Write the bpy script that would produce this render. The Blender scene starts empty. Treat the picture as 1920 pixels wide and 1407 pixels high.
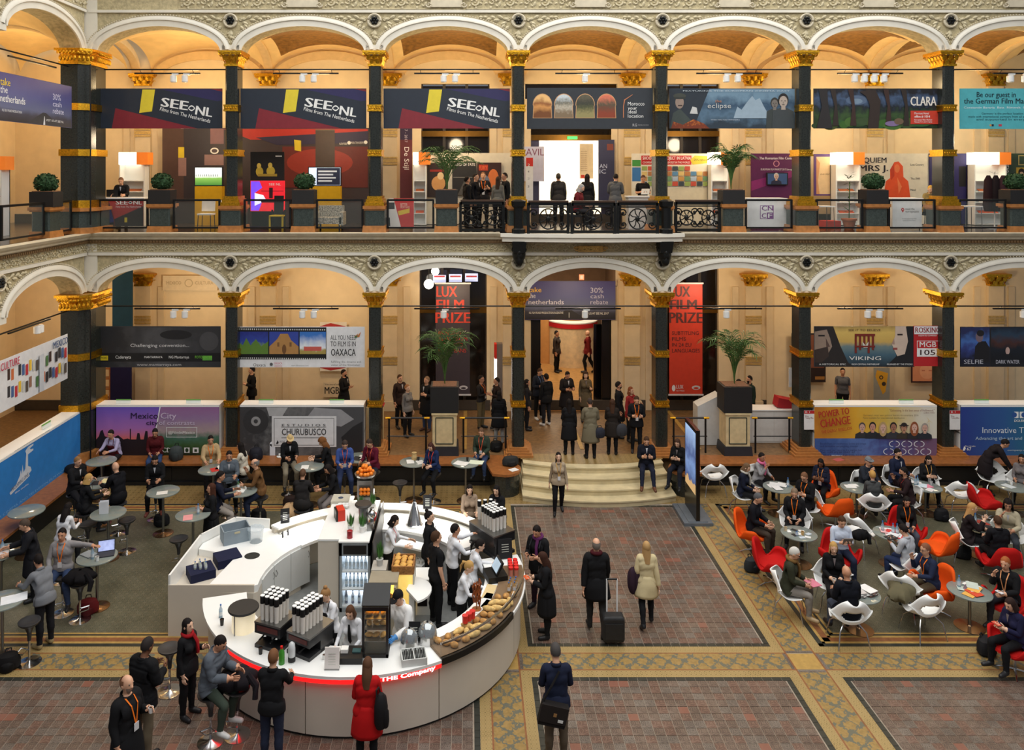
import bpy, math, random
import numpy as np
from mathutils import Vector, Matrix
R=math.radians; PI=math.pi
random.seed(7)
scn=bpy.context.scene; COL=scn.collection
# ---------------------------------------------------------------- camera
F=1450.0; D=23.2; CX=880.0; CY=320.0; H=9.2      # focal length in px, distance to arcade, principal point, eye height
cam=bpy.data.cameras.new('camera'); co=bpy.data.objects.new('camera',cam); COL.objects.link(co)
co.location=(0,-D,H); co.rotation_euler=(R(90),0,0)
cam.sensor_width=36; cam.lens=36*F/1920; cam.shift_x=(960-CX)/1920; cam.shift_y=-(703.5-CY)/1920
cam.clip_start=.1; cam.clip_end=200; scn.camera=co
# ---------------------------------------------------------------- world, lights, exposure
scn.view_settings.view_transform='Standard'; scn.view_settings.look='None'; scn.view_settings.gamma=1
scn.view_settings.exposure=0.0; scn.view_settings.use_curve_mapping=False
w=bpy.data.worlds.new('world'); scn.world=w; w.use_nodes=True
w.node_tree.nodes['Background'].inputs[0].default_value=(.85,.9,1,1); w.node_tree.nodes['Background'].inputs[1].default_value=.2
def lamp(name,kind,loc,energy,color,size=1,sy=None,rot=(0,0,0),spot=None):
    l=bpy.data.lights.new(name,kind); l.energy=energy; l.color=color
    if kind=='AREA':
        l.size=size
        if sy: l.shape='RECTANGLE'; l.size_y=sy
    else: l.shadow_soft_size=size
    if spot: l.spot_size=R(spot); l.spot_blend=.7
    o=bpy.data.objects.new(name,l); COL.objects.link(o); o.location=loc; o.rotation_euler=rot
    return o
lamp('skylight_roof','AREA',(3.6,-12,19),6200,(1,.985,.96),26,27)          # glass roof over the courtyard
BAY=4.31; XS=[-7.15+BAY*i for i in range(6)]; XC=-11.5                       # column axes, corner
ZG=.66; ZU=7.35                                                             # lower and upper gallery floors
WARM=(1,.74,.40); SOFT=(1,.80,.55)
for i in range(7):
    x=XC+.2+BAY*(i+.5)
    lamp('gallery_lamp','POINT',(x,2.3,12.0),120,WARM,.25)
    lamp('gallery_lamp','POINT',(x,1.9,10.2),75,SOFT,.25)
    lamp('gallery_lamp','POINT',(x,2.3,5.0),95,SOFT,.25)
for y in (-2.2,1.8):
    lamp('gallery_lamp','POINT',(-13.9,y,12.0),110,WARM,.25); lamp('gallery_lamp','POINT',(-13.6,y,5.0),80,SOFT,.25)
lamp('lobby_lamp','AREA',(3.7,8.6,6.0),330,(1,.84,.62),3,4)
lamp('upper_room_lamp','AREA',(4.0,8.0,11.6),330,(1,.93,.82),3,4)
# ---------------------------------------------------------------- helpers
def lin(c):
    return tuple(((v/255)/12.92 if v<=10 else (((v/255)+.055)/1.055)**2.4) for v in c)
MATS={}
def mat(name,rgb,rough=.6,metal=0,emit=0,var=.12,sc=6,bump=0,bsc=None,spec=.5,alpha=1,coat=0):
    if name in MATS: return MATS[name]
    m=bpy.data.materials.new(name); m.use_nodes=True; nt=m.node_tree; b=nt.nodes['Principled BSDF']
    c=lin(rgb); b.inputs['Base Color'].default_value=(*c,1); b.inputs['Roughness'].default_value=rough
    b.inputs['Metallic'].default_value=metal; b.inputs['Specular IOR Level'].default_value=spec
    if coat: b.inputs['Coat Weight'].default_value=coat
    if emit: b.inputs['Emission Color'].default_value=(*c,1); b.inputs['Emission Strength'].default_value=emit
    if alpha<1: b.inputs['Alpha'].default_value=alpha
    if var or bump:
        n=nt.nodes.new('ShaderNodeTexNoise'); n.inputs['Scale'].default_value=sc; n.inputs['Detail'].default_value=5
        g=nt.nodes.new('ShaderNodeTexCoord'); nt.links.new(g.outputs['Object'],n.inputs['Vector'])
        if var:
            r=nt.nodes.new('ShaderNodeValToRGB'); e=r.color_ramp.elements
            e[0].position=.3; e[1].position=.7
            e[0].color=(*[v*(1-var) for v in c],1); e[1].color=(*[min(1,v*(1+var)) for v in c],1)
            nt.links.new(n.outputs['Fac'],r.inputs['Fac']); nt.links.new(r.outputs['Color'],b.inputs['Base Color'])
            if emit: nt.links.new(r.outputs['Color'],b.inputs['Emission Color'])
        if bump:
            n2=n
            if bsc:
                n2=nt.nodes.new('ShaderNodeTexNoise'); n2.inputs['Scale'].default_value=bsc; n2.inputs['Detail'].default_value=4
                nt.links.new(g.outputs['Object'],n2.inputs['Vector'])
            bp=nt.nodes.new('ShaderNodeBump'); bp.inputs['Strength'].default_value=bump; bp.inputs['Distance'].default_value=.03
            nt.links.new(n2.outputs['Fac'],bp.inputs['Height']); nt.links.new(bp.outputs['Normal'],b.inputs['Normal'])
    MATS[name]=m; return m
def cm(rgb,rough=.75,**k):            # plain coloured material, one per colour
    return mat('paint_%d_%d_%d_%d'%(*rgb,int(rough*100)) if not k else 'paint_%d_%d_%d_%d_%s'%(*rgb,int(rough*100),'_'.join(k)+str(list(k.values())[0])),rgb,rough,**({'var':.06,'spec':.5 if rough<.7 else .18}|k))
def ramp_mat(name,stops,axis=2,noise=.15,nsc=4,rough=.5,emit=0):
    """printed picture: colour ramp along a generated axis, broken up by noise"""
    if name in MATS: return MATS[name]
    m=bpy.data.materials.new(name); m.use_nodes=True; nt=m.node_tree; b=nt.nodes['Principled BSDF']; L=nt.links.new
    g=nt.nodes.new('ShaderNodeTexCoord'); s=nt.nodes.new('ShaderNodeSeparateXYZ'); L(g.outputs['Generated'],s.inputs[0])
    n=nt.nodes.new('ShaderNodeTexNoise'); n.inputs['Scale'].default_value=nsc; n.inputs['Detail'].default_value=6; L(g.outputs['Object'],n.inputs['Vector'])
    a=nt.nodes.new('ShaderNodeMath'); a.operation='MULTIPLY_ADD'; L(n.outputs['Fac'],a.inputs[0]); a.inputs[1].default_value=noise*2; a.inputs[2].default_value=-noise
    d=nt.nodes.new('ShaderNodeMath'); L(a.outputs[0],d.inputs[0]); L(s.outputs[axis],d.inputs[1])
    r=nt.nodes.new('ShaderNodeValToRGB'); L(d.outputs[0],r.inputs['Fac']); e=r.color_ramp.elements
    while len(e)<len(stops): e.new(.5)
    for q,(p,c) in zip(e,stops): q.position=p; q.color=(*lin(c),1)
    L(r.outputs['Color'],b.inputs['Base Color']); b.inputs['Roughness'].default_value=rough
    if emit: L(r.outputs['Color'],b.inputs['Emission Color']); b.inputs['Emission Strength'].default_value=emit
    MATS[name]=m; return m
class MB:
    """collects geometry for ONE mesh object"""
    def __init__(s): s.v=[]; s.f=[]; s.m=[]
    def add(s,vs,fs,mi=0):
        o=len(s.v); s.v+= [tuple(p) for p in vs]; s.f+=[tuple(i+o for i in f) for f in fs]; s.m+=[mi]*len(fs); return s
    def box(s,c,sz,mi=0,rz=0,rx=0,ry=0,taper=1):
        M=Matrix.Translation(c)@Matrix.Rotation(rz,4,'Z')@Matrix.Rotation(ry,4,'Y')@Matrix.Rotation(rx,4,'X')
        x,y,z=sz[0]/2,sz[1]/2,sz[2]/2; t=taper
        vs=[M@Vector(p) for p in ((-x,-y,-z),(x,-y,-z),(x,y,-z),(-x,y,-z),(-x*t,-y*t,z),(x*t,-y*t,z),(x*t,y*t,z),(-x*t,y*t,z))]
        return s.add(vs,[(3,2,1,0),(4,5,6,7),(0,1,5,4),(1,2,6,5),(2,3,7,6),(3,0,4,7)],mi)
    def bb(s,x0,x1,y0,y1,z0,z1,mi=0): return s.box(((x0+x1)/2,(y0+y1)/2,(z0+z1)/2),(x1-x0,y1-y0,z1-z0),mi)
    def lathe(s,prof,c=(0,0,0),n=16,mi=0,sx=1,sy=1,sq=False,rot=0):
        """prof: (r,z) list; closed with caps; sq: superellipse (rounded square)"""
        vs=[];fs=[]
        for r,z in prof:
            for k in range(n):
                a=2*PI*k/n+rot; q=1
                if sq: q=1/max(abs(math.cos(a)),abs(math.sin(a)))
                vs.append((c[0]+r*q*math.cos(a)*sx,c[1]+r*q*math.sin(a)*sy,c[2]+z))
        for i in range(len(prof)-1):
            for k in range(n): fs.append((i*n+k,i*n+(k+1)%n,(i+1)*n+(k+1)%n,(i+1)*n+k))
        fs.append(tuple(range(n-1,-1,-1))); fs.append(tuple((len(prof)-1)*n+k for k in range(n)))
        return s.add(vs,fs,mi)
    def cyl(s,c,r,h,n=16,mi=0): return s.lathe([(r,0),(r,h)],c,n,mi)
    def tube(s,pts,r,n=6,mi=0,closed=False):
        pts=[Vector(p) for p in pts]; N=len(pts); rr=r if isinstance(r,(list,tuple)) else [r]*N; vs=[];fs=[]
        up=Vector((0,0,1))
        for i,p in enumerate(pts):
            a=pts[(i-1)%N] if (i or closed) else p; b=pts[(i+1)%N] if (i<N-1 or closed) else p
            t=(b-a); t=t.normalized() if t.length>1e-9 else Vector((0,0,1))
            u=t.cross(up); u=t.cross(Vector((1,0,0))) if u.length<.1 else u; u.normalize(); q=t.cross(u)
            for k in range(n):
                an=2*PI*k/n; vs.append(p+(u*math.cos(an)+q*math.sin(an))*rr[i])
        for i in range(N if closed else N-1):
            j=(i+1)%N
            for k in range(n): fs.append((i*n+k,i*n+(k+1)%n,j*n+(k+1)%n,j*n+k))
        if not closed: fs.append(tuple(range(n-1,-1,-1))); fs.append(tuple((N-1)*n+k for k in range(n)))
        return s.add(vs,fs,mi)
    def prism(s,poly,y0,y1,mi=0):
        """polygon in x,z extruded along y"""
        n=len(poly); vs=[(x,y0,z) for x,z in poly]+[(x,y1,z) for x,z in poly]
        fs=[tuple(range(n)),tuple(range(2*n-1,n-1,-1))]+[(i,i+n,(i+1)%n+n,(i+1)%n) for i in range(n)]
        return s.add(vs,fs,mi)
    def slab(s,poly,z0,z1,mi=0):
        n=len(poly); vs=[(x,y,z0) for x,y in poly]+[(x,y,z1) for x,y in poly]
        fs=[tuple(range(n-1,-1,-1)),tuple(range(n,2*n))]+[(i,(i+1)%n,(i+1)%n+n,i+n) for i in range(n)]
        return s.add(vs,fs,mi)
    def grid(s,fn,nu,nv,mi=0,skip=None):
        vs=[fn(i/nu,j/nv) for j in range(nv+1) for i in range(nu+1)]; fs=[]
        for j in range(nv):
            for i in range(nu):
                if skip and skip((i+.5)/nu,(j+.5)/nv): continue
                a=j*(nu+1)+i; fs.append((a,a+1,a+nu+2,a+nu+1))
        return s.add(vs,fs,mi)
    def ball(s,c,r,n=12,m=8,mi=0):
        rx,ry,rz=r if isinstance(r,(list,tuple)) else (r,r,r)
        return s.lathe([(math.sin(PI*(.02+.96*i/m)),-rz*math.cos(PI*(.02+.96*i/m))) for i in range(m+1)],c,n,mi,rx,ry)
    def mesh(s,name,mats,smooth=False):
        me=bpy.data.meshes.new(name); me.from_pydata(s.v,[],s.f)
        for m in (mats if isinstance(mats,(list,tuple)) else [mats]): me.materials.append(m)
        if any(s.m): me.polygons.foreach_set('material_index',s.m)
        if smooth: me.shade_smooth(); me.set_sharp_from_angle(angle=R(40 if smooth is True else smooth))
        me.update(); return me
    def build(s,name,mats,parent=None,smooth=False,loc=None,rz=0,mods=None):
        return link(name,s.mesh(name,mats,smooth),parent,loc,rz,mods)
def link(name,data,parent=None,loc=None,rz=0,mods=None):
    o=bpy.data.objects.new(name,data); COL.objects.link(o)
    if parent: o.parent=parent
    if loc is not None: o.location=loc
    if rz: o.rotation_euler=(0,0,rz)
    if mods=='solid': pass
    return o
def tag(o,label,cat=None,group=None,kind=None):
    if label: o['label']=label
    if cat: o['category']=cat
    if group: o['group']=group
    if kind: o['kind']=kind
    return o
def thing(name,label,cat,loc=(0,0,0),rz=0,group=None,kind=None):
    o=link(name,None,None,loc,rz); o.empty_display_size=.1
    return tag(o,label,cat,group,kind)
def dup(root,loc,rz=None,label=None,group=None,swap=None):
    """copy a thing with its parts; swap maps a part's base name to another mesh"""
    r=root.copy(); COL.objects.link(r); r.location=loc
    if rz is not None: r.rotation_euler=(0,0,rz)
    if label: r['label']=label
    if group: r['group']=group
    for c in root.children:
        k=c.copy(); COL.objects.link(k); k.parent=r
        if swap and c.name.split('.')[0] in swap: k.data=swap[c.name.split('.')[0]]
        for g in c.children:
            q=g.copy(); COL.objects.link(q); q.parent=k
    return r
def solid(o,t,off=0):
    m=o.modifiers.new('thickness','SOLIDIFY'); m.thickness=t; m.offset=off; return o
def P(px,py,z=0.0):
    """point of the horizontal plane at height z that projects to the photo position px,py"""
    d=F*(H-z)/(py-CY); return ((px-CX)*d/F,d-D,z)
def W(px,py,Y):
    """point of the vertical plane at depth Y"""
    d=D+Y; return ((px-CX)*d/F,H-(py-CY)*d/F)
def text_mesh(txt,size,align='CENTER',bold=0,shear=0,space=1):
    cu=bpy.data.curves.new('t','FONT'); cu.body=txt; cu.size=size; cu.align_x=align; cu.align_y='CENTER'
    cu.resolution_u=2; cu.offset=bold*size; cu.shear=shear; cu.space_character=space; cu.extrude=0
    o=bpy.data.objects.new('t',cu); me=bpy.data.meshes.new_from_object(o)
    vs=[tuple(v.co) for v in me.vertices]; fs=[tuple(p.vertices) for p in me.polygons]
    bpy.data.objects.remove(o); bpy.data.curves.remove(cu); bpy.data.meshes.remove(me)
    return vs,fs
# ---------------------------------------------------------------- materials
m_stone=mat('white_stone',(226,220,204),.7,var=.06,sc=2,bump=.05)
m_stone2=mat('pale_stone',(205,194,168),.75,var=.1,sc=5,bump=.1)
m_relief=mat('ornament_ground',(184,170,132),.8,var=.25,sc=9,bump=.5,bsc=22)
m_leaf=mat('ornament_leaf',(200,188,154),.75,var=.12,sc=20)
m_dentil=mat('dark_dentil',(120,92,56),.7,var=.2,sc=30)
m_gold=mat('gilding',(214,160,44),.33,1,var=.3,sc=25,bump=.35,bsc=45)
m_marble=mat('black_marble',(40,43,39),.22,var=.45,sc=26,spec=.6)
m_marble_g=mat('green_marble',(58,66,62),.3,var=.35,sc=30)
m_brownm=mat('brown_marble',(170,112,58),.35,var=.22,sc=7)
m_wall=mat('cream_wall',(226,205,168),.85,var=.05,sc=2.5)
m_wallp=mat('cream_pilaster',(212,192,158),.8,var=.06,sc=3)
m_vault=mat('vault_plaster',(236,202,140),.85,var=.06,sc=3)
m_vaultg=mat('vault_mosaic',(128,88,36),.6,var=.4,sc=7,bump=.2)
m_rib=mat('vault_rib',(222,190,138),.8,var=.06,sc=6)
m_black=mat('black_metal',(22,22,22),.4,.3,var=.1)
m_iron=mat('cast_iron',(26,27,26),.45,.5,var=.2,sc=20)
m_chrome=mat('polished_steel',(205,205,205),.18,1,var=0)
m_steel=mat('brushed_steel',(150,150,148),.35,1,var=.05)
m_white=mat('white_lacquer',(238,238,234),.35,var=.02,sc=2)
m_wood=mat('bench_wood',(150,92,46),.4,var=.22,sc=9)
m_dark=mat('bench_black',(20,19,18),.5,var=.2,sc=6)
m_glass=mat('rail_glass',(150,165,160),.04,alpha=.06,var=0)
m_gfloor=mat('gallery_floor',(120,92,60),.45,var=.3,sc=9)
m_ufloor=mat('upper_floor',(60,48,40),.2,var=.3,sc=5)
m_leafg=mat('palm_green',(64,96,40),.6,var=.35,sc=12)
m_box=mat('box_green',(34,66,30),.8,var=.5,sc=30)
m_soil=mat('planter_soil',(120,84,60),.9,var=.3,sc=20)
# ================================================================ STRUCTURE
def struct(name,mb,m,label,smooth=False,parent=None,loc=None,rz=0):
    o=mb.build(name,m,parent,smooth,loc,rz)
    if not parent: tag(o,label,None,None,'structure')
    return o
# ---------------------------------------------------------------- courtyard floor
def tile_mat(name,ca,cb,cc,size,rings=5.0,grain=.35):
    """encaustic tile: little printed geometric figure repeated in every tile"""
    m=bpy.data.materials.new(name); m.use_nodes=True; nt=m.node_tree; b=nt.nodes['Principled BSDF']; L=nt.links.new
    def math_(op,a,bv=None):
        n=nt.nodes.new('ShaderNodeMath'); n.operation=op
        for i,v in enumerate((a,bv)):
            if v is None: continue
            if isinstance(v,(int,float)): n.inputs[i].default_value=v
            else: L(v,n.inputs[i])
        return n.outputs[0]
    g=nt.nodes.new('ShaderNodeNewGeometry'); s=nt.nodes.new('ShaderNodeSeparateXYZ'); L(g.outputs['Position'],s.inputs[0])
    u=math_('SUBTRACT',math_('FRACT',math_('DIVIDE',s.outputs[0],size)),.5); v=math_('SUBTRACT',math_('FRACT',math_('DIVIDE',s.outputs[1],size)),.5)
    d=math_('ADD',math_('ABSOLUTE',u),math_('ABSOLUTE',v)); e=math_('MAXIMUM',math_('ABSOLUTE',u),math_('ABSOLUTE',v))
    p=math_('SINE',math_('MULTIPLY',d,rings*6.28)); q=math_('SINE',math_('MULTIPLY',e,rings*9.0)); k=math_('MULTIPLY',p,q)
    n=nt.nodes.new('ShaderNodeTexNoise'); n.inputs['Scale'].default_value=2.2; n.inputs['Detail'].default_value=8; L(g.outputs['Position'],n.inputs['Vector'])
    f=math_('ADD',math_('MULTIPLY',k,grain),math_('ADD',math_('MULTIPLY',n.outputs['Fac'],.9),.05))
    r=nt.nodes.new('ShaderNodeValToRGB'); L(f,r.inputs['Fac']); el=r.color_ramp.elements; el.new(.5)
    for x,(po,c) in zip(el,((.25,ca),(.5,cb),(.78,cc))): x.position=po; x.color=(*lin(c),1)
    L(r.outputs['Color'],b.inputs['Base Color']); b.inputs['Roughness'].default_value=.42
    MATS[name]=m; return m
def floral_mat(name,horizontal,period=.62,width=.5,off=0.0):
    """yellow scroll-and-flower encaustic border: scrolling stem, round blossoms, blue-grey leaves"""
    m=bpy.data.materials.new(name); m.use_nodes=True; nt=m.node_tree; b=nt.nodes['Principled BSDF']; L=nt.links.new
    def mt(op,a,bv=None,cv=None):
        n=nt.nodes.new('ShaderNodeMath'); n.operation=op
        for i,v in enumerate((a,bv,cv)):
            if v is None: continue
            if isinstance(v,(int,float)): n.inputs[i].default_value=v
            else: L(v,n.inputs[i])
        return n.outputs[0]
    g=nt.nodes.new('ShaderNodeNewGeometry'); s=nt.nodes.new('ShaderNodeSeparateXYZ'); L(g.outputs['Position'],s.inputs[0])
    al,ac=(s.outputs[0],s.outputs[1]) if horizontal else (s.outputs[1],s.outputs[0])
    t=mt('MULTIPLY',al,6.2832/period); c=mt('DIVIDE',mt('SUBTRACT',ac,off),width)      # c in -.5..5
    n=nt.nodes.new('ShaderNodeTexNoise'); n.inputs['Scale'].default_value=14; n.inputs['Detail'].default_value=3; L(g.outputs['Position'],n.inputs['Vector'])
    nz=mt('MULTIPLY',mt('SUBTRACT',n.outputs['Fac'],.5),.55)
    stem=mt('ABSOLUTE',mt('SUBTRACT',mt('ADD',c,nz),mt('MULTIPLY',mt('SINE',t),.27)))
    st2=mt('ABSOLUTE',mt('ADD',mt('ADD',c,nz),mt('MULTIPLY',mt('SINE',t),.27)))
    line=mt('MINIMUM',stem,st2)
    bl=mt('MULTIPLY',mt('COSINE',mt('MULTIPLY',t,2)),mt('COSINE',mt('MULTIPLY',c,8.5)))
    vo=nt.nodes.new('ShaderNodeTexVoronoi'); vo.inputs['Scale'].default_value=17; L(g.outputs['Position'],vo.inputs['Vector'])
    leaf=mt('GREATER_THAN',mt('ADD',mt('MULTIPLY',bl,.30),vo.outputs['Distance']),.74)
    ln=mt('LESS_THAN',line,.05); mask=mt('MAXIMUM',leaf,ln)
    r=nt.nodes.new('ShaderNodeValToRGB'); L(n.outputs['Fac'],r.inputs['Fac']); e=r.color_ramp.elements
    e[0].position=.35; e[0].color=(*lin((138,111,61)),1); e[1].position=.65; e[1].color=(*lin((158,129,76)),1); x=e.new(.78); x.color=(*lin((162,117,68)),1)
    mx=nt.nodes.new('ShaderNodeMix'); mx.data_type='RGBA'; L(mask,mx.inputs['Factor']); L(r.outputs['Color'],mx.inputs[6]); mx.inputs[7].default_value=(*lin((98,98,84)),1)
    L(mx.outputs[2],b.inputs['Base Color']); b.inputs['Roughness'].default_value=.4
    MATS[name]=m; return m
TS=.175
m_tA=tile_mat('tile_brown',(72,57,48),(96,78,67),(124,108,95),TS)
m_tB=tile_mat('tile_rust',(84,61,50),(104,77,64),(124,100,87),TS,4)
m_tC=tile_mat('tile_grey',(74,64,56),(98,86,78),(128,118,106),TS,6)
m_tR=tile_mat('tile_red',(116,74,60),(128,83,67),(124,94,81),TS,3,.1)
m_tD=mat('tile_black',(44,46,40),.4,var=.25,sc=8)
m_tG=tile_mat('tile_green',(66,65,50),(90,87,67),(112,107,86),TS,5,.5)
m_tY=tile_mat('tile_yellow_small',(112,94,54),(148,124,75),(162,138,90),.09,1.2,.55)
m_line=mat('tile_rust_line',(134,84,48),.45,var=.2,sc=10)
m_gold2=mat('tile_ochre_line',(172,138,74),.45,var=.15,sc=10)
m_grout=mat('floor_grout',(150,138,122),.9,var=.15,sc=8)
m_walk=tile_mat('tile_ochre_dull',(104,84,48),(138,112,66),(154,128,82),.16,2,.3)
X1,X2,X3,X4=.18,1.13,5.82,6.77; YB=[-9.16,-8.26]; YT=-1.86; YN=-23.5; XL,XR=-12.3,19.4
fl=MB(); fl.bb(XL,XR,YN,.2,-.25,-.006)
floor=struct('floor',fl,m_grout,'patterned tile floor of the courtyard with yellow flowered bands')
tag(floor,None,'floor')
def part(name,mb,m,parent,smooth=False,label=None): 
    o=mb.build(name,m,parent,smooth)
    if label: o['label']=label
    return o
def strip(name,x0,x1,y0,y1,m):
    b=MB(); b.bb(x0,x1,y0,y1,-.05,0); return part(name,b,m,floor)
# individually laid brown tiles (nearest 300 are single pieces, the rest one joined part)
def tiles(x0,x1,y0,y1):
    nx=max(1,round((x1-x0)/TS)); ny=max(1,round((y1-y0)/TS)); dx=(x1-x0)/nx; dy=(y1-y0)/ny
    return [(x0+dx*(i+.5),y0+dy*(j+.5),dx,dy) for j in range(ny) for i in range(nx)]
fields=tiles(X2+.12,X3-.12,-10.95,YB[0]-.1)+tiles(X4+.12,XR-8,-10.95,YB[0]-.1)+tiles(-9.2,X1-.12,-10.95,YB[0]-.1)
fields+=tiles(X2+.12,X3-.12,YB[1]+.1,YT-.2)
def tone(x,y):
    i,j=int(math.floor(x/TS)),int(math.floor(y/TS)); h=(i*7919+j*104729+(i*j)%13*31)%17
    if (i%6 in (2,3) and j%5 in (1,2) and h<4): return 3
    return (0,2,1,0,2,0,1)[(i%4+2*(j%3)+(1 if h<3 else 0))%7]
fields.sort(key=lambda t:(t[1]>-10.95 and 0,abs(t[0]-4.6)+3*(t[1]+10.9)))
bar_c=(-2.03,-7.66)
vis=[t for t in fields if math.hypot(t[0]-bar_c[0],t[1]-bar_c[1])>3.3 and t[0]>-.5]
near=vis[:300]; nearset=set(id(t) for t in near); meshes={}
TM=[m_tA,m_tB,m_tC,m_tR]
for t in near:
    k=(tone(t[0],t[1]),round(t[2],3),round(t[3],3))
    if k not in meshes:
        b=MB(); b.box((0,0,-.012),(t[2]-.010,t[3]-.010,.024)); meshes[k]=b.mesh('floor_tile',TM[k[0]])
    link('floor_tile',meshes[k],floor,(t[0],t[1],random.uniform(-.001,.0015)))
rest=MB()
for t in fields:
    if id(t) in nearset: continue
    x,y,dx,dy=t; a=dx/2-.005; c=dy/2-.005
    rest.add([(x-a,y-c,0),(x+a,y-c,0),(x+a,y+c,0),(x-a,y+c,0),(x-a,y-c,-.02),(x+a,y-c,-.02),(x+a,y+c,-.02),(x-a,y+c,-.02)],[(0,1,2,3),(4,5,1,0),(5,6,2,1),(6,7,3,2),(7,4,0,3)],tone(x,y))
o=part('floor_tiles',rest,TM,floor); o['kind']='stuff'
strip('floor_field',X2+.1,X3-.1,YN,-10.95,m_tA); strip('floor_field',X4+.1,XR,YN,-10.95,m_tA); strip('floor_field',XL,X1-.1,YN,-10.95,m_tA)
strip('floor_field',XR-8,XR,-10.95,YB[0]-.1,m_tA); strip('floor_field',XL,-9.2,-10.95,YB[0]-.1,m_tA)
# black tile frames round the brown and green fields
def frame_tiles(x0,x1,y0,y1,w=.1):
    b=MB()
    def run(ax,c,a0,a1):
        n=max(1,round((a1-a0)/TS)); d=(a1-a0)/n
        for i in range(n):
            m=a0+d*(i+.5)
            if ax: b.box((m,c,-.02),(d-.008,w-.006,.04))
            else: b.box((c,m,-.02),(w-.006,d-.008,.04))
    run(1,y0-w/2,x0-w,x1+w); run(1,y1+w/2,x0-w,x1+w); run(0,x0-w/2,y0,y1); run(0,x1+w/2,y0,y1)
    o=part('border_tiles',b,m_tD,floor); o['kind']='stuff'
frame_tiles(X2+.1,X3-.1,YB[1]+.1,YT-.2); frame_tiles(X2+.1,X3-.1,-14,YB[0]-.1); frame_tiles(X4+.1,XR-.1,-14,YB[0]-.1); frame_tiles(XL+.1,X1-.1,-14,YB[0]-.1)
# yellow flowered bands
mh=floral_mat('floral_band_across',True,.62,.5,(YB[0]+YB[1])/2); mvl=floral_mat('floral_band_left',False,.62,.5,(X1+X2)/2); mvr=floral_mat('floral_band_right',False,.62,.5,(X3+X4)/2)
ya,yb=YB; q=.19; t_=.03
for (a,b) in ((XL,X1+q),(X2-q,X3+q),(X4-q,XR)):
    strip('flowered_band',a+.06,b-.06,ya+q+t_,yb-q-t_,mh)
    for c in (ya+q,yb-q-t_): strip('rust_line',a,b,c,c+t_,m_line)
    for e in (a,b-.06): strip('band_end',e,e+.06,ya+q+t_,yb-q-t_,m_tC)
for (a,b) in ((XL,X1),(X2,X3),(X4,XR)):
    for c in (ya,yb-q): strip('leaf_border',a,b,c,c+q,m_tY)
for (x0,x1,mv) in ((X1,X2,mvl),(X3,X4,mvr)):
    for (a,b) in ((YN,ya+q),(yb-q,YT)):
        strip('flowered_band',x0+q+t_,x1-q-t_,a+.06,b-.06,mv)
        for c in (x0+q,x1-q-t_): strip('rust_line',c,c+t_,a,b,m_line)
        for e in (a,b-.06): strip('band_end',x0+q+t_,x1-q-t_,e,e+.06,m_tC)
        for c in (x0,x1-q): strip('leaf_border',c,c+q,a,b,m_tY)
    strip('crossing_tile',x0+q+t_,x1-q-t_,ya+q+t_,yb-q-t_,m_gold2)
    for c in (x0+q,x1-q-t_): strip('rust_line',c,c+t_,ya+q,yb-q,m_line)
# green fields with coloured frames
for (a,b) in ((XL,X1),(X4,XR)):
    x0=a if a==XL else a; ins=[(m_tD,.1),(m_gold2,.06),(m_line,.13),(m_gold2,.06),(m_tD,.05),(m_gold2,.05)]
    e=0
    for mm,wd in ins:
        l=a if a==XL else a+e; r=b if b==XR else b-e
        strip('field_border',l,r,yb+e,yb+e+wd,mm); strip('field_border',l,r,YT-e-wd,YT-e,mm)
        if a!=XL: strip('field_border',l,l+wd,yb+e,YT-e,mm)
        else: strip('field_border',r-wd,r,yb+e,YT-e,mm)
        e+=wd
    strip('green_field',a if a==XL else a+e,b if b==XR else b-e,yb+e,YT-e,m_tG)
strip('walkway',XL,XR,YT,-.4,m_walk)
# ---------------------------------------------------------------- lower gallery slab, bench, lobby floor
def arcpts(hw,sag,yc,n=24):
    r=(hw*hw+sag*sag)/(2*sag); a=math.asin(hw/r)
    return [(3.62+r*math.sin(-a+2*a*i/n),yc+r-r*math.cos(-a+2*a*i/n)) for i in range(n+1)]
g=MB(); g.bb(XC-6,XR,0,4.6,0,ZG-.01); g.bb(1.9,5.4,4.5,14.5,0,ZG-.01); g.bb(XC-6,XC,-8,0,0,ZG-.01)
gf=struct('floor_gallery',g,m_gfloor,'brown patterned floor of the lower gallery'); tag(gf,None,'floor')
b=MB(); b.bb(2.0,5.3,4.3,14.5,ZG-.02,ZG); part('lobby_floor',b,mat('lobby_floor',(176,130,76),.3,var=.2,sc=6),gf)
for k in range(9):
    b=MB(); x=-8.9+k*BAY*.82
    b.bb(XC+.5+k*3.6,XC+.5+k*3.6+.12,.5,4.3,ZG-.02,ZG+.002); part('floor_band',b,m_gold2,gf)
def bench(name,x0,x1,label):
    t=thing(name,label,'bench',(0,0,0))
    b=MB(); b.bb(x0,x1,-.55,.0,0,ZG-.05); part('bench_front',b,m_dark,t)
    b=MB(); b.bb(x0,x1,-.72,-.02,ZG-.05,ZG+.01); part('wood_seat',b,m_wood,t)
    n=int((x1-x0)/2.15)
    for i in range(n):
        b=MB(); xx=x0+(i+.5)*(x1-x0)/n; b.bb(xx-.85,xx+.85,-.57,-.545,.12,.5); b.bb(xx-.8,xx+.8,-.575,-.565,.17,.45); part('panel',b,m_dark,t)
    b=MB(); b.bb(x0,x1,-.62,-.5,0,.1); part('plinth',b,m_dark,t)
    return t
bench('bench',XC+.75,1.05,'long wooden ledge bench with black front left of the stairs')
bench('bench',6.15,XR,'long wooden ledge bench with black front right of the stairs')
t=thing('bench','wooden ledge bench with black front below the blue billboard','bench')
b=MB(); b.bb(XC,XC+.55,-8,0,0,ZG-.05); part('bench_front',b,m_dark,t)
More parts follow.
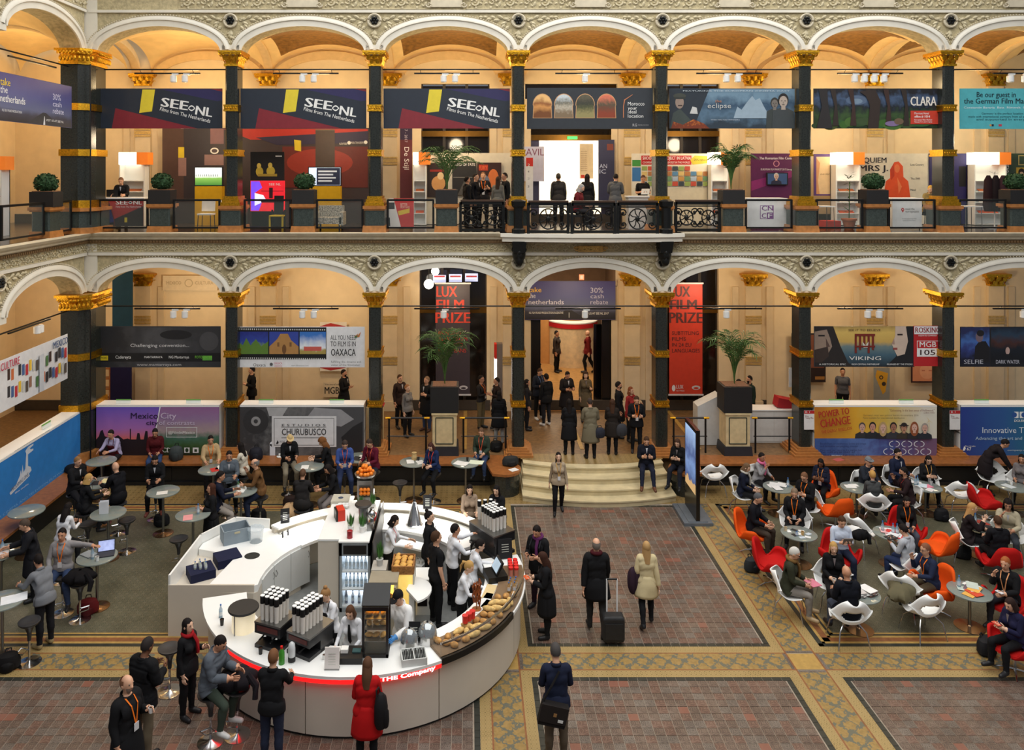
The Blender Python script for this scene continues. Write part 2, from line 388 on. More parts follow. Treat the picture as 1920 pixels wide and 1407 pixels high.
b=MB(); b.bb(XC+.02,XC+.72,-8,-.02,ZG-.05,ZG+.01); part('wood_seat',b,m_wood,t)
for sx,lab in ((1.0,'rounded wooden bench end left of the stairs with a bag on it'),(6.2,'rounded wooden bench end right of the stairs')):
    t=thing('bench_end',lab,'bench'); sgn=1 if sx<3 else -1
    pts=[(sx,-.72)]+[(sx+sgn*(.0+.48*math.sin(a)),-1.02+.5*math.cos(a)*1.0-.02) for a in [PI*i/10 for i in range(11)]]+[(sx-sgn*.35,-1.45),(sx-sgn*.5,-.72)]
    pts=pts if sgn>0 else pts[::-1]
    b=MB(); b.slab(pts,ZG-.06,ZG+.012); part('wood_top',b,m_wood,t)
    cxp=sum(p[0] for p in pts)/len(pts); cyp=sum(p[1] for p in pts)/len(pts)
    b=MB(); b.slab([(cxp+(x-cxp)*.86,cyp+(y-cyp)*.86) for x,y in pts],0,ZG-.06); part('base',b,m_marble,t)
# stairs
st=thing('stair','four wide curved stone steps leading up to the entrance','stairs',(0,0,0),0,None,'structure')
m_step=mat('step_stone',(204,188,148),.5,var=.14,sc=3)
for k in range(4):
    hw=2.13-.03*k; yc=-2.1+.37*k; z0=.165*k
    p=arcpts(hw,.42,yc); poly=p+[(3.62+hw,.1),(3.62-hw,.1)]
    b=MB(); b.slab(poly,z0,z0+.125); tread=[(3.62+(x-3.62)*1.005,y-.025) for x,y in p]+[(3.62+hw,.1),(3.62-hw,.1)]
    b.slab(tread,z0+.125,z0+.165 if k<3 else ZG); part('step',b,m_step,st,True)
b=MB(); p=arcpts(2.1,.4,-.72); b.slab(p+[(5.7,.1),(1.55,.1)],ZG,ZG+.004); part('landing_mosaic',b,m_walk,st)
# ---------------------------------------------------------------- columns
def capital_mesh(w,d,h=.46):
    b=MB(); b.box((0,0,.04),(w+.06,d+.06,.07))
    b.box((0,0,h*.5),(w*.84,d*.9,h*.8),taper=1.05)
    b.box((0,0,h-.035),(w+.34,d+.3,.07)); b.box((0,0,h-.09),(w+.26,d+.22,.05))
    def leaf(x,y,nx,ny,z,s):
        ax,ay=-ny,nx; pts=[]
        for i,(o,zz,hw) in enumerate(((0,0,.045),(.02,.07,.06),(.05,.13,.05),(.1,.155,.03),(.1,.13,.012))):
            for sg in (-1,0,1): pts.append((x+nx*(o*s+(.015 if sg==0 else 0))+ax*hw*s*sg,y+ny*(o*s+(.015 if sg==0 else 0))+ay*hw*s*sg,z+zz*s))
        b.add(pts,[(i*3+k,i*3+k+1,i*3+k+4,i*3+k+3) for i in range(4) for k in range(2)])
    nx=max(2,round(w/.15)); ny=max(2,round(d/.15))
    for row,(z,s) in enumerate(((.06,1),(.18,1.05))):
        sh=.5 if row==0 else 0
        for i in range(nx+row):
            x=-w/2+w*(i+sh)/nx
            for sg in (-1,1): leaf(x,sg*(d/2+.015+.02*row),0,sg,z,s)
        for i in range(ny+row):
            y=-d/2+d*(i+sh)/ny
            for sg in (-1,1): leaf(sg*(w/2+.015+.02*row),y,sg,0,z,s)
    for sx in (-1,1):
        for sy in (-1,1):
            c=Vector((sx*(w/2+.1),sy*(d/2+.09),h-.13)); pts=[]
            for i in range(15):
                a=i*.62; r=.075*(1-i/17); pts.append((c.x+sx*.7*r*math.cos(a),c.y+sy*.7*r*math.cos(a),c.z+r*math.sin(a)))
            b.tube(pts,.02,5)
    for sg in (-1,1): b.ball((0,sg*(d/2+.1),h-.1),(.06,.03,.06),8,5)
    return b.mesh('capital',m_gold)
def band_mesh(w,d):
    b=MB(); b.box((0,0,.025),(w+.08,d+.08,.05)); b.box((0,0,.1),(w+.05,d+.05,.1)); b.box((0,0,.175),(w+.08,d+.08,.05))
    for i in range(max(3,int(w/.07))):
        x=-w/2+w*(i+.5)/max(3,int(w/.07))
        for sg in (-1,1): b.ball((x,sg*(d/2+.03),.1),(.026,.02,.04),6,4)
    return b.mesh('gold_band',m_gold)
def chamf(w,d,z0,z1,c=.05):
    p=[(-w/2+c,-d/2),(w/2-c,-d/2),(w/2,-d/2+c),(w/2,d/2-c),(w/2-c,d/2),(-w/2+c,d/2),(-w/2,d/2-c),(-w/2,-d/2+c)]
    return MB().slab(p,z0,z1)
CW,CD=.36,.62
cap_m=capital_mesh(CW,CD); band_m=band_mesh(CW,CD)
up_sh=chamf(CW,CD,8.2,12.36).mesh('shaft',m_marble); lo_sh=chamf(CW,CD,ZG+.2,5.1).mesh('shaft',m_marble)
def ub():
    b=MB(); b.box((0,0,8.29),(CW+.16,CD+.12,.1)); b.box((0,0,8.2),(CW+.22,CD+.2,.1)); b.box((0,0,8.38),(CW+.08,CD+.08,.1)); return b.mesh('gold_foot',m_gold)
def ur():
    b=MB(); b.box((0,0,8.1),(CW+.32,CD+.3,.09)); b.box((0,0,8.04),(CW+.26,CD+.24,.06)); return b.mesh('marble_ring',m_brownm)
def up():
    return chamf(CW+.24,CD+.2,7.55,8.02,.04).mesh('pedestal',m_marble_g)
def uf():
    b=MB(); b.box((0,0,7.45),(CW+.36,CD+.3,.2),taper=.94); return b.mesh('marble_foot',m_brownm)
UPART=(('gold_foot',ub()),('marble_ring',ur()),('pedestal',up()),('marble_foot',uf()))
def lf():
    b=MB()
    for k,(e,z,h) in enumerate(((.5,0,.07),(.4,.07,.06),(.28,.13,.06),(.16,.19,.05))): b.box((0,0,ZG+z+h/2),(CW+e,CD+e,h))
    return b.mesh('stepped_foot',m_brownm)
lf_m=lf()
place=['beside the corner','between the second and third hanging banners from the left','left of the central bay','right of the central bay','between the two banners right of the central bay','nearest the right edge']
upn=['with the first two orange-red film banners on either side','left of the third black film banner','left of the arched-window banner','right of the arched-window banner','left of the fairy-tale film banner','right of the fairy-tale film banner']
lon=['between the purple city billboard and the grey studio billboard','right of the grey studio billboard','left of the entrance stairs','right of the entrance stairs','left of the yellow and blue billboard','right of the yellow and blue billboard']
for i,x in enumerate(XS):
    c=thing('marble_column','black marble upper gallery column with gold rings, '+upn[i],'column',(x,.31,0),0,'upper gallery columns')
    link('shaft',up_sh,c); link('capital',cap_m,c,(0,0,12.33))
    for z in (10.98,9.63): link('gold_band',band_m,c,(0,0,z))
    for n,me in UPART: link(n,me,c)
    c=thing('marble_column','black marble lower gallery column with gold rings, '+lon[i],'column',(x,.31,0),0,'lower gallery columns')
    link('shaft',lo_sh,c); link('capital',cap_m,c,(0,0,5.09))
    for z in (3.6,2.1): link('gold_band',band_m,c,(0,0,z))
    link('stepped_foot',lf_m,c)
# corner piers: an L of two column faces
def lshape(e,z0,z1,b,mi=0):
    a=XC+.3+e; c=-.0-e
    b.slab([(XC-.5-e,-.5-e),(a-.3,-.5-e),(a-.05,-.25-e),(a,c+.0),(a,.62+e),(XC-.5-e,.62+e)],z0,z1,mi); return b
for z0,z1,bands,cz,lab in ((8.2,12.36,(10.98,9.63),12.33,'wide black marble corner pier of the upper gallery'),(ZG+.2,5.1,(3.6,2.1),5.09,'wide black marble corner pier of the lower gallery')):
    t=thing('corner_pier',lab,'column',kind='structure')
    part('shaft',lshape(0,z0,z1,MB()),m_marble,t)
    for z in bands: part('gold_band',lshape(.04,z,z+.2,MB()),m_gold,t)
    b=lshape(.04,cz,cz+.08,MB()); lshape(.0,cz+.08,cz+.3,b); lshape(.08,cz+.3,cz+.38,b); lshape(.13,cz+.38,cz+.46,b)
    for k in range(9):
        x=XC-.4+k*.1
        b.ball((x,-.7+max(0,x-XC)*.6,cz+.16),(.06,.05,.09),6,4); b.ball((x,-.76+max(0,x-XC)*.6,cz+.32),(.05,.05,.05),6,4)
    for k in range(8): b.ball((XC+.5,-.25+k*.1,cz+.16),(.05,.06,.09),6,4); b.ball((XC+.54,-.25+k*.1,cz+.32),(.05,.05,.05),6,4)
    part('capital',b,m_gold,t)
    if z0>8:
        b=lshape(.06,8.1,8.32,MB()); part('gold_foot',b,m_gold,t); part('marble_ring',lshape(.14,8.0,8.1,MB()),m_brownm,t)
        part('pedestal',lshape(.08,7.5,8.0,MB()),m_marble_g,t); part('marble_foot',lshape(.16,7.35,7.52,MB()),m_brownm,t)
    else: part('stepped_foot',lshape(.12,ZG,ZG+.22,MB()),m_brownm,t)
    b=MB(); b.tube([(XC+.36,-.46,z0-.6),(XC+.36,-.46,cz)],.02,6); part('cable',b,m_black,t)
# ---------------------------------------------------------------- arcade walls
RISE=.74; HA=1.84
def arch(u,a=HA,r=RISE): return r*max(0,1-u*u)**.56
def arch_pts(zs,a,r,n=28):
    return [(a*math.sin(PI/2*(-1+2*i/n)),zs+arch(math.sin(PI/2*(-1+2*i/n)),a,r)) for i in range(n+1)]
def arcade(root,centres,zs,ztop,s0,s1,depth=.62,y0=0):
    """wall with arched openings, in local x,z; returns wall mesh"""
    b=MB(); xs=s0; centres=sorted(centres)
    for c in centres:
        if c-HA>xs: b.bb(xs,c-HA,y0,y0+depth,zs,ztop)
        pts=arch_pts(zs,HA,RISE)
        for (xa,za),(xb,zb) in zip(pts,pts[1:]):
            xa+=c; xb+=c
            b.add([(xa,y0,za),(xb,y0,zb),(xb,y0,ztop),(xa,y0,ztop),(xa,y0+depth,za),(xb,y0+depth,zb),(xb,y0+depth,ztop),(xa,y0+depth,ztop)],[(0,1,2,3),(5,4,7,6),(4,5,1,0),(3,2,6,7)])
        xs=c+HA
    if s1>xs: b.bb(xs,s1,y0,y0+depth,zs,ztop)
    return b
def archivolt_mesh():
    """raised white band with roll and rope mouldings round one arch"""
    b=MB(); prof=[(0,0),(0,-.05),(.16,-.05),(.18,-.09),(.25,-.09),(.27,-.06),(.31,-.06),(.31,0)]; n=28; vs=[]
    base=arch_pts(0,HA,RISE,n)
    nrm=[]
    for i,(x,z) in enumerate(base):
        xa,za=base[max(0,i-1)]; xb,zb=base[min(n,i+1)]; t=Vector((xb-xa,zb-za)).normalized(); nrm.append(Vector((-t.y,t.x)))
    for (x,z),nn in zip(base,nrm):
        for o,y in prof:
            X=x+nn.x*o; X=max(-BAY/2+.012,min(BAY/2-.012,X)); vs.append((X,y,z+nn.y*o))
    k=len(prof); b.add(vs,[(i*k+j,i*k+j+1,(i+1)*k+j+1,(i+1)*k+j) for i in range(n) for j in range(k-1)])
    me=b.mesh('arch_moulding',m_stone,60)
    r=MB(); m=70; pp=arch_pts(0,HA,RISE,m)
    for i in range(1,m):
        (xa,za),(x,z),(xb,zb)=pp[i-1],pp[i],pp[i+1]; t=Vector((xb-xa,zb-za)).normalized(); X=x-t.y*.34; Z=z+t.x*.34
        if abs(X)<BAY/2-.03: r.ball((X,-.05,Z),(.03,.025,.022),5,3)
    return me,r.mesh('bead_row',m_stone2)
arch_me,bead_me=archivolt_mesh()
def rosette():
    b=MB(); 
    b.tube([(.19*math.cos(a),-.05,.19*math.sin(a)) for a in [2*PI*i/20 for i in range(20)]],.035,6,1,True)
    b.prism([(.16*math.cos(2*PI*i/20),.16*math.sin(2*PI*i/20)) for i in range(20)],-.03,.0,1)
    for k in range(6):
        a=2*PI*k/6; b.ball((.085*math.cos(a),-.07,.085*math.sin(a)),(.05,.04,.05),6,4)
    b.ball((0,-.09,0),(.04,.05,.04),6,4); return b.mesh('rosette',[m_iron,m_stone2])
ros_me=rosette()
def scroll(b,x,z,s,dirx=1,y=-.0,mi=0,flip=1):
    pts=[]
    for i in range(16):
        a=i*.55; r=s*(1-i/18); pts.append((x+dirx*(r*math.cos(a)),y-.03,z+flip*r*math.sin(a)))
    b.tube(pts,[.028*s/.1*(1-.4*i/16) for i in range(16)],5,mi)
def leaf_blob(b,x,z,l,w,ang,mi=0,y=-.02):
    ca,sa=math.cos(ang),math.sin(ang); vs=[]
    for u,wd,h in ((0,.15,.0),(.25,.8,.03),(.6,1,.045),(.85,.6,.03),(1,.05,.0)):
        for sg in (-1,0,1):
            px=l*u; pz=w*wd*.5*sg; vs.append((x+ca*px-sa*pz,y-(h if sg==0 else h*.3),z+sa*px+ca*pz))
    b.add(vs,[(i*3+k,i*3+k+1,i*3+k+4,i*3+k+3) for i in range(4) for k in range(2)],mi)
def frieze_mesh(w,h,name='frieze_ornament'):
    b=MB(); b.bb(-w/2,w/2,-.015,.0,-h/2,h/2,1); n=max(2,round(w/(h*1.25)))
    for i in range(n):
        x=-w/2+w*(i+.5)/n; fl_=1 if i%2 else -1
        scroll(b,x,0,h*.30,1,0,0,fl_)
        for k in range(6):
            a=k*PI/3+.3*fl_; leaf_blob(b,x+h*.3*math.cos(a),h*.28*math.sin(a),h*.26,h*.17,a)
        leaf_blob(b,x+w/n*.36,-h*.35*fl_,h*.4,h*.2,fl_*1.2)
    for zz in (-h/2,h/2): b.box((0,-.02,zz),(w,.04,.02))
    return b.mesh(name,[m_leaf,m_relief])
def spandrel_mesh():
    b=MB()
    for sg in (-1,1):
        for k,(x,z,l,a) in enumerate(((.25,.06,.22,.2),(.34,.0,.2,-.4),(.45,.1,.2,.5),(.56,.06,.2,-.1),(.68,.11,.18,.3),(.8,.1,.16,-.2),(.92,.135,.15,.1),(1.05,.14,.14,0),(.28,-.12,.16,-.8),(.4,-.06,.15,-.9))):
            leaf_blob(b,sg*x,z+.03,l,.1,a if sg>0 else PI-a)
        scroll(b,sg*.3,.1,.07,sg)
    for k in range(5): leaf_blob(b,0,-.3-.03*k,.13,.08,-PI/2+(k-2)*.6)
    leaf_blob(b,0,-.22,.2,.14,-PI/2)
    return b.mesh('spandrel_ornament',m_leaf)
def groundmesh(h):
    return None
sp_me=spandrel_mesh(); fz_up=frieze_mesh(3.15,.44); fz_lo=frieze_mesh(BAY-.02,.25)
def tablet():
    b=MB(); b.box((0,-.02,0),(.95,.05,.34)); 
    for sg in (-1,1):
        for z in (.1,-.1): scroll(b,sg*.52,z,.09,sg,-.03,0,1 if z>0 else -1)
    return b.mesh('plain_tablet',m_stone2)
tab_me=tablet()
def build_storey(root,centres,s0,s1,zs,upper,rosx):
    ztop=zs+RISE+.42
    part('arch_wall',arcade(root,centres,zs,ztop,s0,s1),m_relief,root)
    for c in centres:
        link('arch_moulding',arch_me,root,(c,0,zs)); link('bead_row',bead_me,root,(c,0,zs))
    # imposts over the capitals
    for x in rosx:
        b=MB(); b.box((x,.31,zs+.02),(CW+.16,CD+.1,.3)); part('impost',b,m_stone,root)
        link('spandrel_ornament',sp_me,root,(x,0,zs+.84)); link('rosette',ros_me,root,(x,-.02,zs+.9))
    zt=ztop
    def run(name,z0,z1,proj,m):
        b=MB(); b.bb(s0,s1,-proj,.62,z0,z1); part(name,b,m,root)
    if upper:
        run('white_fillet',zt-.02,zt+.06,.07,m_stone); run('frieze_ground',zt+.06,zt+.56,.02,m_relief)
        for x in rosx: link('plain_tablet',tab_me,root,(x+BAY/2,-.05,zt+.31))
        for x in [rosx[0]-BAY]+list(rosx): 
            if x+BAY<s1+2: link('frieze_ornament',fz_up,root,(x+BAY,-.02,zt+.31))
        run('cornice',zt+.56,zt+.66,.1,m_stone); run('upper_wall',zt+.66,zt+1.6,.03,m_stone2)
    else:
        run('white_fillet',zt-.05,zt+.04,.08,m_stone); run('frieze_ground',zt+.04,zt+.32,.03,m_relief)
        for c in centres: link('frieze_ornament',fz_lo,root,(c,-.03,zt+.18))
        b=MB(); b.bb(s0,s1,-.12,.62,zt+.32,zt+.44)
        n=int((s1-s0)/.09)
        for i in range(n): b.bb(s0+i*.09,s0+i*.09+.05,-.16,-.12,zt+.34,zt+.4)
        part('dentil_course',b,m_dentil,root)
        b=MB(); b.add(*(lambda pr:([(x,y,z) for x in (s0,s1) for y,z in pr],[(i,i+1,i+1+len(pr),i+len(pr)) for i in range(len(pr)-1)]))([(-.14,zt+.42),(-.2,zt+.46),(-.2,zt+.5),(-.3,zt+.56),(-.36,zt+.63),(-.36,ZU-.0),(0,ZU)]))
        part('cornice',b,m_stone2,root)
centres=[x+BAY/2 for x in XS]; centres=[XS[0]-BAY/2]+centres
aw=thing('wall_arcade','white two-storey arcade wall with flat arches facing the camera',None,(0,0,0),0,None,'structure')
build_storey(aw,centres,XC+.1,XR,12.79,True,XS); build_storey(aw,centres,XC+.1,XR,5.55,False,XS)
al=thing('wall_arcade_left','white two-storey arcade wall with flat arches along the left side',None,(XC,0,0),R(90),None,'structure')
lc=[-BAY/2-.02,-BAY*1.5]
build_storey(al,lc,-8.6,-.1,12.79,True,[-BAY-.02]); build_storey(al,lc,-8.6,-.1,5.55,False,[-BAY-.02])
for root in (aw,):
    b=MB(); b.box((XC+.1,.2,9+4.9),(.5,.5,2.2)); part('corner_block',b,m_stone,root)
    b=MB(); b.box((XC+.1,.2,6.5),(.5,.5,1.8)); part('corner_block',b,m_stone,root)
    # balcony bulge in the central bay
    p=arcpts(2.65,.3,-.75,20); b=MB(); b.slab(p+[(6.27,.0),(.97,.0)],ZU-.24,ZU-.02); b.slab([(3.62+(x-3.62)*1.02,y-.06) for x,y in p]+[(6.33,0),(.91,0)],ZU-.1,ZU); part('balcony_slab',b,m_stone,root)
    for x in (XS[2],XS[3]):
        b=MB(); b.box((x,-.28,6.95),(.34,.5,.34),taper=1.2); b.ball((x,-.3,6.72),(.2,.26,.26),10,6); b.ball((x,-.38,6.55),(.14,.16,.18),8,5); b.ball((x,-.45,6.78),(.1,.12,.1),8,5)
        for sg in (-1,1): b.ball((x+sg*.14,-.34,6.86),(.09,.1,.09),8,5)
        part('console',b,m_iron,root,True)
    b=MB(); b.box((3.62,-.12,6.86),(.75,.04,.18)); 
    for sg in (-1,1): scroll(b,3.62+sg*.42,6.86,.08,sg,-.14)
    part('name_tablet',b,mat('gilded_tablet',(190,150,80),.5,.3,var=.2,sc=12),root)
    tv,tf=text_mesh('MCMXC',.13,bold=.01); b=MB(); b.add([(3.62+x,-.145,6.86+y) for x,y,z in tv],tf); part('tablet_lettering',b,cm((236,200,110),.5),root)
# ---------------------------------------------------------------- upper gallery floor, vaults, back walls
b=MB(); b.bb(XC-6,XR,.05,4.6,ZU-.5,ZU); b.bb(XC-6,XC-.05,-8.6,.05,ZU-.5,ZU-.001)
uf_=struct('floor_upper',b,m_ufloor,'dark polished floor of the upper gallery'); tag(uf_,None,'floor')
b=MB(); b.bb(XC-6,XR,.6,4.6,6.55,6.7); b.bb(XC-6,XC-.5,-8.6,.6,6.55,6.7)
struct('ceiling_lower',b,m_vault,'warm plaster ceiling of the lower gallery')
YW=4.4
def vault(root,c,y0,y1,zs,mos=True):
    def fn(u,v):
        uu=-1+2*u; vv=-1+2*v; z=max(arch(uu),arch(vv)*1.0); dome=.16*(1-uu*uu)*(1-vv*vv)
        return (c+uu*(BAY/2-.12),y0+(y1-y0)*v,zs+z*1.18+dome)
    b=MB(); b.grid(fn,40,28); 
    b.m=[1 if mos and abs((i%40)-19.5)<16 and abs((i//40)-13.5)<11 else 0 for i in range(1120)]
    part('vault',b,[m_vault,m_vaultg],root,True)
def rib(root,x,y0,y1,zs,w=.3):
    b=MB(); n=20; vs=[]
    for i in range(n+1):
        v=math.sin(PI/2*(-1+2*i/n)); y=(y0+y1)/2+(y1-y0)/2*v; z=zs+arch(v)*1.16
        for xx,dz in ((-w/2,.2),(-w/2,-.02),(-w/4,-.06),(w/4,-.06),(w/2,-.02),(w/2,.2)): vs.append((x+xx,y,z+dz))
    b.add(vs,[(i*6+j,i*6+j+1,(i+1)*6+j+1,(i+1)*6+j) for i in range(n) for j in range(5)]); part('vault_rib',b,m_rib,root,True)
cu=thing('ceiling_upper','warm golden groin vaults of the upper gallery',None,(0,0,0),0,None,'structure')
allx=[XS[0]-BAY]+XS+[XS[-1]+BAY]
for c in centres+[centres[-1]+BAY]: vault(cu,c,.6,YW,12.7,c!=centres[0])
for x in allx[1:]: rib(cu,x,.6,YW,12.7)
rib(cu,XC-.4,.6,YW,12.7)
cl=thing('ceiling_upper_left','warm golden groin vaults along the left gallery',None,(XC,0,0),R(90),None,'structure')
for c in lc+[BAY/2]: vault(cl,c,.6,YW,12.7,False)
rib(cl,-BAY,.6,YW,12.7); rib(cl,0.1,.6,YW,12.7)
# back wall with openings
def wall_rects(b,x0,x1,z0,z1,holes,y0,y1):
    xs=sorted(holes); x=x0
    for a,c,h0,h1 in xs:
        b.bb(x,a,y0,y1,z0,z1)
        if h0>z0: b.bb(a,c,y0,y1,z0,h0)
        if h1<z1: b.bb(a,c,y0,y1,h1,z1)
        x=c
    b.bb(x,x1,y0,y1,z0,z1)
wb=MB(); lo_h=[(-1.78,.62,ZG,6.2),(2.0,5.28,ZG,6.2),(7.0,8.9,ZG,6.2)]; up_h=[(-1.72,.72,ZU,12.3),(1.98,5.3,ZU,12.3),(6.95,8.95,ZU,12.3)]
wall_rects(wb,XC-6,XR+5,0,ZU,lo_h,YW,YW+.35); wall_rects(wb,XC-6,XR+5,ZU,15.5,up_h,YW,YW+.35)
struct('wall_back',wb,m_wall,'cream plaster rear wall of both galleries')
wbk=bpy.data.objects['wall_back']
wl=MB(); wl.bb(XC-6.0,XC-5.0+.3,-8.6,6,0,15.5); struct('wall_left',wl,m_wall,'cream plaster wall behind the left gallery')
for x in (-11.6,)+tuple(XS)+(XS[-1]+BAY,):
    for (z0,cz,bz) in ((ZG,5.1,(3.75,2.3)),(ZU,12.2,(10.4,9.4))):
        b=MB(); b.bb(x-.27,x+.27,YW-.14,YW,z0,cz); b.bb(x-.34,x+.34,YW-.18,YW,z0,z0+.35); part('pilaster',b,m_wallp,wbk)
        for z in bz:
            b=MB(); b.bb(x-.29,x+.29,YW-.17,YW-.14,z,z+.06); b.bb(x-.29,x+.29,YW-.165,YW-.14,z+.09,z+.2); b.bb(x-.29,x+.29,YW-.17,YW-.14,z+.23,z+.29); part('pilaster_band',b,mat('pale_gilding',(196,164,100),.5,.4,var=.2,sc=20),wbk)
        link('pilaster_capital',cap_m,wbk,(x,YW-.05,cz)).scale=(1.3,.55,.95)
        link('pilaster_ridge',None,wbk) if False else None
        b=MB(); b.bb(x-.72,x-.5,YW-.06,YW,z0+.0,z0+4.4); b.bb(x+.5,x+.72,YW-.06,YW,z0,z0+4.4); part('wall_strip',b,m_wallp,wbk)
for c in centres:                      # wall arches under the upper vaults
    b=MB(); n=24; vs=[]; a1,a0=BAY/2-.22,BAY/2-.55
    for i in range(n+1):
        v=math.sin(PI/2*(-1+2*i/n))
        for a,zz in ((a1,1.12),(a0,.72)):
            for yy in (YW-.12,YW+.02): vs.append((c+a*v,yy,12.62+arch(v)*zz/ .74*.86 if False else 12.62+arch(v)*zz))
    b.add(vs,[(i*4+p,i*4+q,(i+1)*4+q,(i+1)*4+p) for i in range(n) for p,q in ((0,2),(2,3),(1,0))]); part('wall_arch',b,m_rib,wbk,True)
b=MB(); b.bb(XC-6,XR,YW-.05,YW,ZG,ZG+.35); b.bb(XC-6,XR,YW-.05,YW,ZU,ZU+.3)
struct('baseboard_back',b,mat('baseboard_dark',(60,52,44),.6),'dark base strip along the gallery rear wall')
# window_/door_ fillings
m_dglass=mat('dark_glass',(30,24,20),.08,var=.1,spec=.6); m_bronze=mat('bronze_frame',(120,84,30),.35,.8)
def glazed(name,x0,x1,z0,z1,label,split=3,y=YW+.2):
    t=thing(name,label,None,(0,0,0),0,None,'structure')
    for i in range(split):
        for (a,c) in ((z0+.06,z0+(z1-z0)*.62),(z0+(z1-z0)*.66,z1-.06)):
            w_=(x1-x0)/split; b=MB(); b.bb(x0+i*w_+.05,x0+(i+1)*w_-.05,y,y+.02,a,c); part('pane',b,m_dglass,t)
    b=MB()
    for i in range(split+1): x=x0+i*(x1-x0)/split; b.bb(x-.05,x+.05,y-.04,y+.06,z0,z1)
    part('frame',b,mat('dark_frame',(44,34,26),.5),t)
    b=MB(); b.bb(x0,x1,y-.1,y+.08,z0+(z1-z0)*.62,z0+(z1-z0)*.66); part('bronze_beam',b,m_bronze,t)
    return t
glazed('window_1',-1.78,.62,ZG,6.2,'dark glazed opening behind the dark hanging film prize banner')
glazed('window_2',7.0,8.9,ZG,6.2,'dark glazed opening behind the red hanging film prize banner')
glazed('window_3',-1.72,.72,ZU,12.3,'dark glazed upper opening behind the film poster booth')
glazed('window_4',6.95,8.95,ZU,12.3,'dark glazed upper opening above the colourful photo board')
# lobby seen through the central doorway, bright room above it
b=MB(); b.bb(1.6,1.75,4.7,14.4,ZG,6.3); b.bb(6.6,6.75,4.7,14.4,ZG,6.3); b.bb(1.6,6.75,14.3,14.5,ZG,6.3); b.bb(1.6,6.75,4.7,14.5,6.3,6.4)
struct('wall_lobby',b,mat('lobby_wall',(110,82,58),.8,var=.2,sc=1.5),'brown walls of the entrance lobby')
b=MB(); b.bb(1.4,1.55,4.7,11,ZU,12.5); b.bb(6.4,6.55,4.7,11,ZU,12.5); b.bb(1.4,6.55,11,11.2,ZU,12.5); b.bb(1.4,6.55,4.7,11,12.5,12.6); b.bb(1.4,6.55,4.7,11.2,ZU-.2,ZU)
struct('wall_upper_room',b,mat('upper_room_white',(240,234,222),.8),'bright white room behind the upper doorway')
dr=thing('door_1','dark door frame of the entrance lobby under a purple rebate banner',None,(0,0,0),0,None,'structure')
for x0,x1 in ((2.0,2.55),(4.75,5.28)):
    b=MB(); b.bb(x0,x1,YW+.1,YW+.2,ZG,4.9); part('door_leaf',b,mat('door_dark',(26,22,20),.25),dr)
b=MB(); b.bb(2.0,5.28,YW+.05,YW+.25,4.72,4.9); b.bb(2.0,5.28,YW+.05,YW+.25,5.0,5.06); part('transom',b,mat('door_frame_dark',(34,30,30),.4),dr)
dr=thing('door_2','upper doorway with bronze beam opening to a bright white room',None,(0,0,0),0,None,'structure')
b=MB(); b.bb(1.98,5.3,YW+.05,YW+.3,10.28,10.48); part('bronze_beam',b,m_bronze,dr)
b=MB(); b.bb(2.0,5.28,YW+.15,YW+.2,10.48,12.3); part('pane',b,m_dglass,dr)
for x0,x1 in ((1.98,2.5),(4.72,5.3)):
    b=MB(); b.bb(x0,x1,YW+.1,YW+.16,ZU,10.28); part('door_leaf',b,mat('door_poster',(74,72,96),.3),dr)
b=MB(); b.bb(3.5,3.85,YW-.05,YW+.03,10.32,10.42); part('exit_light',b,cm((60,200,90),.5,emit=2),dr)
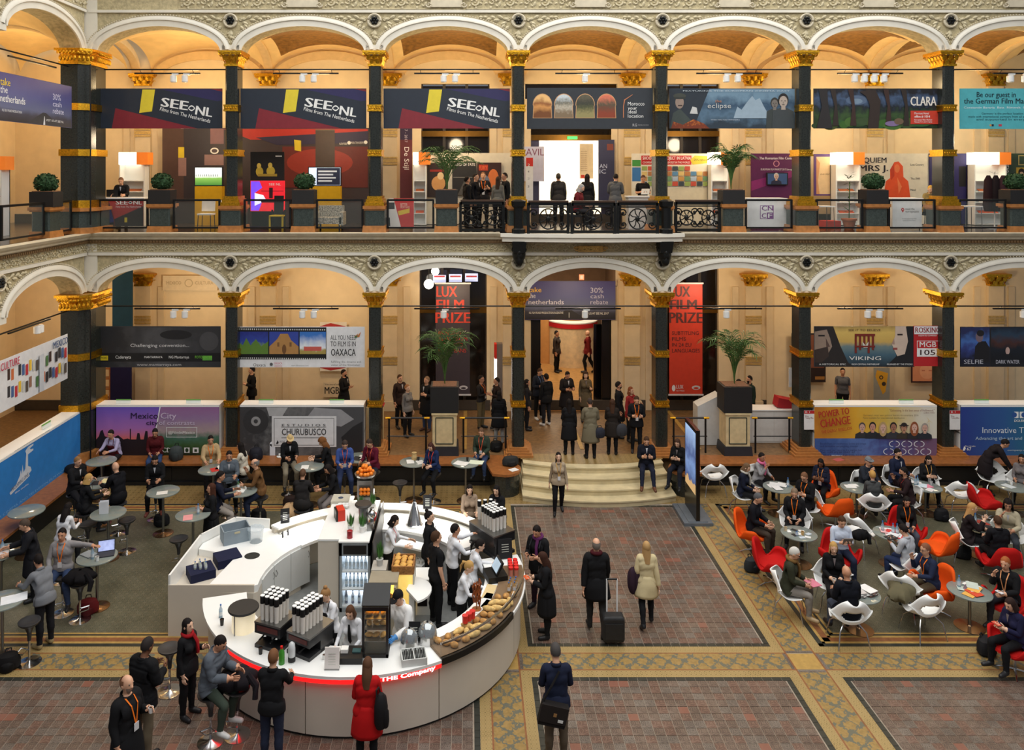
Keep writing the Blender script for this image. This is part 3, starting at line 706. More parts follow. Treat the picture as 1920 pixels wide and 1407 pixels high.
# ================================================================ BANNERS AND BOARDS
WHT=(238,238,234); BLK=(24,24,24)
def ell(x,y,rx,ry=None,n=18,a0=0,a1=360):
    ry=ry or rx; return [(x+rx*math.cos(R(a0+(a1-a0)*i/n)),y+ry*math.sin(R(a0+(a1-a0)*i/n))) for i in range(n+(0 if a1-a0>=360 else 1))]
def rc(x0,y0,x1,y1): return [(x0,y0),(x1,y0),(x1,y1),(x0,y1)]
def pm(c,rough=.55): return c if not isinstance(c,tuple) else cm(c,rough)
def board(name,label,cat,rect,Y,base,shapes=(),texts=(),thick=.012,left=False,group=None,ppm=None,parts=True,rough=.55,rod=False):
    """flat printed board. rect and prints are measured in photo pixels on the plane at depth Y (left: on the left arcade plane, 0..100 units)"""
    if left:
        (s0,s1,z0,z1)=rect
        def cv(x,y): return s0+(s1-s0)*x/100.0,z1-(z1-z0)*y/100.0
        t=thing(name,label,cat,(XC,0,0),R(90),group); x0,x1=s0,s1; yy=Y
    else:
        def cv(x,y): return W(x,y,Y)
        x0,z1=cv(rect[0],rect[1]); x1,z0=cv(rect[2],rect[3]); t=thing(name,label,cat,((x0+x1)/2,Y,z0),0,group); yy=0
        ox,oz=(x0+x1)/2,z0
        _cv=cv
        def cv(x,y):
            a,b=_cv(x,y); return a-ox,b-oz
        x0-=ox; x1-=ox; z1-=oz; z0=0
    b=MB(); b.bb(x0,x1,yy-thick/2,yy+thick/2,z0,z1); part('panel',b,pm(base,rough),t)
    lay=1
    def emit_(nm,items):
        nonlocal lay
        if not items: return
        mb=MB(); ms=[]
        for m,vs,fs in items:
            if m not in ms: ms.append(m)
            mb.add(vs,fs,ms.index(m))
        mb.build(nm,ms,t)
    items=[]
    for c,poly in shapes:
        m=pm(c,rough); y=yy-thick/2-.0012*lay; lay+=1
        pts=[cv(*p) for p in poly]; ar=sum(a[0]*b_[1]-b_[0]*a[1] for a,b_ in zip(pts,pts[1:]+pts[:1]))
        if ar<0: pts=pts[::-1]
        items.append((m,[(a,y,c_) for a,c_ in pts],[tuple(range(len(pts)))]))
    emit_('print',items); items=[]
    for tx in texts:
        s,xa,xb,yc,ch,c=tx[:6]; rot=tx[6] if len(tx)>6 else 0; bold=tx[7] if len(tx)>7 else 0
        vs,fs=text_mesh(s,1,'LEFT')
        if not vs: continue
        mx=max(v[0] for v in vs); mn=min(v[0] for v in vs); y=yy-thick/2-.0012*(lay+1)
        A=cv(xa,yc); B=cv(xb,yc); A2=cv(xa,yc-ch/2); hh=abs(A2[1]-A[1])*2; wd=B[0]-A[0]; cx_,cz_=(A[0]+B[0])/2,A[1]
        mv=max(v[1] for v in vs); sx=wd/(mx-mn); sz=hh/.70; cr,sr=math.cos(R(rot)),math.sin(R(rot)); out=[]
        for vx,vy,_ in vs:
            px=(vx-(mx+mn)/2)*sx; pz=(vy-.0)*sz
            out.append((cx_+px*cr-pz*sr,y,cz_+px*sr+pz*cr))
        if bold:
            n_=len(out); w_=bold*sx; out=[(a+k*w_*cr,y_-.0003*k,c_+k*w_*sr) for k in (-1,0,1) for a,y_,c_ in out]; fs=[tuple(i+n_*k for i in f_) for k in range(3) for f_ in fs]
        emit_('lettering',[(pm(c,rough),out,fs)])
    return t
def shoulders(x,y,s,cl,skin,hair,lo=None,long=False,hat=None):
    """printed head and shoulders portrait, x,y = chin"""
    sh=[(cl,[(x-s*1.25,lo or y+s*1.5),(x-s*1.15,y+s*.55),(x-s*.4,y+s*.15),(x+s*.4,y+s*.15),(x+s*1.15,y+s*.55),(x+s*1.25,lo or y+s*1.5)])]
    if long: sh.append((hair,ell(x,y-s*.35,s*.72,s*1.25)))
    else: sh.append((hair,ell(x,y-s*.75,s*.58,s*.72)))
    sh+=[(skin,[(x-s*.2,y-s*.2),(x+s*.2,y-s*.2),(x+s*.25,y+s*.35),(x-s*.25,y+s*.35)]),(skin,ell(x,y-s*.55,s*.46,s*.62))]
    d=tuple(int(v*.45) for v in skin)
    sh+=[(d,ell(x-s*.19,y-s*.62,s*.1,s*.05,8)),(d,ell(x+s*.19,y-s*.62,s*.1,s*.05,8)),(d,ell(x,y-s*.2,s*.16,s*.05,8)),(tuple(int(v*.8) for v in skin),[(x-s*.07,y-s*.35),(x+s*.07,y-s*.35),(x,y-s*.6)])]
    if hat: sh+=[(hat,ell(x,y-s*1.02,s*.85,s*.14)),(hat,ell(x,y-s*1.15,s*.5,s*.35))]
    return sh
NAVY=(34,42,54); RED=(128,34,44); YEL=(226,204,52); IND=(42,38,84)
def eye(x,y,w,h,c,th=1.1):
    up=[(x-w+2*w*i/8,y-h*math.sin(PI*i/8)) for i in range(9)]; dn=[(x+w-2*w*i/8,y+h*math.sin(PI*i/8)) for i in range(9)]
    o=up+dn[1:-1]; k=[(x+(a-x)*.72,y+(b-y)*.55) for a,b in o]; return [(c,o),(NAVY,k)]
def see_nl(x0,x1,lab):
    k=(x1-x0)/237.0
    def X(v): return x0+(v-182)*k
    sh=[(IND,[(X(300),167),(x1,167),(x1,188),(X(410),190)]),(RED,[(X(217),203),(X(372),241),(X(210),241)]),(RED,[(X(396),167),(x1,167),(x1,172)]) ,(YEL,[(X(268),168),(X(292),168),(X(286),209),(X(262),212)])]
    sh+=eye(X(361),203,7*k,5.5,WHT)
    board('banner',lab,'banner',(x0,166,x1,241),.3,NAVY,sh,[('SEE',X(304),X(354),196,17,WHT,-9,.03),('NL',X(369),X(400),210,17,WHT,-9,.03),('Films from The Netherlands',X(300),X(398),216,7,WHT,-14,.005)])
see_nl(182,417,'black film banner with slanted white lettering and yellow bar, nearest the corner pier')
see_nl(451,687,'black film banner with slanted white lettering and yellow bar, middle of three')
see_nl(719,956,'black film banner with slanted white lettering and yellow bar, rightmost of three')
# arched windows banner
arches=[]
desert=ramp_mat('print_desert',[(.2,(120,70,30)),(.45,(214,150,80)),(.6,(150,90,44)),(.8,(240,190,120))],2,.3,3)
town=ramp_mat('print_town',[(.2,(130,110,84)),(.45,(190,180,160)),(.6,(120,116,100)),(.9,(206,214,216))],2,.2,16)
field=ramp_mat('print_field',[(.2,(150,140,90)),(.45,(84,86,54)),(.6,(60,60,48)),(.9,(96,90,70))],2,.2,16)
kas=ramp_mat('print_kasbah',[(.2,(140,60,34)),(.45,(110,70,50)),(.55,(90,80,60)),(.9,(226,120,90))],2,.2,14)
for i,m in enumerate((desert,town,field,kas)):
    x=1017+40*i
    o=[(x-17,221),(x+17,221),(x+16,200)]+[(x+17*math.cos(R(a)),197-20*math.sin(R(a))) for a in range(0,181,15)]+[(x-16,200)]
    arches.append(((206,158,110),[(x+(a-x)*1.07,205+(b-205)*1.05) for a,b in o])); arches.append((m,o))
arches+= [((190,120,80),[(1168,221),(1169.5,221),(1169.5,200),(1172,188),(1186,178),(1186,177),(1170,187),(1168,200)])]
board('banner','dark grey banner with four arched desert pictures over the balcony','banner',(988,165,1224,242),.3,(44,49,55),arches,[('Morocco',1177,1208,195,7,WHT),('your',1177,1194,203,6,WHT),('ideal',1177,1193,210,6.5,WHT),('location',1177,1206,218,6.5,WHT),('RG',1186,1194,235,5,(190,190,190)),('MOROCCO',1196,1216,235,3,(150,150,150))])
# war film banner
sh=[(ramp_mat('print_war_sky',[(.1,(40,54,66)),(.35,(84,112,134)),(.6,(50,76,100)),(.85,(110,140,160))],2,.35,3),rc(1256,167,1490,241)),((34,44,54),[(1256,167),(1330,167),(1300,241),(1256,241)])]
sh+=[((60,70,66),[(1256,241),(1262,212),(1275,204),(1292,222),(1310,241)]),((150,130,116),ell(1274,192,8,12)),((62,66,58),ell(1274,180,12,5)),((46,50,46),rc(1264,182,1285,186)),((60,44,40),rc(1271,197,1279,199)),
     (ramp_mat('print_fire',[(.1,(120,50,20)),(.5,(240,140,50)),(.8,(250,210,140))],2,.4,14),[(1258,241),(1262,228),(1280,234),(1300,224),(1320,232),(1330,241)]),
     ((200,200,196),[(1293,213),(1298,200),(1306,202),(1308,214)]),((150,170,184),[(1375,222),(1382,200),(1390,206),(1400,192),(1410,180),(1416,188),(1424,184),(1432,200),(1440,214),(1442,222)])]
sh+=shoulders(1452,202,13,(56,62,60),(120,112,104),(50,48,44),241)+shoulders(1468,200,17,(60,66,68),(176,160,146),(36,32,30),241)
board('banner','blue-grey war film banner with printed men and burning castle','banner',(1255,166,1490,241),.3,(46,60,74),sh,[('eclipse',1326,1370,199,9,(196,196,190)),('the',1340,1352,190,5,(190,120,70)),('FEATURING THE EUROPEAN CINEMA CAST',1280,1480,171,2.5,(190,200,205)),('WAR HAS NO WINNERS',1332,1386,225,2.5,(180,190,200))])
# fairy-tale banner (plain forest, no figures)
forest=ramp_mat('print_forest',[(.1,(30,50,26)),(.35,(58,84,44)),(.55,(28,34,40)),(.75,(70,90,120)),(.95,(30,30,34))],2,.28,5)
sh=[(forest,rc(1526,167,1760,241)),((86,104,130),ell(1606,188,20,9)),((120,140,160),ell(1606,190,11,5))]+[((46+k%3*12,70+k*7%40,36+k%2*8),ell(1530+13*k,236-(k*5)%9,9+k%4*3,5+k%3*2)) for k in range(17)]+[((50+k%2*10,40,34),[(1560+33*k,236),(1564+33*k,200),(1556+33*k,168),(1566+33*k,168),(1569+33*k,200),(1572+33*k,236)]) for k in range(5)]+[((52,40,34),[(1626,241),(1632,200),(1622,180),(1610,172),(1640,168),(1650,190),(1646,241)]),((44,40,40),[(1530,241),(1540,200),(1534,168),(1550,167),(1552,200),(1560,241)]),((200,60,40),[(1706,208),(1758,208),(1758,233),(1706,233)]),((130,110,150),ell(1672,232,14,5)),((110,90,70),ell(1684,228,9,6))]
board('banner','dark forest film banner with red box and large white title','banner',(1525,166,1760,241),.3,(40,44,40),sh,[('CLARA',1706,1754,191,17,(232,226,214),0,.03),('Marriott Hotel',1713,1740,213,4,WHT),('office # 1014',1713,1742,219,4.5,WHT,0,.02),('European Film Market',1713,1746,225,3,WHT),('February 9-17, 2017 | Berlin',1713,1746,229,2.5,WHT)])
board('banner','turquoise guest banner at the right edge of the upper gallery','banner',(1799,166,2034,242),.3,(86,182,190),[((225,150,60),ell(1857,235,2,2,8)),((30,40,60),rc(1859,233,1863,237)),((200,60,80),rc(1872,233,1878,237))],[('Be our guest in',1831,1904,178,10,(20,40,52),0,.01),('the German Film Market',1807,1942,190,10,(20,40,52),0,.01),('Constantin Bavaria  Beta  Filmwelt  Global Screen',1807,1960,202,4,(230,244,244)),('Germany is the perfect location for films',1840,1940,213,4,(40,90,100)),('made with international partners from all around the world',1815,1960,219,4,(40,90,100)),('and supported in every way',1830,1940,224,4,(40,90,100))])
# left wing banners
nl_sky=ramp_mat('print_dutch_sky',[(.0,(36,34,40)),(.18,(60,60,74)),(.3,(98,104,134)),(.6,(84,88,140)),(1,(70,66,124))],2,.08,3)
board('banner','purple sky rebate banner hanging in the left upper arch','banner',(-4.72,-.94,10.42,11.62),-.05,(64,66,104),[(nl_sky,rc(.5,1,99.5,99)),((50,50,54),[(40,99),(60,72),(64,72),(84,99)]),((220,220,220),[(60.5,99),(61.7,80),(62.3,80),(63,99)])],[('take',10,21,20,15,(240,206,40)),('the',10,18,36,15,WHT),('netherlands',10,38,54,15,WHT,0,.01),('30%',73,84,33,14,(220,220,240)),('cash',73,85,49,12,(220,220,240)),('rebate',73,88,65,13,(220,220,240)),('VISIT US AT SEE NL',64,88,88,5,WHT),('NL FILM FUND PRODUCTION',12,34,78,5,WHT)],left=True)
sh=[]
cols=[(60,40,34),(190,50,60),(220,220,214),(50,50,54),(90,80,70),(206,110,60),(230,190,60),(80,120,70),(70,100,150),(150,110,90),(40,40,44),(200,200,190)]
for k in range(18):
    x=24+k*4.1
    for j in (0,1):
        if (k*2+j)%11==4: continue
        sh.append((cols[(k*5+j*3)%12],rc(x,22+34*j+(k%3)*3,x+3,44+34*j+(k%3)*3)))
sh.append(((206,210,214),rc(60,20,66,98)))
board('banner','white banner of small film posters hanging in the left lower arch','banner',(-4.95,-1.17,3.28,4.55),-.05,(226,226,226),sh,[('MEXICO',78,98,13,15,(30,70,120),0,.02),('FILM CULTURE',4,36,13,15,(190,30,70),0,.02)],left=True)
# lower hanging banners
sh=[(ramp_mat('print_dark_face',[(.2,(40,40,42)),(.5,(74,74,76)),(.8,(50,50,52))],0,.35,2.2),rc(177,614,414,688)),((26,26,28),ell(330,628,30,9)),((70,70,72),ell(392,640,18,18)),((18,18,18),rc(177,662,414,678)),((214,190,30),rc(181,667,203,676)),((90,160,60),rc(380,667,398,676))]
board('banner','dark grey face banner over the purple city billboard','banner',(177,612,414,689),.3,(50,50,52),sh,[('Challenging convention...',245,355,648,6,(220,220,220)),('SEE MORE',183,201,671.5,4,(60,60,20)),('Cadereyta',217,246,670,6,WHT),('MANTARRAYA',271,305,670,4,WHT),('NG Mantarraya',317,355,670,5,WHT),('FOTOSENTER',366,398,670,5,(120,200,60)),('www.mantarraya.com',257,340,684,5,(190,190,190))])
sh=[((20,20,20),rc(447,614,612,674)),(ramp_mat('print_cactus',[(.1,(80,110,40)),(.5,(120,150,60)),(.6,(50,70,160)),(.9,(40,50,130))],2,.2,10),rc(447,622,503,664)),((92,128,50),[(447,664),(447,640),(455,648),(462,634),(470,648),(480,636),(490,650),(503,640),(503,664)]),
    ((52,72,160),rc(505,622,560,664)),((176,130,74),[(505,664),(505,650),(520,636),(526,626),(540,626),(546,638),(560,650),(560,664)]),((110,74,40),ell(533,655,4,9)),((120,84,50),rc(520,642,524,650)),((120,84,50),rc(543,642,547,650)),
    (ramp_mat('print_blue_sky',[(.2,(150,130,60)),(.4,(170,150,80)),(.5,(230,235,240)),(.8,(60,120,200))],2,.15,6),rc(562,622,611,664)),((200,90,80),rc(570,650,603,658)),((200,120,60),[(664,632),(672,625),(670,630),(677,622),(674,632)]),((60,120,70),[(664,632),(672,628),(668,634)]),((90,90,90),ell(509,683,3,3,10))]
for k in range(41): sh+=[((210,210,205),rc(449+k*4,616,451+k*4,618.5)),((210,210,205),rc(449+k*4,670,451+k*4,672.5))]
board('banner','white banner with three film-strip landscape pictures','banner',(446,613,684,689),.3,(232,232,232),sh,[('ALL YOU NEED',621,669,632,9,BLK,0,.005),('TO FILM IS IN',621,668,644,9,BLK,0,.005),('OAXACA',622,668,660,13,BLK,0,.015),('fulfilling the dreams and',622,678,677,4,(110,110,110)),('vision of the filmmaker',622,676,683,4,(110,110,110)),('Oaxaca',477,500,683,6,(60,60,60)),('OAXACA',516,531,680,4,(200,60,90)),('CREATIVO',516,531,685,3,(200,60,90)),('www.filmoaxaca.com',548,580,684,3,(130,130,130))])
# viking banner
sh=[(ramp_mat('print_sea',[(.0,(30,40,48)),(.3,(70,100,116)),(.5,(110,130,130)),(.62,(206,170,90)),(.85,(220,186,100)),(1,(170,140,80))],2,.06,5),rc(1527,612,1714,688)),((40,36,34),[(1527,612),(1562,612),(1576,650),(1590,680),(1600,688),(1527,688)]),((148,128,112),[(1527,622),(1550,618),(1556,634),(1560,650),(1552,664),(1527,670)]),((60,48,42),[(1527,656),(1552,650),(1554,668),(1540,680),(1527,680)]),((30,28,28),rc(1534,628,1546,631)),((90,70,62),[(1548,634),(1556,650),(1549,651)]),
    ((30,30,34),[(1700,612),(1714,612),(1714,688),(1660,688),(1680,668),(1684,640),(1684,622)]),((206,184,166),[(1678,612),(1698,612),(1702,640),(1696,664),(1682,668),(1676,656),(1672,646),(1678,630)]),((50,36,34),rc(1682,626,1692,629)),((150,70,66),rc(1674,652,1682,656)),((170,140,124),[(1676,634),(1671,645),(1677,646)])]
for k in range(5): sh.append(((120,40,30),rc(1602+k*8,626+(k%2)*4,1606+k*8,662-(k%3)*6)))
sh+=[((120,40,30),[(1602,626),(1640,626),(1640,630),(1602,630)]),((214,210,200),[(1616,640),(1622,648),(1628,640),(1626,652),(1618,652)]),((120,40,30),rc(1602,648,1640,651))]
board('banner','grey and gold banner with two printed faces looking across the sea','banner',(1526,612,1714,688),.3,(70,76,80),sh,[('SEE IT TO BELIEVE',1590,1650,619,4,(90,60,40)),('VIKING',1591,1651,672,7,(236,232,224)),('A HISTORICAL EPIC',1535,1585,683,3,WHT),('FROM CENTRAL PARTNERSHIP',1596,1648,683,3,WHT),('RELEASED BY THE STUDIO',1662,1710,683,3,WHT)])
board('banner','red and white stand number sign beside the sea film banner','sign',(1713,611,1765,687),.28,(186,36,40),[((230,230,230),rc(1714,612,1764,627)),((236,236,234),rc(1719,639,1760,669)),((186,36,40),rc(1720,640,1759,653))],[('ROSKINO',1716,1763,619.5,10,(150,40,44),0,.02),('RUSSIAN FILM COMMISSION',1722,1756,629.5,3,WHT),('MGB',1724,1755,646.5,10,WHT,0,.01),('105',1725,1753,661.5,10,(60,40,40),0,.01)])
sh=[(ramp_mat('print_blue_smoke',[(.1,(24,26,50)),(.4,(50,64,130)),(.6,(70,110,180)),(.9,(40,46,90))],2,.35,4),rc(1801,614,1855,680)),((24,22,26),[(1826,680),(1828,650),(1836,640),(1848,640),(1855,652),(1855,680)]),((120,100,110),ell(1836,632,7,10)),((30,26,28),ell(1838,625,7,6))]
board('banner','dark blue banner with man in smoke left of the dark water banner','banner',(1800,613,1857,688),.3,(26,28,40),sh,[('SELFIE',1807,1843,679,8,(200,200,210))])
sh=[(ramp_mat('print_night_sea',[(.1,(14,16,22)),(.4,(20,26,36)),(.55,(70,40,34)),(.8,(40,60,80)),(1,(24,34,50))],2,.22,4),rc(1858,614,1999,680)),((190,160,150),ell(1889,658,4,7)),((16,18,24),rc(1880,664,1898,670))]
board('banner','black banner with head rising from dark water at the right edge','banner',(1857.5,613,2000,688),.3,(20,22,28),sh,[('DARK WATER',1867,1911,679,7,(200,200,210))])
# vertical prize banners and doorway banner
def lux(x0,x1,base,ink,l3,lab):
    w_=x1-x0
    board('banner',lab,'banner',(x0,531,x1,741),3.6,base,[((210,210,214),rc(x0-2,530,x1+2,533)),((210,210,214),rc(x0-2,739,x1+2,742)),((220,220,224),ell(x0+8,728,3.4,6,12)),((200,200,204),ell(x1-12,727,8,4,14)),(base,ell(x1-12,728,5,2,12))],
      [('LUX',x0+2,x0+w_*.62,548,20,ink,0,.03),('FILM',x0+2,x0+w_*.82,572,18,ink,0,.03),('PRIZE',x0,x1,597,20,ink,0,.03)]+[(s,x0+5,x0+5+ww,625+11*i,7,ink) for i,(s,ww) in enumerate(l3)]+[('LUX',x0+13,x0+26,726,7,(210,210,214),0,.02),('FILM PRIZE',x0+13,x0+28,733,2.5,(210,210,214))])
lux(817,881,(62,54,62),(196,62,44),(('BRINGING',42),('FILMS FROM',54),('EUROPE TO',46),('EUROPEANS',52)),'tall dark violet hanging prize banner with red lettering')
lux(1255,1317,(196,56,34),(78,34,34),(('SUBTITLING',50),('FILMS',26),('IN 24 EU',36),('LANGUAGES',52)),'tall bright red hanging prize banner with dark lettering')
board('banner','purple sky rebate banner across the top of the entrance','banner',(984,527,1154,600),4.25,(58,54,92),[(nl_sky,rc(984,528,1154,599)),((46,44,48),[(1030,599),(1060,582),(1072,582),(1100,599)]),((220,220,220),rc(1066.5,586,1067.5,596))],[('take',991,1015,544,9,(236,190,60),0,.01),('the',991,1004,555,9,(220,220,236),0,.01),('netherlands',991,1057,567,9,(220,220,236),0,.01),('30%',1107,1131,545,10,(190,190,214)),('cash',1107,1132,556,8,(190,190,214)),('rebate',1107,1140,567,9,(190,190,214)),('VISIT US AT SEE NL 2017',1093,1141,588,4,WHT),('NL FILM FUND PRODUCTION INCENTIVE',992,1056,587,4,WHT)])
# ---------------------------------------------------------------- counters with billboards
def counter(x0,x1,base,sh,tx,lab,y0=760,y1=856,tags=2,ctr=None):
    Y=-.04; t=board('counter_billboard',lab,'counter',(x0,y0,x1,y1),Y,base,sh,tx,thick=.03)
    ax,az=W(x0,y0,Y); bx,_=W(x1,y0,Y); hw=(bx-ax)/2; h=az-W(x0,y1,Y)[1]
    b=MB(); b.bb(-hw,hw,-.02,.5,h-.05,h); part('worktop',b,m_white,t)
    b=MB(); b.bb(-hw,-hw+.03,.02,.5,0,h-.05); b.bb(hw-.03,hw,.02,.5,0,h-.05); b.bb(-hw,hw,.0,.5,.7,.73); part('carcass',b,m_white,t)
    for k in range(tags):
        u=hw*(-.6+1.15*k); c=thing('desk_sign','white and green desk sign on the counter, %s end of the %s'%(('left','right')[k],ctr),'sign',((ax+bx)/2+u,Y+.16,az),0)
        q=MB(); q.box((0,0,.06),(.44,.02,.11),rx=-.25); part('card',q,cm((232,236,226)),c)
        q=MB(); q.box((0,.004,.115),(.44,.02,.03),rx=-.25); part('green_edge',q,cm((110,170,80)),c)
    return t
city=ramp_mat('print_city_sky',[(.0,(30,24,30)),(.22,(40,26,40)),(.3,(220,110,90)),(.55,(170,110,180)),(1,(104,84,190))],2,.04,3)
city2=ramp_mat('print_city_hill',[(.0,(30,40,24)),(.2,(60,90,50)),(.35,(70,110,90)),(.5,(170,150,150)),(.75,(150,120,160)),(1,(150,100,150))],2,.1,7)
sk=[(181,850),(181,824),(186,818),(189,808),(193,806),(197,818),(210,822),(222,816),(232,824),(240,822),(244,824),(244,804),(246,804),(246,824),(256,824),(258,812),(262,812),(264,824),(270,824),(273,808),(277,808),(278,822),(292,822),(290,850)]
sh=[(city,rc(181,762,302,854)),(city2,[(302,762),(411,762),(411,854),(284,854)]),((30,20,26),[(x,y) for x,y in sk]),((240,240,240),[(300,761),(302,761),(290,826),(288,826)]),((230,232,230),rc(312,801,370,802)),((230,232,230),rc(312,819,370,820)),((230,232,230),rc(312,801,313,820)),((230,232,230),rc(369,801,370,820)),((225,225,225),rc(346,839,356,849)),((225,225,225),rc(362,839,373,849)),((40,60,36),ell(351,844,3,4)),((40,60,36),rc(365,842,370,847))]
counter(181,411,(70,50,90),sh,[('Mexico',246,297,780,11,(40,24,60),0,.01),('City',302,331,780,11,(214,196,220),0,.01),('city',275,297,793,8,(40,24,60),0,.01),('of contrasts',299,366,793,8,(206,190,214),0,.01),('@FilmInMexico',316,366,811,5,WHT,0,.01),('CDMX',305,340,844,9,WHT,0,.03)],'counter with purple and green city billboard beside the corner pier',ctr='purple city counter')
sh=[(ramp_mat('print_grey_machine',[(.1,(60,60,62)),(.4,(110,110,110)),(.7,(74,74,76))],0,.4,5),rc(450,762,682,856)),((50,50,52),ell(480,790,24,24)),((150,150,150),ell(480,790,9,9)),((60,60,62),ell(480,790,4,4)),((150,150,152),[(570,790),(590,764),(640,768),(664,786),(640,800)]),((176,176,176),[(500,764),(540,764),(530,780),(505,780)]),((36,36,38),[(640,820),(662,800),(680,790),(680,850),(650,850)]),((220,220,220),rc(510,780,631,838)),((120,120,120),rc(514,784,627,785)),((120,120,120),rc(514,834,627,835)),((120,120,120),rc(514,784,515,835)),((120,120,120),rc(626,784,627,835)),((60,60,60),rc(528,800,612,800.8)),((60,60,60),rc(528,820,612,820.8)),((40,40,40),[(518,832),(521,825),(523,829),(522,832)])]
counter(450,682,(84,84,86),sh,[('CHURUBUSCO',529,612,810,12,(40,40,42),0,.005),('E S T U D I O S',529,611,797,4,(80,80,80)),('IMCINE',525,535,828,4,(120,120,120))],'counter with grey film machinery billboard and white name plate',ctr='grey studio counter')
py=ramp_mat('print_yellow',[(.0,(190,120,40)),(.35,(226,170,50)),(.6,(222,190,90)),(.9,(230,224,206))],0,.12,3)
pb=ramp_mat('print_blue_cloud',[(.1,(60,90,150)),(.4,(90,120,180)),(.6,(70,80,140)),(.9,(120,90,120))],0,.3,5)
sh=[(py,rc(1527,762,1756,822)),(pb,rc(1527,822,1756,855))]
pe=[((50,52,56),(214,170,150),(90,80,76)),((40,44,50),(206,150,130),(30,30,30)),((40,40,44),(220,180,160),(190,160,110)),((56,58,64),(170,120,96),(40,36,34)),((60,54,44),(190,140,110),(40,36,32)),((44,44,48),(224,180,160),(150,84,50)),((40,44,54),(214,170,150),(170,160,150))]
for i,(c,s_,h_) in enumerate(pe): sh+=shoulders(1616+i*19.2,808+(i%2)*-1,11,c,s_,h_,822,i in (2,5),(44,40,38) if i==4 else None)
for i in range(3): sh+=[((225,230,235),[(a,b) for a,b in ell(1673+23*i,831,9,6,20,100,260)]+[(a,b) for a,b in ell(1673+23*i,831,7.6,5,20,260,100)]),((225,230,235),[(a,b) for a,b in ell(1675+23*i,831,9,6,20,-80,80)]+[(a,b) for a,b in ell(1675+23*i,831,7.6,5,20,80,-80)])]
for i in range(4): sh+=[((225,230,235),[(a,b) for a,b in ell(1662+23*i,845,9,6,20,100,260)]+[(a,b) for a,b in ell(1662+23*i,845,7.6,5,20,260,100)]),((225,230,235),[(a,b) for a,b in ell(1664+23*i,845,9,6,20,-80,80)]+[(a,b) for a,b in ell(1664+23*i,845,7.6,5,20,80,-80)])]
sh+=[((220,200,150),rc(1737.5,786,1738.5,806)),((220,200,150),[(1738,786),(1746,792),(1738,787.5)]),((220,200,150),[(1738,786),(1733,778),(1737,787)]),((220,200,150),[(1738,786),(1732,793),(1738,788)])]
counter(1527,1756,(210,170,80),sh,[('POWER TO',1532,1589,773,12,(176,44,34),8,.03),('CHANGE',1535,1591,790,15,(176,44,34),8,.03),('THE ENERGY REBELLION',1537,1594,805,6,(176,44,34),8,.01),('"Galvanizing. In the best sense of Hollywood."',1664,1748,768,4.5,(120,50,40)),('LUBAN TIMES',1728,1748,772.5,2.5,(120,50,40)),("Germany's most seen political feature documentary 2016",1615,1718,777,3.5,(110,90,60)),('Now available for international distribution',1615,1692,782,3.5,(110,90,60)),('Benefit from our experiences: Screen and stream',1535,1620,830,4,(30,40,90)),('and innovative campaigning concept',1535,1605,834.5,4,(30,40,90)),('Meet us at our stand in the market hall',1535,1612,842,3.5,(30,40,90)),('Tel. +49 (0)30 2345 67',1535,1600,846,3.5,(30,40,90)),('Market screening: Feb 11th, 13:30 pm',1535,1622,851,3.5,(30,40,90))],'counter with yellow and blue billboard of seven printed people',ctr='yellow and blue counter')
sh=[(ramp_mat('print_blue_teal',[(.0,(40,60,140)),(.35,(44,90,150)),(.7,(30,120,130)),(1,(34,110,110))],0,.06,2),rc(1801,762,2031,857)),(WHT,[(1901,772),(1909,772),(1909,784),(1901,784)]),((44,84,150),ell(1901,778,5,5,14)),(WHT,[(1911,772),(1919,772),(1919,784),(1911,784)]),((44,84,150),ell(1919,778,5,5,14)),(WHT,[(1804,845),(1807,836),(1810,840),(1808,845)])]
counter(1801,2031,(44,90,140),sh,[('DOLBY',1901,1920,789,4.5,WHT,0,.02),('Innovative Technologies',1841,1993,807,11,(226,234,240)),('Advancing the art and science of film sound',1828,2002,822,6,(190,214,226)),('67',1812,1820,842,6,WHT,0,.02),('Berlinale',1809,1828,836.5,2.5,WHT),('company.com',1888,1930,844,3,(200,220,226))],'counter with blue green sound technology billboard at the right edge',y1=858,tags=1,ctr='blue green counter')
# blue billboard on the left wing
EM=lambda q:[(53+(x-60)*.54,6+(y-6)*.74) for x,y in q]
t=board('counter_billboard','counter with bright blue billboard and grey chimney emblem on the left side','counter',(-7.9,-.45,ZG,2.12),-.04,(40,124,196),[((206,214,222),EM([(66,80),(71,62),(72,50),(73,62),(74,40),(75,60),(77,54),(78,20),(80,20),(80,52),(83,58),(84,68),(80,74)])),((206,214,222),EM([(78,20),(77,12),(80,6),(86,6),(86,10),(82,12),(83,16),(86,18),(86,22),(80,24)])),((206,214,222),EM([(60,86),(74,66),(80,66),(82,78),(61,92)]))],[('PRODIMAG ONE',54,64,59,7,(120,130,150),9,.02),('film studio',56,64,72,3,(220,230,240)),('PRODUCTION HOUSE FOR CINEMA AND TELEVISION FILM WORLDWIDE',20,97,94,4,(120,180,230))],thick=.03,left=True)
b=MB(); b.bb(-7.9,-.45,-.06,.45,2.07,2.12); part('worktop',b,m_white,t); b=MB(); b.bb(-7.9,-7.87,0,.45,ZG,2.07); b.bb(-.48,-.45,0,.45,ZG,2.07); part('carcass',b,m_white,t)
c=thing('desk_sign','white and green desk sign on the blue billboard counter','sign',(XC-.15,-1.9,2.12),R(90))
q=MB(); q.box((0,0,.06),(.44,.02,.11),rx=-.25); part('card',q,cm((232,236,226)),c); q=MB(); q.box((0,.004,.115),(.44,.02,.03),rx=-.25); part('green_edge',q,cm((110,170,80)),c)
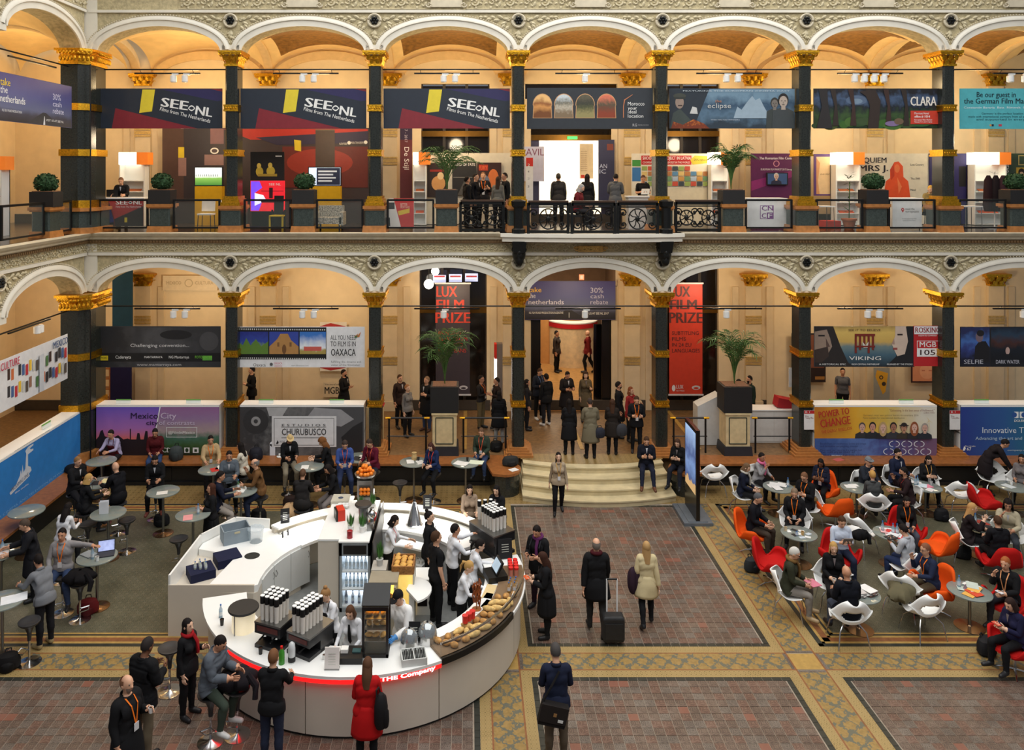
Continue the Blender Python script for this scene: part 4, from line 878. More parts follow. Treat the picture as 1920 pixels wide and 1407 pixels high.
# number plates on the columns
for x,l in ((1523,'red and white stand number plate on the column left of the yellow billboard'),(1796,'red and white stand number plate on the column right of the yellow billboard')):
    board('number_plate',l,'sign',(x-15.5,770,x+4,806),-.03,(228,226,222),[((186,36,40),rc(x-15.5,770,x+4,776))],[('B 1',x-13,x-5,773,3,WHT),('Kino',x-13,x-7,780.5,3,(120,40,40)),('Trading Office',x-13,x+2,784,3,(120,40,40))])
# ================================================================ RAILS, PLANTERS, RODS, SPOTLIGHTS
def rod(name,x0,x1,z,y,lab):
    b=MB(); b.tube([(x0,y,z),(x1,y,z)],.022,6); o=b.build(name,m_black); tag(o,lab,'rod'); return o
bays=['first','second','third','fourth','fifth','sixth','seventh']
for lv,zr,nm in ((0,12.27,'upper'),(1,5.08,'lower')):
    for i in range(7):
        xa=(XC+.4 if i==0 else XS[i-1]+.2); xb=(XS[i]-.2 if i<6 else XR); xm=(xa+xb)/2
        t=thing('lighting_track','black track rail with white spotlights, %s bay from the left, %s gallery'%(bays[i],nm),'track light',(xm,.3,zr),0,'track lights under the arches')
        b=MB(); b.tube([(xa-xm,0,0),(xb-xm,0,0)],.022,6); part('rod',b,m_black,t)
        b=MB(); b.bb(-1.0,1.0,.1,.15,-.12,-.08); b.tube([(-.8,.12,-.08),(-.8,0,0)],.008,4); b.tube([(.8,.12,-.08),(.8,0,0)],.008,4); part('track',b,m_black,t)
        n=[2,2,2,1,2,4,3][i] if lv==0 else [2,2,1,1,1,2,2][i]
        for k in range(n):
            u=(-.45+.9*k/max(1,n-1)) if n>2 else (-.05+.35*k+(.3 if i==0 else 0)); 
            s=MB(); s.box((u,.1,-.13),(.2,.05,.05)); part('adapter',s,m_white,t)
            s=MB(); s.lathe([(.07,0),(.095,.02),(.095,.2),(.05,.22)],(u-.05,.08,-.38),12); s.tube([(u,.1,-.13),(u,.1,-.2)],.012,5); part('spotlight',s,m_white,t,True)
t=thing('lighting_track','black track rail with white spotlight in the left lower arch','track light',(XC,0,5.08),R(90))
b=MB(); b.tube([(-3.9,.3,0),(-.4,.3,0)],.022,6); part('rod',b,m_black,t); b=MB(); b.bb(-3.2,-1.2,.4,.45,-.12,-.08); part('track',b,m_black,t)
for u in (-1.9,-1.75): s=MB(); s.lathe([(.07,0),(.095,.02),(.095,.2),(.05,.22)],(u,.4,-.38),12); part('spotlight',s,m_white,t,True)
t=thing('lighting_track','black double rod in the left upper arch','track light',(XC,0,12.27),R(90))
b=MB(); b.tube([(-3.9,.3,0),(-.4,.3,0)],.022,6); part('rod',b,m_black,t); b=MB(); b.bb(-3.2,-.9,.4,.45,-.12,-.08); part('track',b,m_black,t)
# upper pedestals with planters at mid bays
MID=[x-BAY/2 for x in XS]+[XS[-1]+BAY/2]
def ped(x,lab,left=False):
    t=thing('pedestal',lab,'pedestal',(x,.25,ZU) if not left else (XC-.25,x,ZU),0 if not left else R(90),'planter pedestals on the upper gallery edge')
    b=MB(); b.box((0,0,.09),(.74,.6,.18),taper=.93); part('marble_foot',b,m_brownm,t)
    part('block',chamf(.62,.5,.18,.72,.04),m_marble_g,t)
    b=MB(); b.box((0,0,.8),(.76,.62,.09)); b.box((0,0,.74),(.68,.56,.05)); part('marble_cap',b,m_brownm,t)
    return t
def trough(x,lab,y=.25,z=ZU+.845,w=.66,h=.42,left=False):
    t=thing('planter',lab,'planter',(x,y,z),0,'black box planters')
    b=MB(); b.box((0,0,h/2),(w,w*.8,h)); part('box',b,mat('planter_black',(26,24,23),.6),t)
    b=MB(); b.box((0,0,h),(w*.86,w*.66,.04)); part('soil',b,m_soil,t); return t
def ballbush(x,y,z,lab,r=.31):
    t=thing('box_bush',lab,'bush',(x,y,z),0,'clipped round bushes'); rng=random.Random(x)
    b=MB()
    for k in range(420):
        a=rng.uniform(0,2*PI); c=rng.uniform(-.75,1); s=math.sqrt(max(0,1-c*c)); p=Vector((s*math.cos(a),s*math.sin(a),c*.85))*r*rng.uniform(.9,1.04); p.z+=r*.72
        n=Vector((rng.uniform(-1,1),rng.uniform(-1,1),rng.uniform(-1,1))).normalized(); u=n.orthogonal().normalized()*.035; v=n.cross(u).normalized()*.03
        b.add([p-u,p+v,p+u,p-v],[(0,1,2,3)])
    b.ball((0,0,r*.72),(r*.93,r*.93,r*.8),14,8); o=part('foliage',b,m_box,t)
def palm(x,y,z,lab,h=1.9,sp=1.0,seed=1):
    t=thing('potted_palm',lab,'palm',(x,y,z)); rng=random.Random(seed); st=MB(); lf_=MB(); frs=[]
    for k in range(22):
        a=2*PI*k/22*3.3+rng.uniform(-.2,.2); out=sp*rng.uniform(.45,1); top=h*rng.uniform(.62,1.0); pts=[]
        for i in range(9):
            u=i/8; pts.append(Vector((math.cos(a)*out*u**1.7*1.0,math.sin(a)*out*u**1.7*.9,top*(1-(1-u)**1.9)*(1-.12*u**4)+.02)))
        f=MB(); f.tube(pts,[.014*(1-.7*i/8) for i in range(9)],4)
        for i in range(3,9):
            for q in (0,.5):
                if i==8 and q: continue
                p=pts[i] if not q else (pts[i]+pts[min(8,i+1)])/2; tg=(pts[min(8,i+1)]-pts[i-1]).normalized(); sd=tg.cross(Vector((0,0,1))).normalized()
                ln=.42*(1-.06*abs(i-5))*h/1.9
                for sg in (-1,1):
                    d=(sd*sg*.75+tg*.75+Vector((0,0,-.12))).normalized(); w_=tg*.018; m_=p+d*ln*.5+Vector((0,0,.02)); e=p+d*ln+Vector((0,0,-.05))
                    f.add([p-w_*.4,p+w_*.4,m_+w_,m_-w_,e],[(0,1,2,3),(3,2,4)])
        part('frond',f,m_leafg,t)
    return t
for i,x in enumerate(MID):
    near_=['beside the corner pier','under the first black film banner','under the second black film banner','with the left palm','with the right palm','under the fairy-tale banner','at the right edge']
    if i==0: nm_='between corner pier and the red film desk'
    lab=['left of the television with green field','between television and patterned armchair','beside the iron balustrade, under the left palm','x','beside the iron balustrade, under the right palm','between the potted plant and the white map desk','at the right edge'][i]
    if i==3: continue
    ped(x,'dark marble pedestal, upper gallery edge, '+lab)
    trough(x,'black box planter, upper gallery edge, '+lab)
    zt=ZU+.845+.42
    if i in (2,4): palm(x,.25,zt,'feathery green palm in the planter on the upper gallery, %s of the balustrade'%('left','right')[i==4],1.45 if i==2 else 1.5,1.0 if i==2 else .75,i)
    else: ballbush(x,.25,zt+.02,'round clipped bush, upper gallery edge, '+lab)
ped(-1.72,'dark marble pedestal with brown cap on the left upper gallery edge',True)
trough(XC-.25,'black box planter on the left upper gallery edge',-1.72); ballbush(XC-.25,-1.72,ZU+1.28,'round clipped green bush on the left upper gallery edge')
# glass rails and iron balustrade
def grail(x0,x1,lab,left=False):
    xm=(x0+x1)/2; t=thing('glass_railing',lab,'railing',(xm,.12,ZU) if not left else (XC-.12,xm,ZU),0 if not left else R(90),'glass railings on the upper gallery')
    w_=(x1-x0)/2; b=MB()
    for sg in (-1,1): b.bb(sg*w_-.03,sg*w_+.03,-.03,.03,.1,.98)
    b.bb(-w_,w_,-.035,.035,.93,.99); b.bb(-w_,w_,-.03,.03,.1,.15); part('frame',b,m_black,t)
    b=MB(); b.bb(-w_+.03,w_-.03,-.006,.006,.15,.93); part('glass_pane',b,m_glass,t)
rl=['beside the red film desk','under the first black film banner','left of the white cube seat','beside the patterned armchair','left of the left palm','right of the white cinema desk','beside the terracotta potted plant','right of the white map desk','at the coat rack']
segs=[(XC+.35,MID[0]-.4),(MID[0]+.4,XS[0]-.38),(XS[0]+.38,MID[1]-.4),(MID[1]+.4,XS[1]-.38),(XS[1]+.38,MID[2]-.4),(MID[4]+.4,XS[4]-.38),(XS[4]+.38,MID[5]-.4),(MID[5]+.4,XS[5]-.38),(XS[5]+.38,MID[6]-.4)]
for (a,c),l in zip(segs,rl): grail(a,c,'clear black-framed glass railing, '+l)
grail(-1.35,-.65,'short clear glass railing left of the corner pier',True); grail(-4.0,-2.1,'clear glass railing on the left upper gallery edge',True)
def iron_panel(w_,h=.8):
    b=MB(); b.bb(-w_/2,w_/2,-.05,.05,h+.02,h+.12); b.bb(-w_/2,w_/2,-.04,.04,.02,.1); b.bb(-w_/2,w_/2,-.02,.02,h-.04,h)
    n=max(1,round(w_/.85)); m=h/2+.03
    for i in range(n):
        x=-w_/2+w_*(i+.5)/n; rr=min(.26,w_/n*.3)
        b.tube([(x+rr*math.cos(2*PI*k/18),0,m+rr*1.15*math.sin(2*PI*k/18)) for k in range(18)],.022,5,0,True)
        b.ball((x,0,m),(.07,.05,.09),8,5)
        for k in range(8):
            a=2*PI*k/8; b.tube([(x+.06*math.cos(a),0,m+.08*math.sin(a)),(x+rr*.6*math.cos(a+.4),0,m+rr*.7*math.sin(a+.4)),(x+rr*math.cos(a+.3),0,m+rr*1.15*math.sin(a+.3))],.016,4)
        for sx in (-1,1):
            for sz in (-1,1):
                c0=x+sx*w_/n*.36; pts=[]
                for k in range(13):
                    a=k*.6; r=.13*(1-k/15); pts.append((c0+sx*r*math.cos(a),0,m+sz*(.17+r*math.sin(a))))
                b.tube(pts,.02,4); b.ball((c0,0,m+sz*.17),(.045,.03,.045),6,4)
    for sg in (-1,1): b.bb(sg*w_/2-.04,sg*w_/2+.04,-.05,.05,0,h+.1)
    return b
bal=[(MID[2]+.42,XS[2]-.44,.12,'left of the balcony'),(XS[2]+.26,2.9,-.5,'left half of the balcony'),(3.0,4.25,-.58,'middle of the balcony'),(4.35,XS[3]-.26,-.5,'right half of the balcony'),(XS[3]+.44,MID[4]-.4,.12,'right of the balcony')]
for a,c,y,l in bal:
    t=thing('iron_balustrade','ornate black iron balustrade panel on the upper gallery, '+l,'balustrade',((a+c)/2,y,ZU),0,'iron balustrade panels')
    part('scrollwork',iron_panel(c-a),m_iron,t); b=MB(); b.bb(-(c-a)/2,(c-a)/2,-.08,.08,.92,.97); part('handrail',b,mat('rail_wood',(70,52,40),.35),t)
for x in (XS[2]-.02,XS[3]+.02):
    t=thing('balustrade_post','dark turned balustrade post at the %s end of the balcony'%('left' if x<3 else 'right'),'post',(x,-.42,ZU))
    b=MB(); b.lathe([(.2,0),(.2,.12),(.14,.16),(.14,.75),(.2,.8),(.22,.95),(.1,1.0)],(0,0,0),8); part('post_body',b,m_iron,t)
# lower planters on pedestals with palms
for px,lab in ((834,'left of the stairs'),(1377,'right of the stairs')):
    X=(px-CX)*(D+.25)/F
    t=thing('planter_plinth','cream panelled plinth on black base with dark inset line, '+lab,'plinth',(X,.25,ZG))
    b=MB(); b.box((0,0,.14),(.86,.74,.28),taper=.94); part('black_base',b,mat('plinth_black',(36,38,44),.5),t)
    b=MB(); b.box((0,0,.75),(.72,.62,.95)); b.box((0,0,1.25),(.78,.68,.06)); part('body',b,mat('plinth_cream',(208,186,140),.7),t)
    b=MB()
    for sg in (-1,1): b.bb(sg*.26-.012,sg*.26+.012,-.325,-.31,.36,1.14); b.bb(-.26,.26,-.325,-.31,.75+sg*.39-.012,.75+sg*.39+.012)
    part('inset_line',b,cm((60,64,54)),t)
    t=trough(X,'large black box planter on the cream plinth '+lab,.25,ZG+1.28,.84,.78)
    palm(X,.25,ZG+1.28+.78,'tall feathery green palm on the cream plinth '+lab,1.7,.95,px)
def lrail(x0,x1,y,lab):
    t=thing('hand_railing',lab,'railing',((x0+x1)/2,y,ZG)); w_=(x1-x0)/2; b=MB()
    b.tube([(-w_,0,1.05),(w_,0,1.05)],.03,6); b.tube([(-w_,0,.5),(w_,0,.5)],.016,5); part('rails',b,m_black,t)
    for u in (-.9,.9): q=MB(); q.cyl((w_*u,0,0),.03,1.05,8); part('post',q,m_black,t)
    for u in (-.95,.95): q=MB(); q.tube([(w_*u-.08,0,1.05),(w_*u+.08,0,1.05)],.034,6); part('brass_sleeve',q,m_gold,t)
lrail(XS[1]+.35,-1.25,.2,'thin black rail left of the left plinth'); lrail(-.25,XS[2]-.3,.2,'thin black rail right of the left plinth')
lrail(XS[3]+.35,7.2,.2,'thin black rail left of the right plinth'); lrail(8.6,XS[4]-.35,.2,'thin black rail in front of the white desk')
# ================================================================ UPPER GALLERY BOOTHS
def wbox(name,label,cat,px0,py0,px1,py1,Y,dep,m,group=None):
    """root at a rect of the depth-Y plane; returns root, width, height"""
    x0,z1=W(px0,py0,Y); x1,z0=W(px1,py1,Y); t=thing(name,label,cat,((x0+x1)/2,Y,z0),0,group)
    return t,x1-x0,z1-z0
BY=3.95
# big dutch booth wall
sh=[((74,52,46),rc(305,241,345,374)),((46,40,46),rc(345,241,395,374)),((120,84,86),rc(395,241,420,270)),((138,106,102),rc(335,296,350,330)),((138,106,102),rc(384,290,420,310)),((206,180,40),rc(335,276,346,296)),((168,42,30),[(420,242),(690,242),(690,262),(470,262)]),((44,36,60),[(480,258),(690,246),(690,268),(520,272)]),((96,34,26),[(530,275),(690,275),(690,352),(530,352)]),((140,46,32),ell(600,305,62,26,24)),((70,56,48),rc(592,243,628,352)),((206,180,40),[(552,262),(565,264),(565,284),(553,282)]),((96,84,66),rc(592,243,628,245))]
sh+=[((225,220,210),ell(403,283,8,6,16)),((74,56,58),ell(403,283,5.5,3.6,16)),((225,220,210),ell(655,268,3.4,3.4,12)),((225,220,210),ell(686,267,3.4,3.4,12))]
board('booth_wall','long dark red and black booth wall with yellow squares on the upper gallery','wall panel',(305,240,698,420),BY,(56,44,44),sh,[('NL FILM FONDS',637,651,270,4,(214,206,196)),('PRODUCTION INCENTIVE',659,682,268,4,(214,206,196))],thick=.06)
board('booth_banner','narrow dark red vertical banner with white rotated name beside the poster booth','banner',(750,240,773,376),3.5,(96,40,44),[((50,36,60),rc(750,240,773,262))],[('De Stijl',741,783,297,9,(230,220,214),-90),('1917 - 2017',744,778,250,5,(200,190,200),-90)])
def tvset(px0,py0,px1,py1,Y,lab,shapes,m,stand=None):
    t=board('television',lab,'television',(px0,py0,px1,py1),Y,(16,16,18),[(m,rc(px0+1.5,py0+1.5,px1-1.5,py1-1.5))]+shapes,[],thick=.06)
    x0,z1=W(px0,py0,Y); x1,z0=W(px1,py1,Y); hw=(x1-x0)/2; 
    b=MB(); b.bb(-hw*.96,hw*.96,-.05,.25,ZU-z0,-.01); part('stand',b,cm(stand or (206,160,30)),t)
    return t
scr_green=ramp_mat('screen_green_field',[(.0,(60,120,50)),(.4,(120,170,80)),(.45,(190,210,190)),(.6,(230,238,240)),(1,(214,226,232))],2,.04,4,emit=.9)
tvset(365,313,418,349,3.0,'television showing a green field under white sky on a yellow stand',[((40,50,40),rc(368+2*k,327,369+2*k,331)) for k in range(0,22,2)],scr_green)
m_scrb=mat('screen_blue_white',(190,206,226),.4,emit=.9,var=.15,sc=5)
tvset(578,313,640,349,2.6,'television showing white text blocks on dark blue on a yellow stand',[((30,40,70),rc(594,315,638,347))]+[((214,226,240),rc(597,320+6*k,632-(k*7)%12,323+6*k)) for k in range(4)],m_scrb)
board('poster_kiosk','dark upright poster with two golden figures beside the screen wall','poster',(470,285,533,338),2.2,(20,18,18),[((210,180,60),ell(487,322,7,9)),((230,200,90),ell(486,311,4,5)),((210,180,60),ell(508,321,8,9)),((230,200,90),ell(507,310,4,5)),((214,214,210),rc(517,292,529,294)),((180,150,50),rc(484,326,520,331))],[],thick=.05)
t=board('video_totem','bright red and violet lit display panel under the golden poster','display',(470,339,534,396),2.15,mat('display_red',(196,30,40),.4,emit=1.1),[(mat('display_violet',(110,70,220),.4,emit=1.1),[(471,340),(487,340),(492,352),(478,362),(494,372),(486,395),(471,395)]),(mat('display_white',(220,220,240),.4,emit=1.0),[(478,362),(494,366),(500,376),(478,386)]),((60,20,30),rc(505,352,512,372)),((60,20,30),rc(490,377,532,380)),((30,20,30),rc(490,358,532,359))],[('SEE NL',505,527,346,4.5,WHT,0,.02)],thick=.06)
b=MB(); b.bb(-.5,.5,-.1,.3,ZU-t.location.z,-.005); part('stand',b,m_black,t)
# desks at the rail
def desk(px0,py0,px1,py1,Y,lab,base,sh,tx):
    t=board('desk',lab,'desk',(px0,py0,px1,py1),Y,base,sh,tx,thick=.03); x0,z1=W(px0,py0,Y); x1,z0=W(px1,py1,Y); hw=(x1-x0)/2; h=z1-z0
    b=MB(); b.bb(-hw-.03,hw+.03,-.05,.55,h,h+.04); part('top',b,m_white,t); b=MB(); b.bb(-hw,-hw+.03,.02,.5,0,h); b.bb(hw-.03,hw,.02,.5,0,h); part('side',b,m_white,t); return t
desk(182,373,269,424,.9,'front desk printed red and black with white film lettering below the first banner',(96,30,36),[((26,22,26),[(182,373),(203,373),(215,424),(182,424)]),((44,40,110),[(195,396),(208,393),(214,416),(196,421)]),((160,36,36),[(203,373),(269,373),(269,386),(215,411)]),((40,24,26),[(215,411),(269,388),(269,424),(216,424)]),((206,180,40),rc(234,408,239,417))]+eye(245,380,4,2.5,WHT),[('SEE',218,240,380,8,WHT,0,.02),('NL',251,266,380,8,WHT,0,.02),('Films from The Netherlands',218,265,388,3.5,(220,200,200))])
desk(1401,374,1474,428,.8,'white front desk with purple letter-block emblem',(226,226,224),[((120,60,130),ell(1437.5,398,18,18,4,45,405)),((226,226,224),ell(1437.5,398,16.4,16.4,4,45,405)),((120,60,130),rc(1437.5,398.5,1449,410))],[('CN',1428,1449,391,9,(120,60,130),0,.02),('C',1428,1436,405,9,(120,60,130),0,.02),('F',1440,1447,405,8,(226,226,224),0,.02)])
desk(1673,374,1728,428,.8,'white front desk with small red map pin emblem',(220,222,220),[((190,50,50),ell(1692,393,3,3,12)),((190,50,50),[(1689.5,394.5),(1694.5,394.5),(1692,399)]),((220,222,220),ell(1692,393,1.2,1.2,8))],[('meet the',1697,1714,392,4,(110,110,110)),('europeans',1697,1722,396.5,4.5,(110,110,110)),('European cinema in the market',1691,1718,410,2.5,(150,150,150)),('stand 25 first floor',1692,1716,413.5,2.5,(150,150,150))])
board('booth_print','tilted red poster with yellow bar leaning behind the glass rail','poster',(729,372,776,426),.7,(220,214,206),[((190,40,36),[(738,372),(776,372),(776,426),(752,426)]),((216,180,50),[(746,396),(768,391),(768,399),(748,404)]),((30,28,30),rc(724,380,740,392)),((30,28,30),[(725,408),(731,408),(732,424),(726,424)])],[('BETTER',751,764,384,5,(230,190,170)),('MORTGAGE',751,768,389,4,(230,190,170))],thick=.03)
# poster booth
board('booth_wall','cream booth wall behind the film posters left of the upper doorway','wall panel',(788,287,962,420),3.4,(222,212,190),[],[],thick=.06)
board('poster','dark film poster with crouching pale figure','poster',(801,306,840,370),3.3,(44,30,28),[((206,150,90),ell(822,344,13,14)),((230,200,150),ell(826,330,6,7)),((150,40,30),rc(806,318,832,322))],[])
board('poster','grey black film poster with white title above printed road','poster',(848,304,893,366),3.3,(38,36,36),[((86,84,80),[(858,366),(870,340),(880,340),(892,366)]),((150,146,140),rc(850,332,892,333))],[('LAND OF FATE',850,891,309,5,(226,222,214),0,.02)])
board('poster','red and orange film poster behind the talking group','poster',(895,305,940,366),3.3,(60,34,30),[((196,60,34),rc(898,309,915,320)),((220,120,60),ell(925,335,10,18)),((110,120,140),ell(908,340,10,12))],[('FURY',898,914,315,7,(230,110,60),0,.02)])
board('booth_banner','blue-black door banner with pale lettering right of the bright doorway','banner',(1122,262,1152,388),4.2,(52,54,84),[((120,60,50),rc(1138,270,1150,282))],[('AN',1124,1138,312,8,(190,200,230)),('IC',1124,1136,322,8,(190,200,230))])
board('booth_banner','pale panel with large letters left of the bright doorway','banner',(983,275,1020,340),4.25,(190,190,214),[],[('AVIL',986,1020,286,13,(120,60,90))])
t=board('directory_sign','tall white directory sign with red top left of the upper doorway','sign',(986,296,999,384),3.0,(226,224,220),[((206,50,40),rc(986,296,999,312))],[('2',989,993,310,5,WHT),('4',989,992,322,4,(90,90,90)),('21',989,993,335,4,(90,90,90)),('3',989,992,350,4,(90,90,90))],thick=.2)
board('wall_directory','pale column of small printed lines beside the bright doorway','sign',(1087,270,1112,335),6.5,(226,206,170),[((200,60,40),rc(1089,328,1096,334))],[('name list floor',1089,1101,284+4*k,2.2,(150,110,80)) for k in range(10)])
# latvian board
sh=[((196,36,40),rc(1202,292,1296,309)),((220,200,60),[(1294,300),(1302,292),(1326,293),(1327,306),(1298,309)]),((60,120,180),rc(1185,314,1201,340)),((70,150,70),rc(1185,300,1201,312))]
pc=[(150,170,90),(200,150,80),(90,140,180),(196,80,60),(110,150,110),(220,190,120),(60,70,80),(170,190,210),(180,120,70)]
for k in range(11):
    for j in range(4):
        if k<8 or j>0: sh.append((pc[(k*3+j*5)%9],rc(1203+k*11.4,312+j*9.6,1213+k*11.4,320+j*9.6)))
board('photo_board','colourful photo board with red header right of the upper doorway','board',(1184,288,1330,352),3.4,(232,224,204),sh,[('SHOOT YOUR PROJECT IN LATVIA',1204,1294,297,6,WHT,0,.02),('COOPERATE WITH THE GREATEST IN THE WORLD',1204,1292,305,3.5,WHT),('25% rebate',1300,1324,300,4,(90,80,30))],thick=.06)
board('booth_wall','white booth wall below the colourful photo board','wall panel',(1184,352,1345,420),3.4,(226,214,186),[],[],thick=.06)
def shelf(px0,px1,lab,Y=3.05,py0=286,py1=421,flip=False):
    t,w_,h=wbox('display_shelf',lab,'shelf',px0,py0,px1,py1,Y,.4,None,'white brochure shelves with lit tops')
    x0=-w_/2; sw=.04
    b=MB(); b.bb(-w_/2,-w_/2+sw,-.2,.2,0,h*.83); b.bb(w_/2-sw,w_/2,-.2,.2,0,h*.83); b.bb(-w_/2,w_/2,.16,.2,0,h*.83)
    part('carcass',b,m_white,t)
    for k in range(5):
        b=MB(); b.bb(-w_/2+sw,w_/2-sw,-.18,.16,h*.15*k,h*.15*k+.03); part('shelf_board',b,m_white,t)
    b=MB(); b.bb(-w_/2,w_/2-.26,-.22,.22,h*.83,h); part('light_box',b,mat('light_box',(255,244,220),.5,emit=2.4,var=0),t)
    b=MB(); b.bb(w_/2-.26,w_/2+.12,-.24,.2,h*.83,h); part('orange_sign',b,cm((226,120,40),.5,emit=.5),t)
    for k in range(3):
        b=MB(); b.box((0,-.06,h*.15*(k+1)+.06),(w_*.6,.18,.02),rx=.5); part('brochure',b,cm([(206,90,50),(214,206,196),(190,110,70)][k]),t)
    return t
shelf(228,276,'white brochure shelf with lit top and orange sign near the corner pier'); shelf(775,800,'narrow white shelf with orange sign left of the film posters',3.0)
shelf(1330,1362,'white brochure shelf with lit top beside the right upper palm'); shelf(1562,1608,'white brochure shelf with lit top between peach poster and orange-woman poster'); shelf(1820,1880,'white brochure shelf with lit top near the coat rack')
t=shelf(0,50,'white brochure shelf with lit top on the left upper gallery',1.0); t.location=(-13.6,-1.2,ZU)
t=board('booth_wall','purple booth wall with white heading and screen portrait','wall panel',(1408,288,1491,420),3.4,(92,30,82),[((140,40,110),[(1408,340),(1491,318),(1491,330),(1408,358)]),((206,140,160),ell(1455,307,6,6,14)),((92,30,82),ell(1455,307,4.4,4.4,14))],[('The Romanian Film Center',1423,1488,297,5,(232,220,230),0,.02),('EUROPEAN FILM MARKET 2017 Line-up',1426,1484,318,3.5,(232,220,230),0,.01)],thick=.06)
board('television','small screen on the purple booth wall showing a white-haired man','television',(1437,324,1477,347),3.32,(20,20,22),[((60,90,140),rc(1439,325.5,1475,345.5))]+shoulders(1455,336,8,(40,44,70),(214,180,160),(206,206,204),345.5),[],thick=.05)
board('poster','peach poster in violet frame beside the purple booth','poster',(1526,289,1560,367),3.3,(90,60,120),[((226,196,150),rc(1530,294,1556,364)),((206,150,100),[(1530,296),(1537,306),(1533,340),(1536,364),(1530,364)])],[('VIA AIR ORIENT',1537,1555,327,3,(120,80,60))],thick=.05)
sh=[((226,84,40),[(1655,370),(1660,340),(1668,334),(1668,318),(1676,304),(1684,303),(1692,312),(1693,332),(1702,340),(1706,370)]),((232,120,70),ell(1681,316,5,8)),((196,60,30),[(1668,318),(1675,306),(1676,330),(1670,338)]),((240,130,80),[(1681,332),(1690,350),(1684,364)])]
board('booth_wall','white poster wall with bold black title and orange printed woman','wall panel',(1609,288,1742,420),3.4,(222,214,196),sh,[('REQUIEM',1603,1661,301,10,(30,28,40),0,.02),('MRS J.',1610,1664,316,11,(30,28,40),0,.02),('a film by Bojan Vuletic',1612,1640,330,3.5,(90,80,80)),('Lost Country',1706,1731,309,4,(60,60,70)),('The Shift',1706,1724,335,4,(60,60,70)),('Hand',1706,1716,356,4,(60,60,70))],thick=.06)
board('booth_wall','dark blue booth wall left of the coat rack','wall panel',(1742,288,1822,420),3.35,(38,34,92),[((20,20,26),rc(1797,312,1810,350))],[('FILM',1750,1766,294,5,WHT,0,.02),('FUND',1750,1766,302,4,WHT)],thick=.06)
board('booth_wall','dark green booth wall with framed pictures at the right edge','wall panel',(1881,288,1990,420),3.35,(66,86,66),[((200,180,110),rc(1908,291,1930,310)),((70,90,70),rc(1910,293,1930,308)),((206,170,60),rc(1904,314,1924,338)),((40,30,26),ell(1914,322,6,6)),((214,180,150),ell(1914,327,4,5))],[('EN',1880,1890,311,8,WHT,0,.02),('RS',1880,1890,320,8,WHT,0,.02)],thick=.06)
# small furniture upstairs
def low_chair(loc,rz,seatc,legc,lab,group=None,h=.46,back=True):
    t=thing('chair',lab,'chair',loc,rz,group); b=MB(); b.box((0,0,h),(.44,.44,.05)); part('seat',b,cm(seatc),t)
    if back: b=MB(); b.box((0,.21,h+.25),(.42,.04,.34),rx=-.12); part('backrest',b,cm(seatc),t)
    for sx in (-1,1):
        for sy in (-1,1): b=MB(); b.tube([(sx*.19,sy*.19,h-.02),(sx*.21,sy*.21,0)],.014,5); part('leg',b,cm(legc,.4),t)
    return t
low_chair((-8.4,1.5,ZU),0,(226,222,212),(30,30,30),'white seated chair nearest the column on the upper gallery',back=True); low_chair((-7.9,1.9,ZU),.3,(226,222,212),(30,30,30),'white chair with black legs behind the rail on the upper gallery')
t=thing('patterned_armchair','black and white patterned armchair on the upper gallery','armchair',(W(618,424,.9)[0],.95,ZU)); mp=mat('zigzag_fabric',(150,144,130),.8,var=.85,sc=28)
b=MB(); b.box((0,0,.3),(.8,.6,.2)); part('seat',b,mp,t); b=MB(); b.box((0,.28,.5),(.8,.14,.5)); part('backrest',b,mp,t)
for sg in (-1,1): b=MB(); b.box((sg*.4,0,.36),(.12,.6,.4)); part('armrest',b,mp,t)
for sx in (-1,1):
    for sy in (-1,1): b=MB(); b.box((sx*.34,sy*.24,.1),(.05,.05,.2)); part('leg',b,m_dark,t)
t=thing('yellow_chair','yellow and black angular chair beside the red display','chair',(W(520,424,1.3)[0],1.3,ZU))
b=MB(); b.box((0,0,.42),(.42,.42,.04)); part('seat',b,cm((196,168,40)),t); b=MB(); b.box((0,.2,.75),(.3,.03,.6),rx=-.1); part('backrest',b,m_black,t)
for sg in (-1,1):
    b=MB(); b.box((sg*.2,-.15,.21),(.05,.05,.42)); part('leg',b,cm((196,168,40)),t); b=MB(); b.box((sg*.2,.16,.3),(.05,.05,.6)); part('leg',b,m_black,t)
t=thing('potted_plant','leafy plant in a terracotta pot behind the upper glass rail','plant',(W(1592,424,1.2)[0],1.2,ZU))
b=MB(); b.lathe([(.13,0),(.2,.28),(.23,.28),(.23,.34),(.17,.34)],(0,0,0),14); part('pot',b,mat('terracotta',(176,100,62),.8),t,True)
b=MB(); rng=random.Random(3); b.tube([(0,0,.3),(.02,0,1.5)],.015,5)
for k in range(46):
    a=rng.uniform(0,6.3); z=rng.uniform(.5,1.75); l=rng.uniform(.18,.34); p=Vector((0,0,z)); d=Vector((math.cos(a),math.sin(a),rng.uniform(-.3,.5))).normalized(); s_=d.cross(Vector((0,0,1))).normalized()*.03
    b.add([p,p+d*l*.5+s_,p+d*l,p+d*l*.5-s_],[(0,1,2,3)])
part('foliage',b,m_leafg,t)
t=thing('coat_rack','white coat stand hung with dark coats behind the right upper rail','coat rack',(W(1865,424,1.4)[0],1.4,ZU))
b=MB(); b.cyl((0,0,.03),.02,1.8,8); b.lathe([(.25,0),(.25,.02),(.03,.04)],(0,0,0),14)
for k in range(6): a=k*PI/3; b.tube([(0,0,1.75),(.16*math.cos(a),.16*math.sin(a),1.83)],.012,5)
part('stand',b,m_white,t)
for k,c in enumerate(((46,26,28),(34,24,26),(60,34,40))):
    b=MB(); b.lathe([(.12,.55),(.17,.75),(.15,1.2),(.13,1.55),(.05,1.7)],(-.2+.2*k,-.05*k,0),10,sy=.7); part('coat',b,cm(c),t,True)
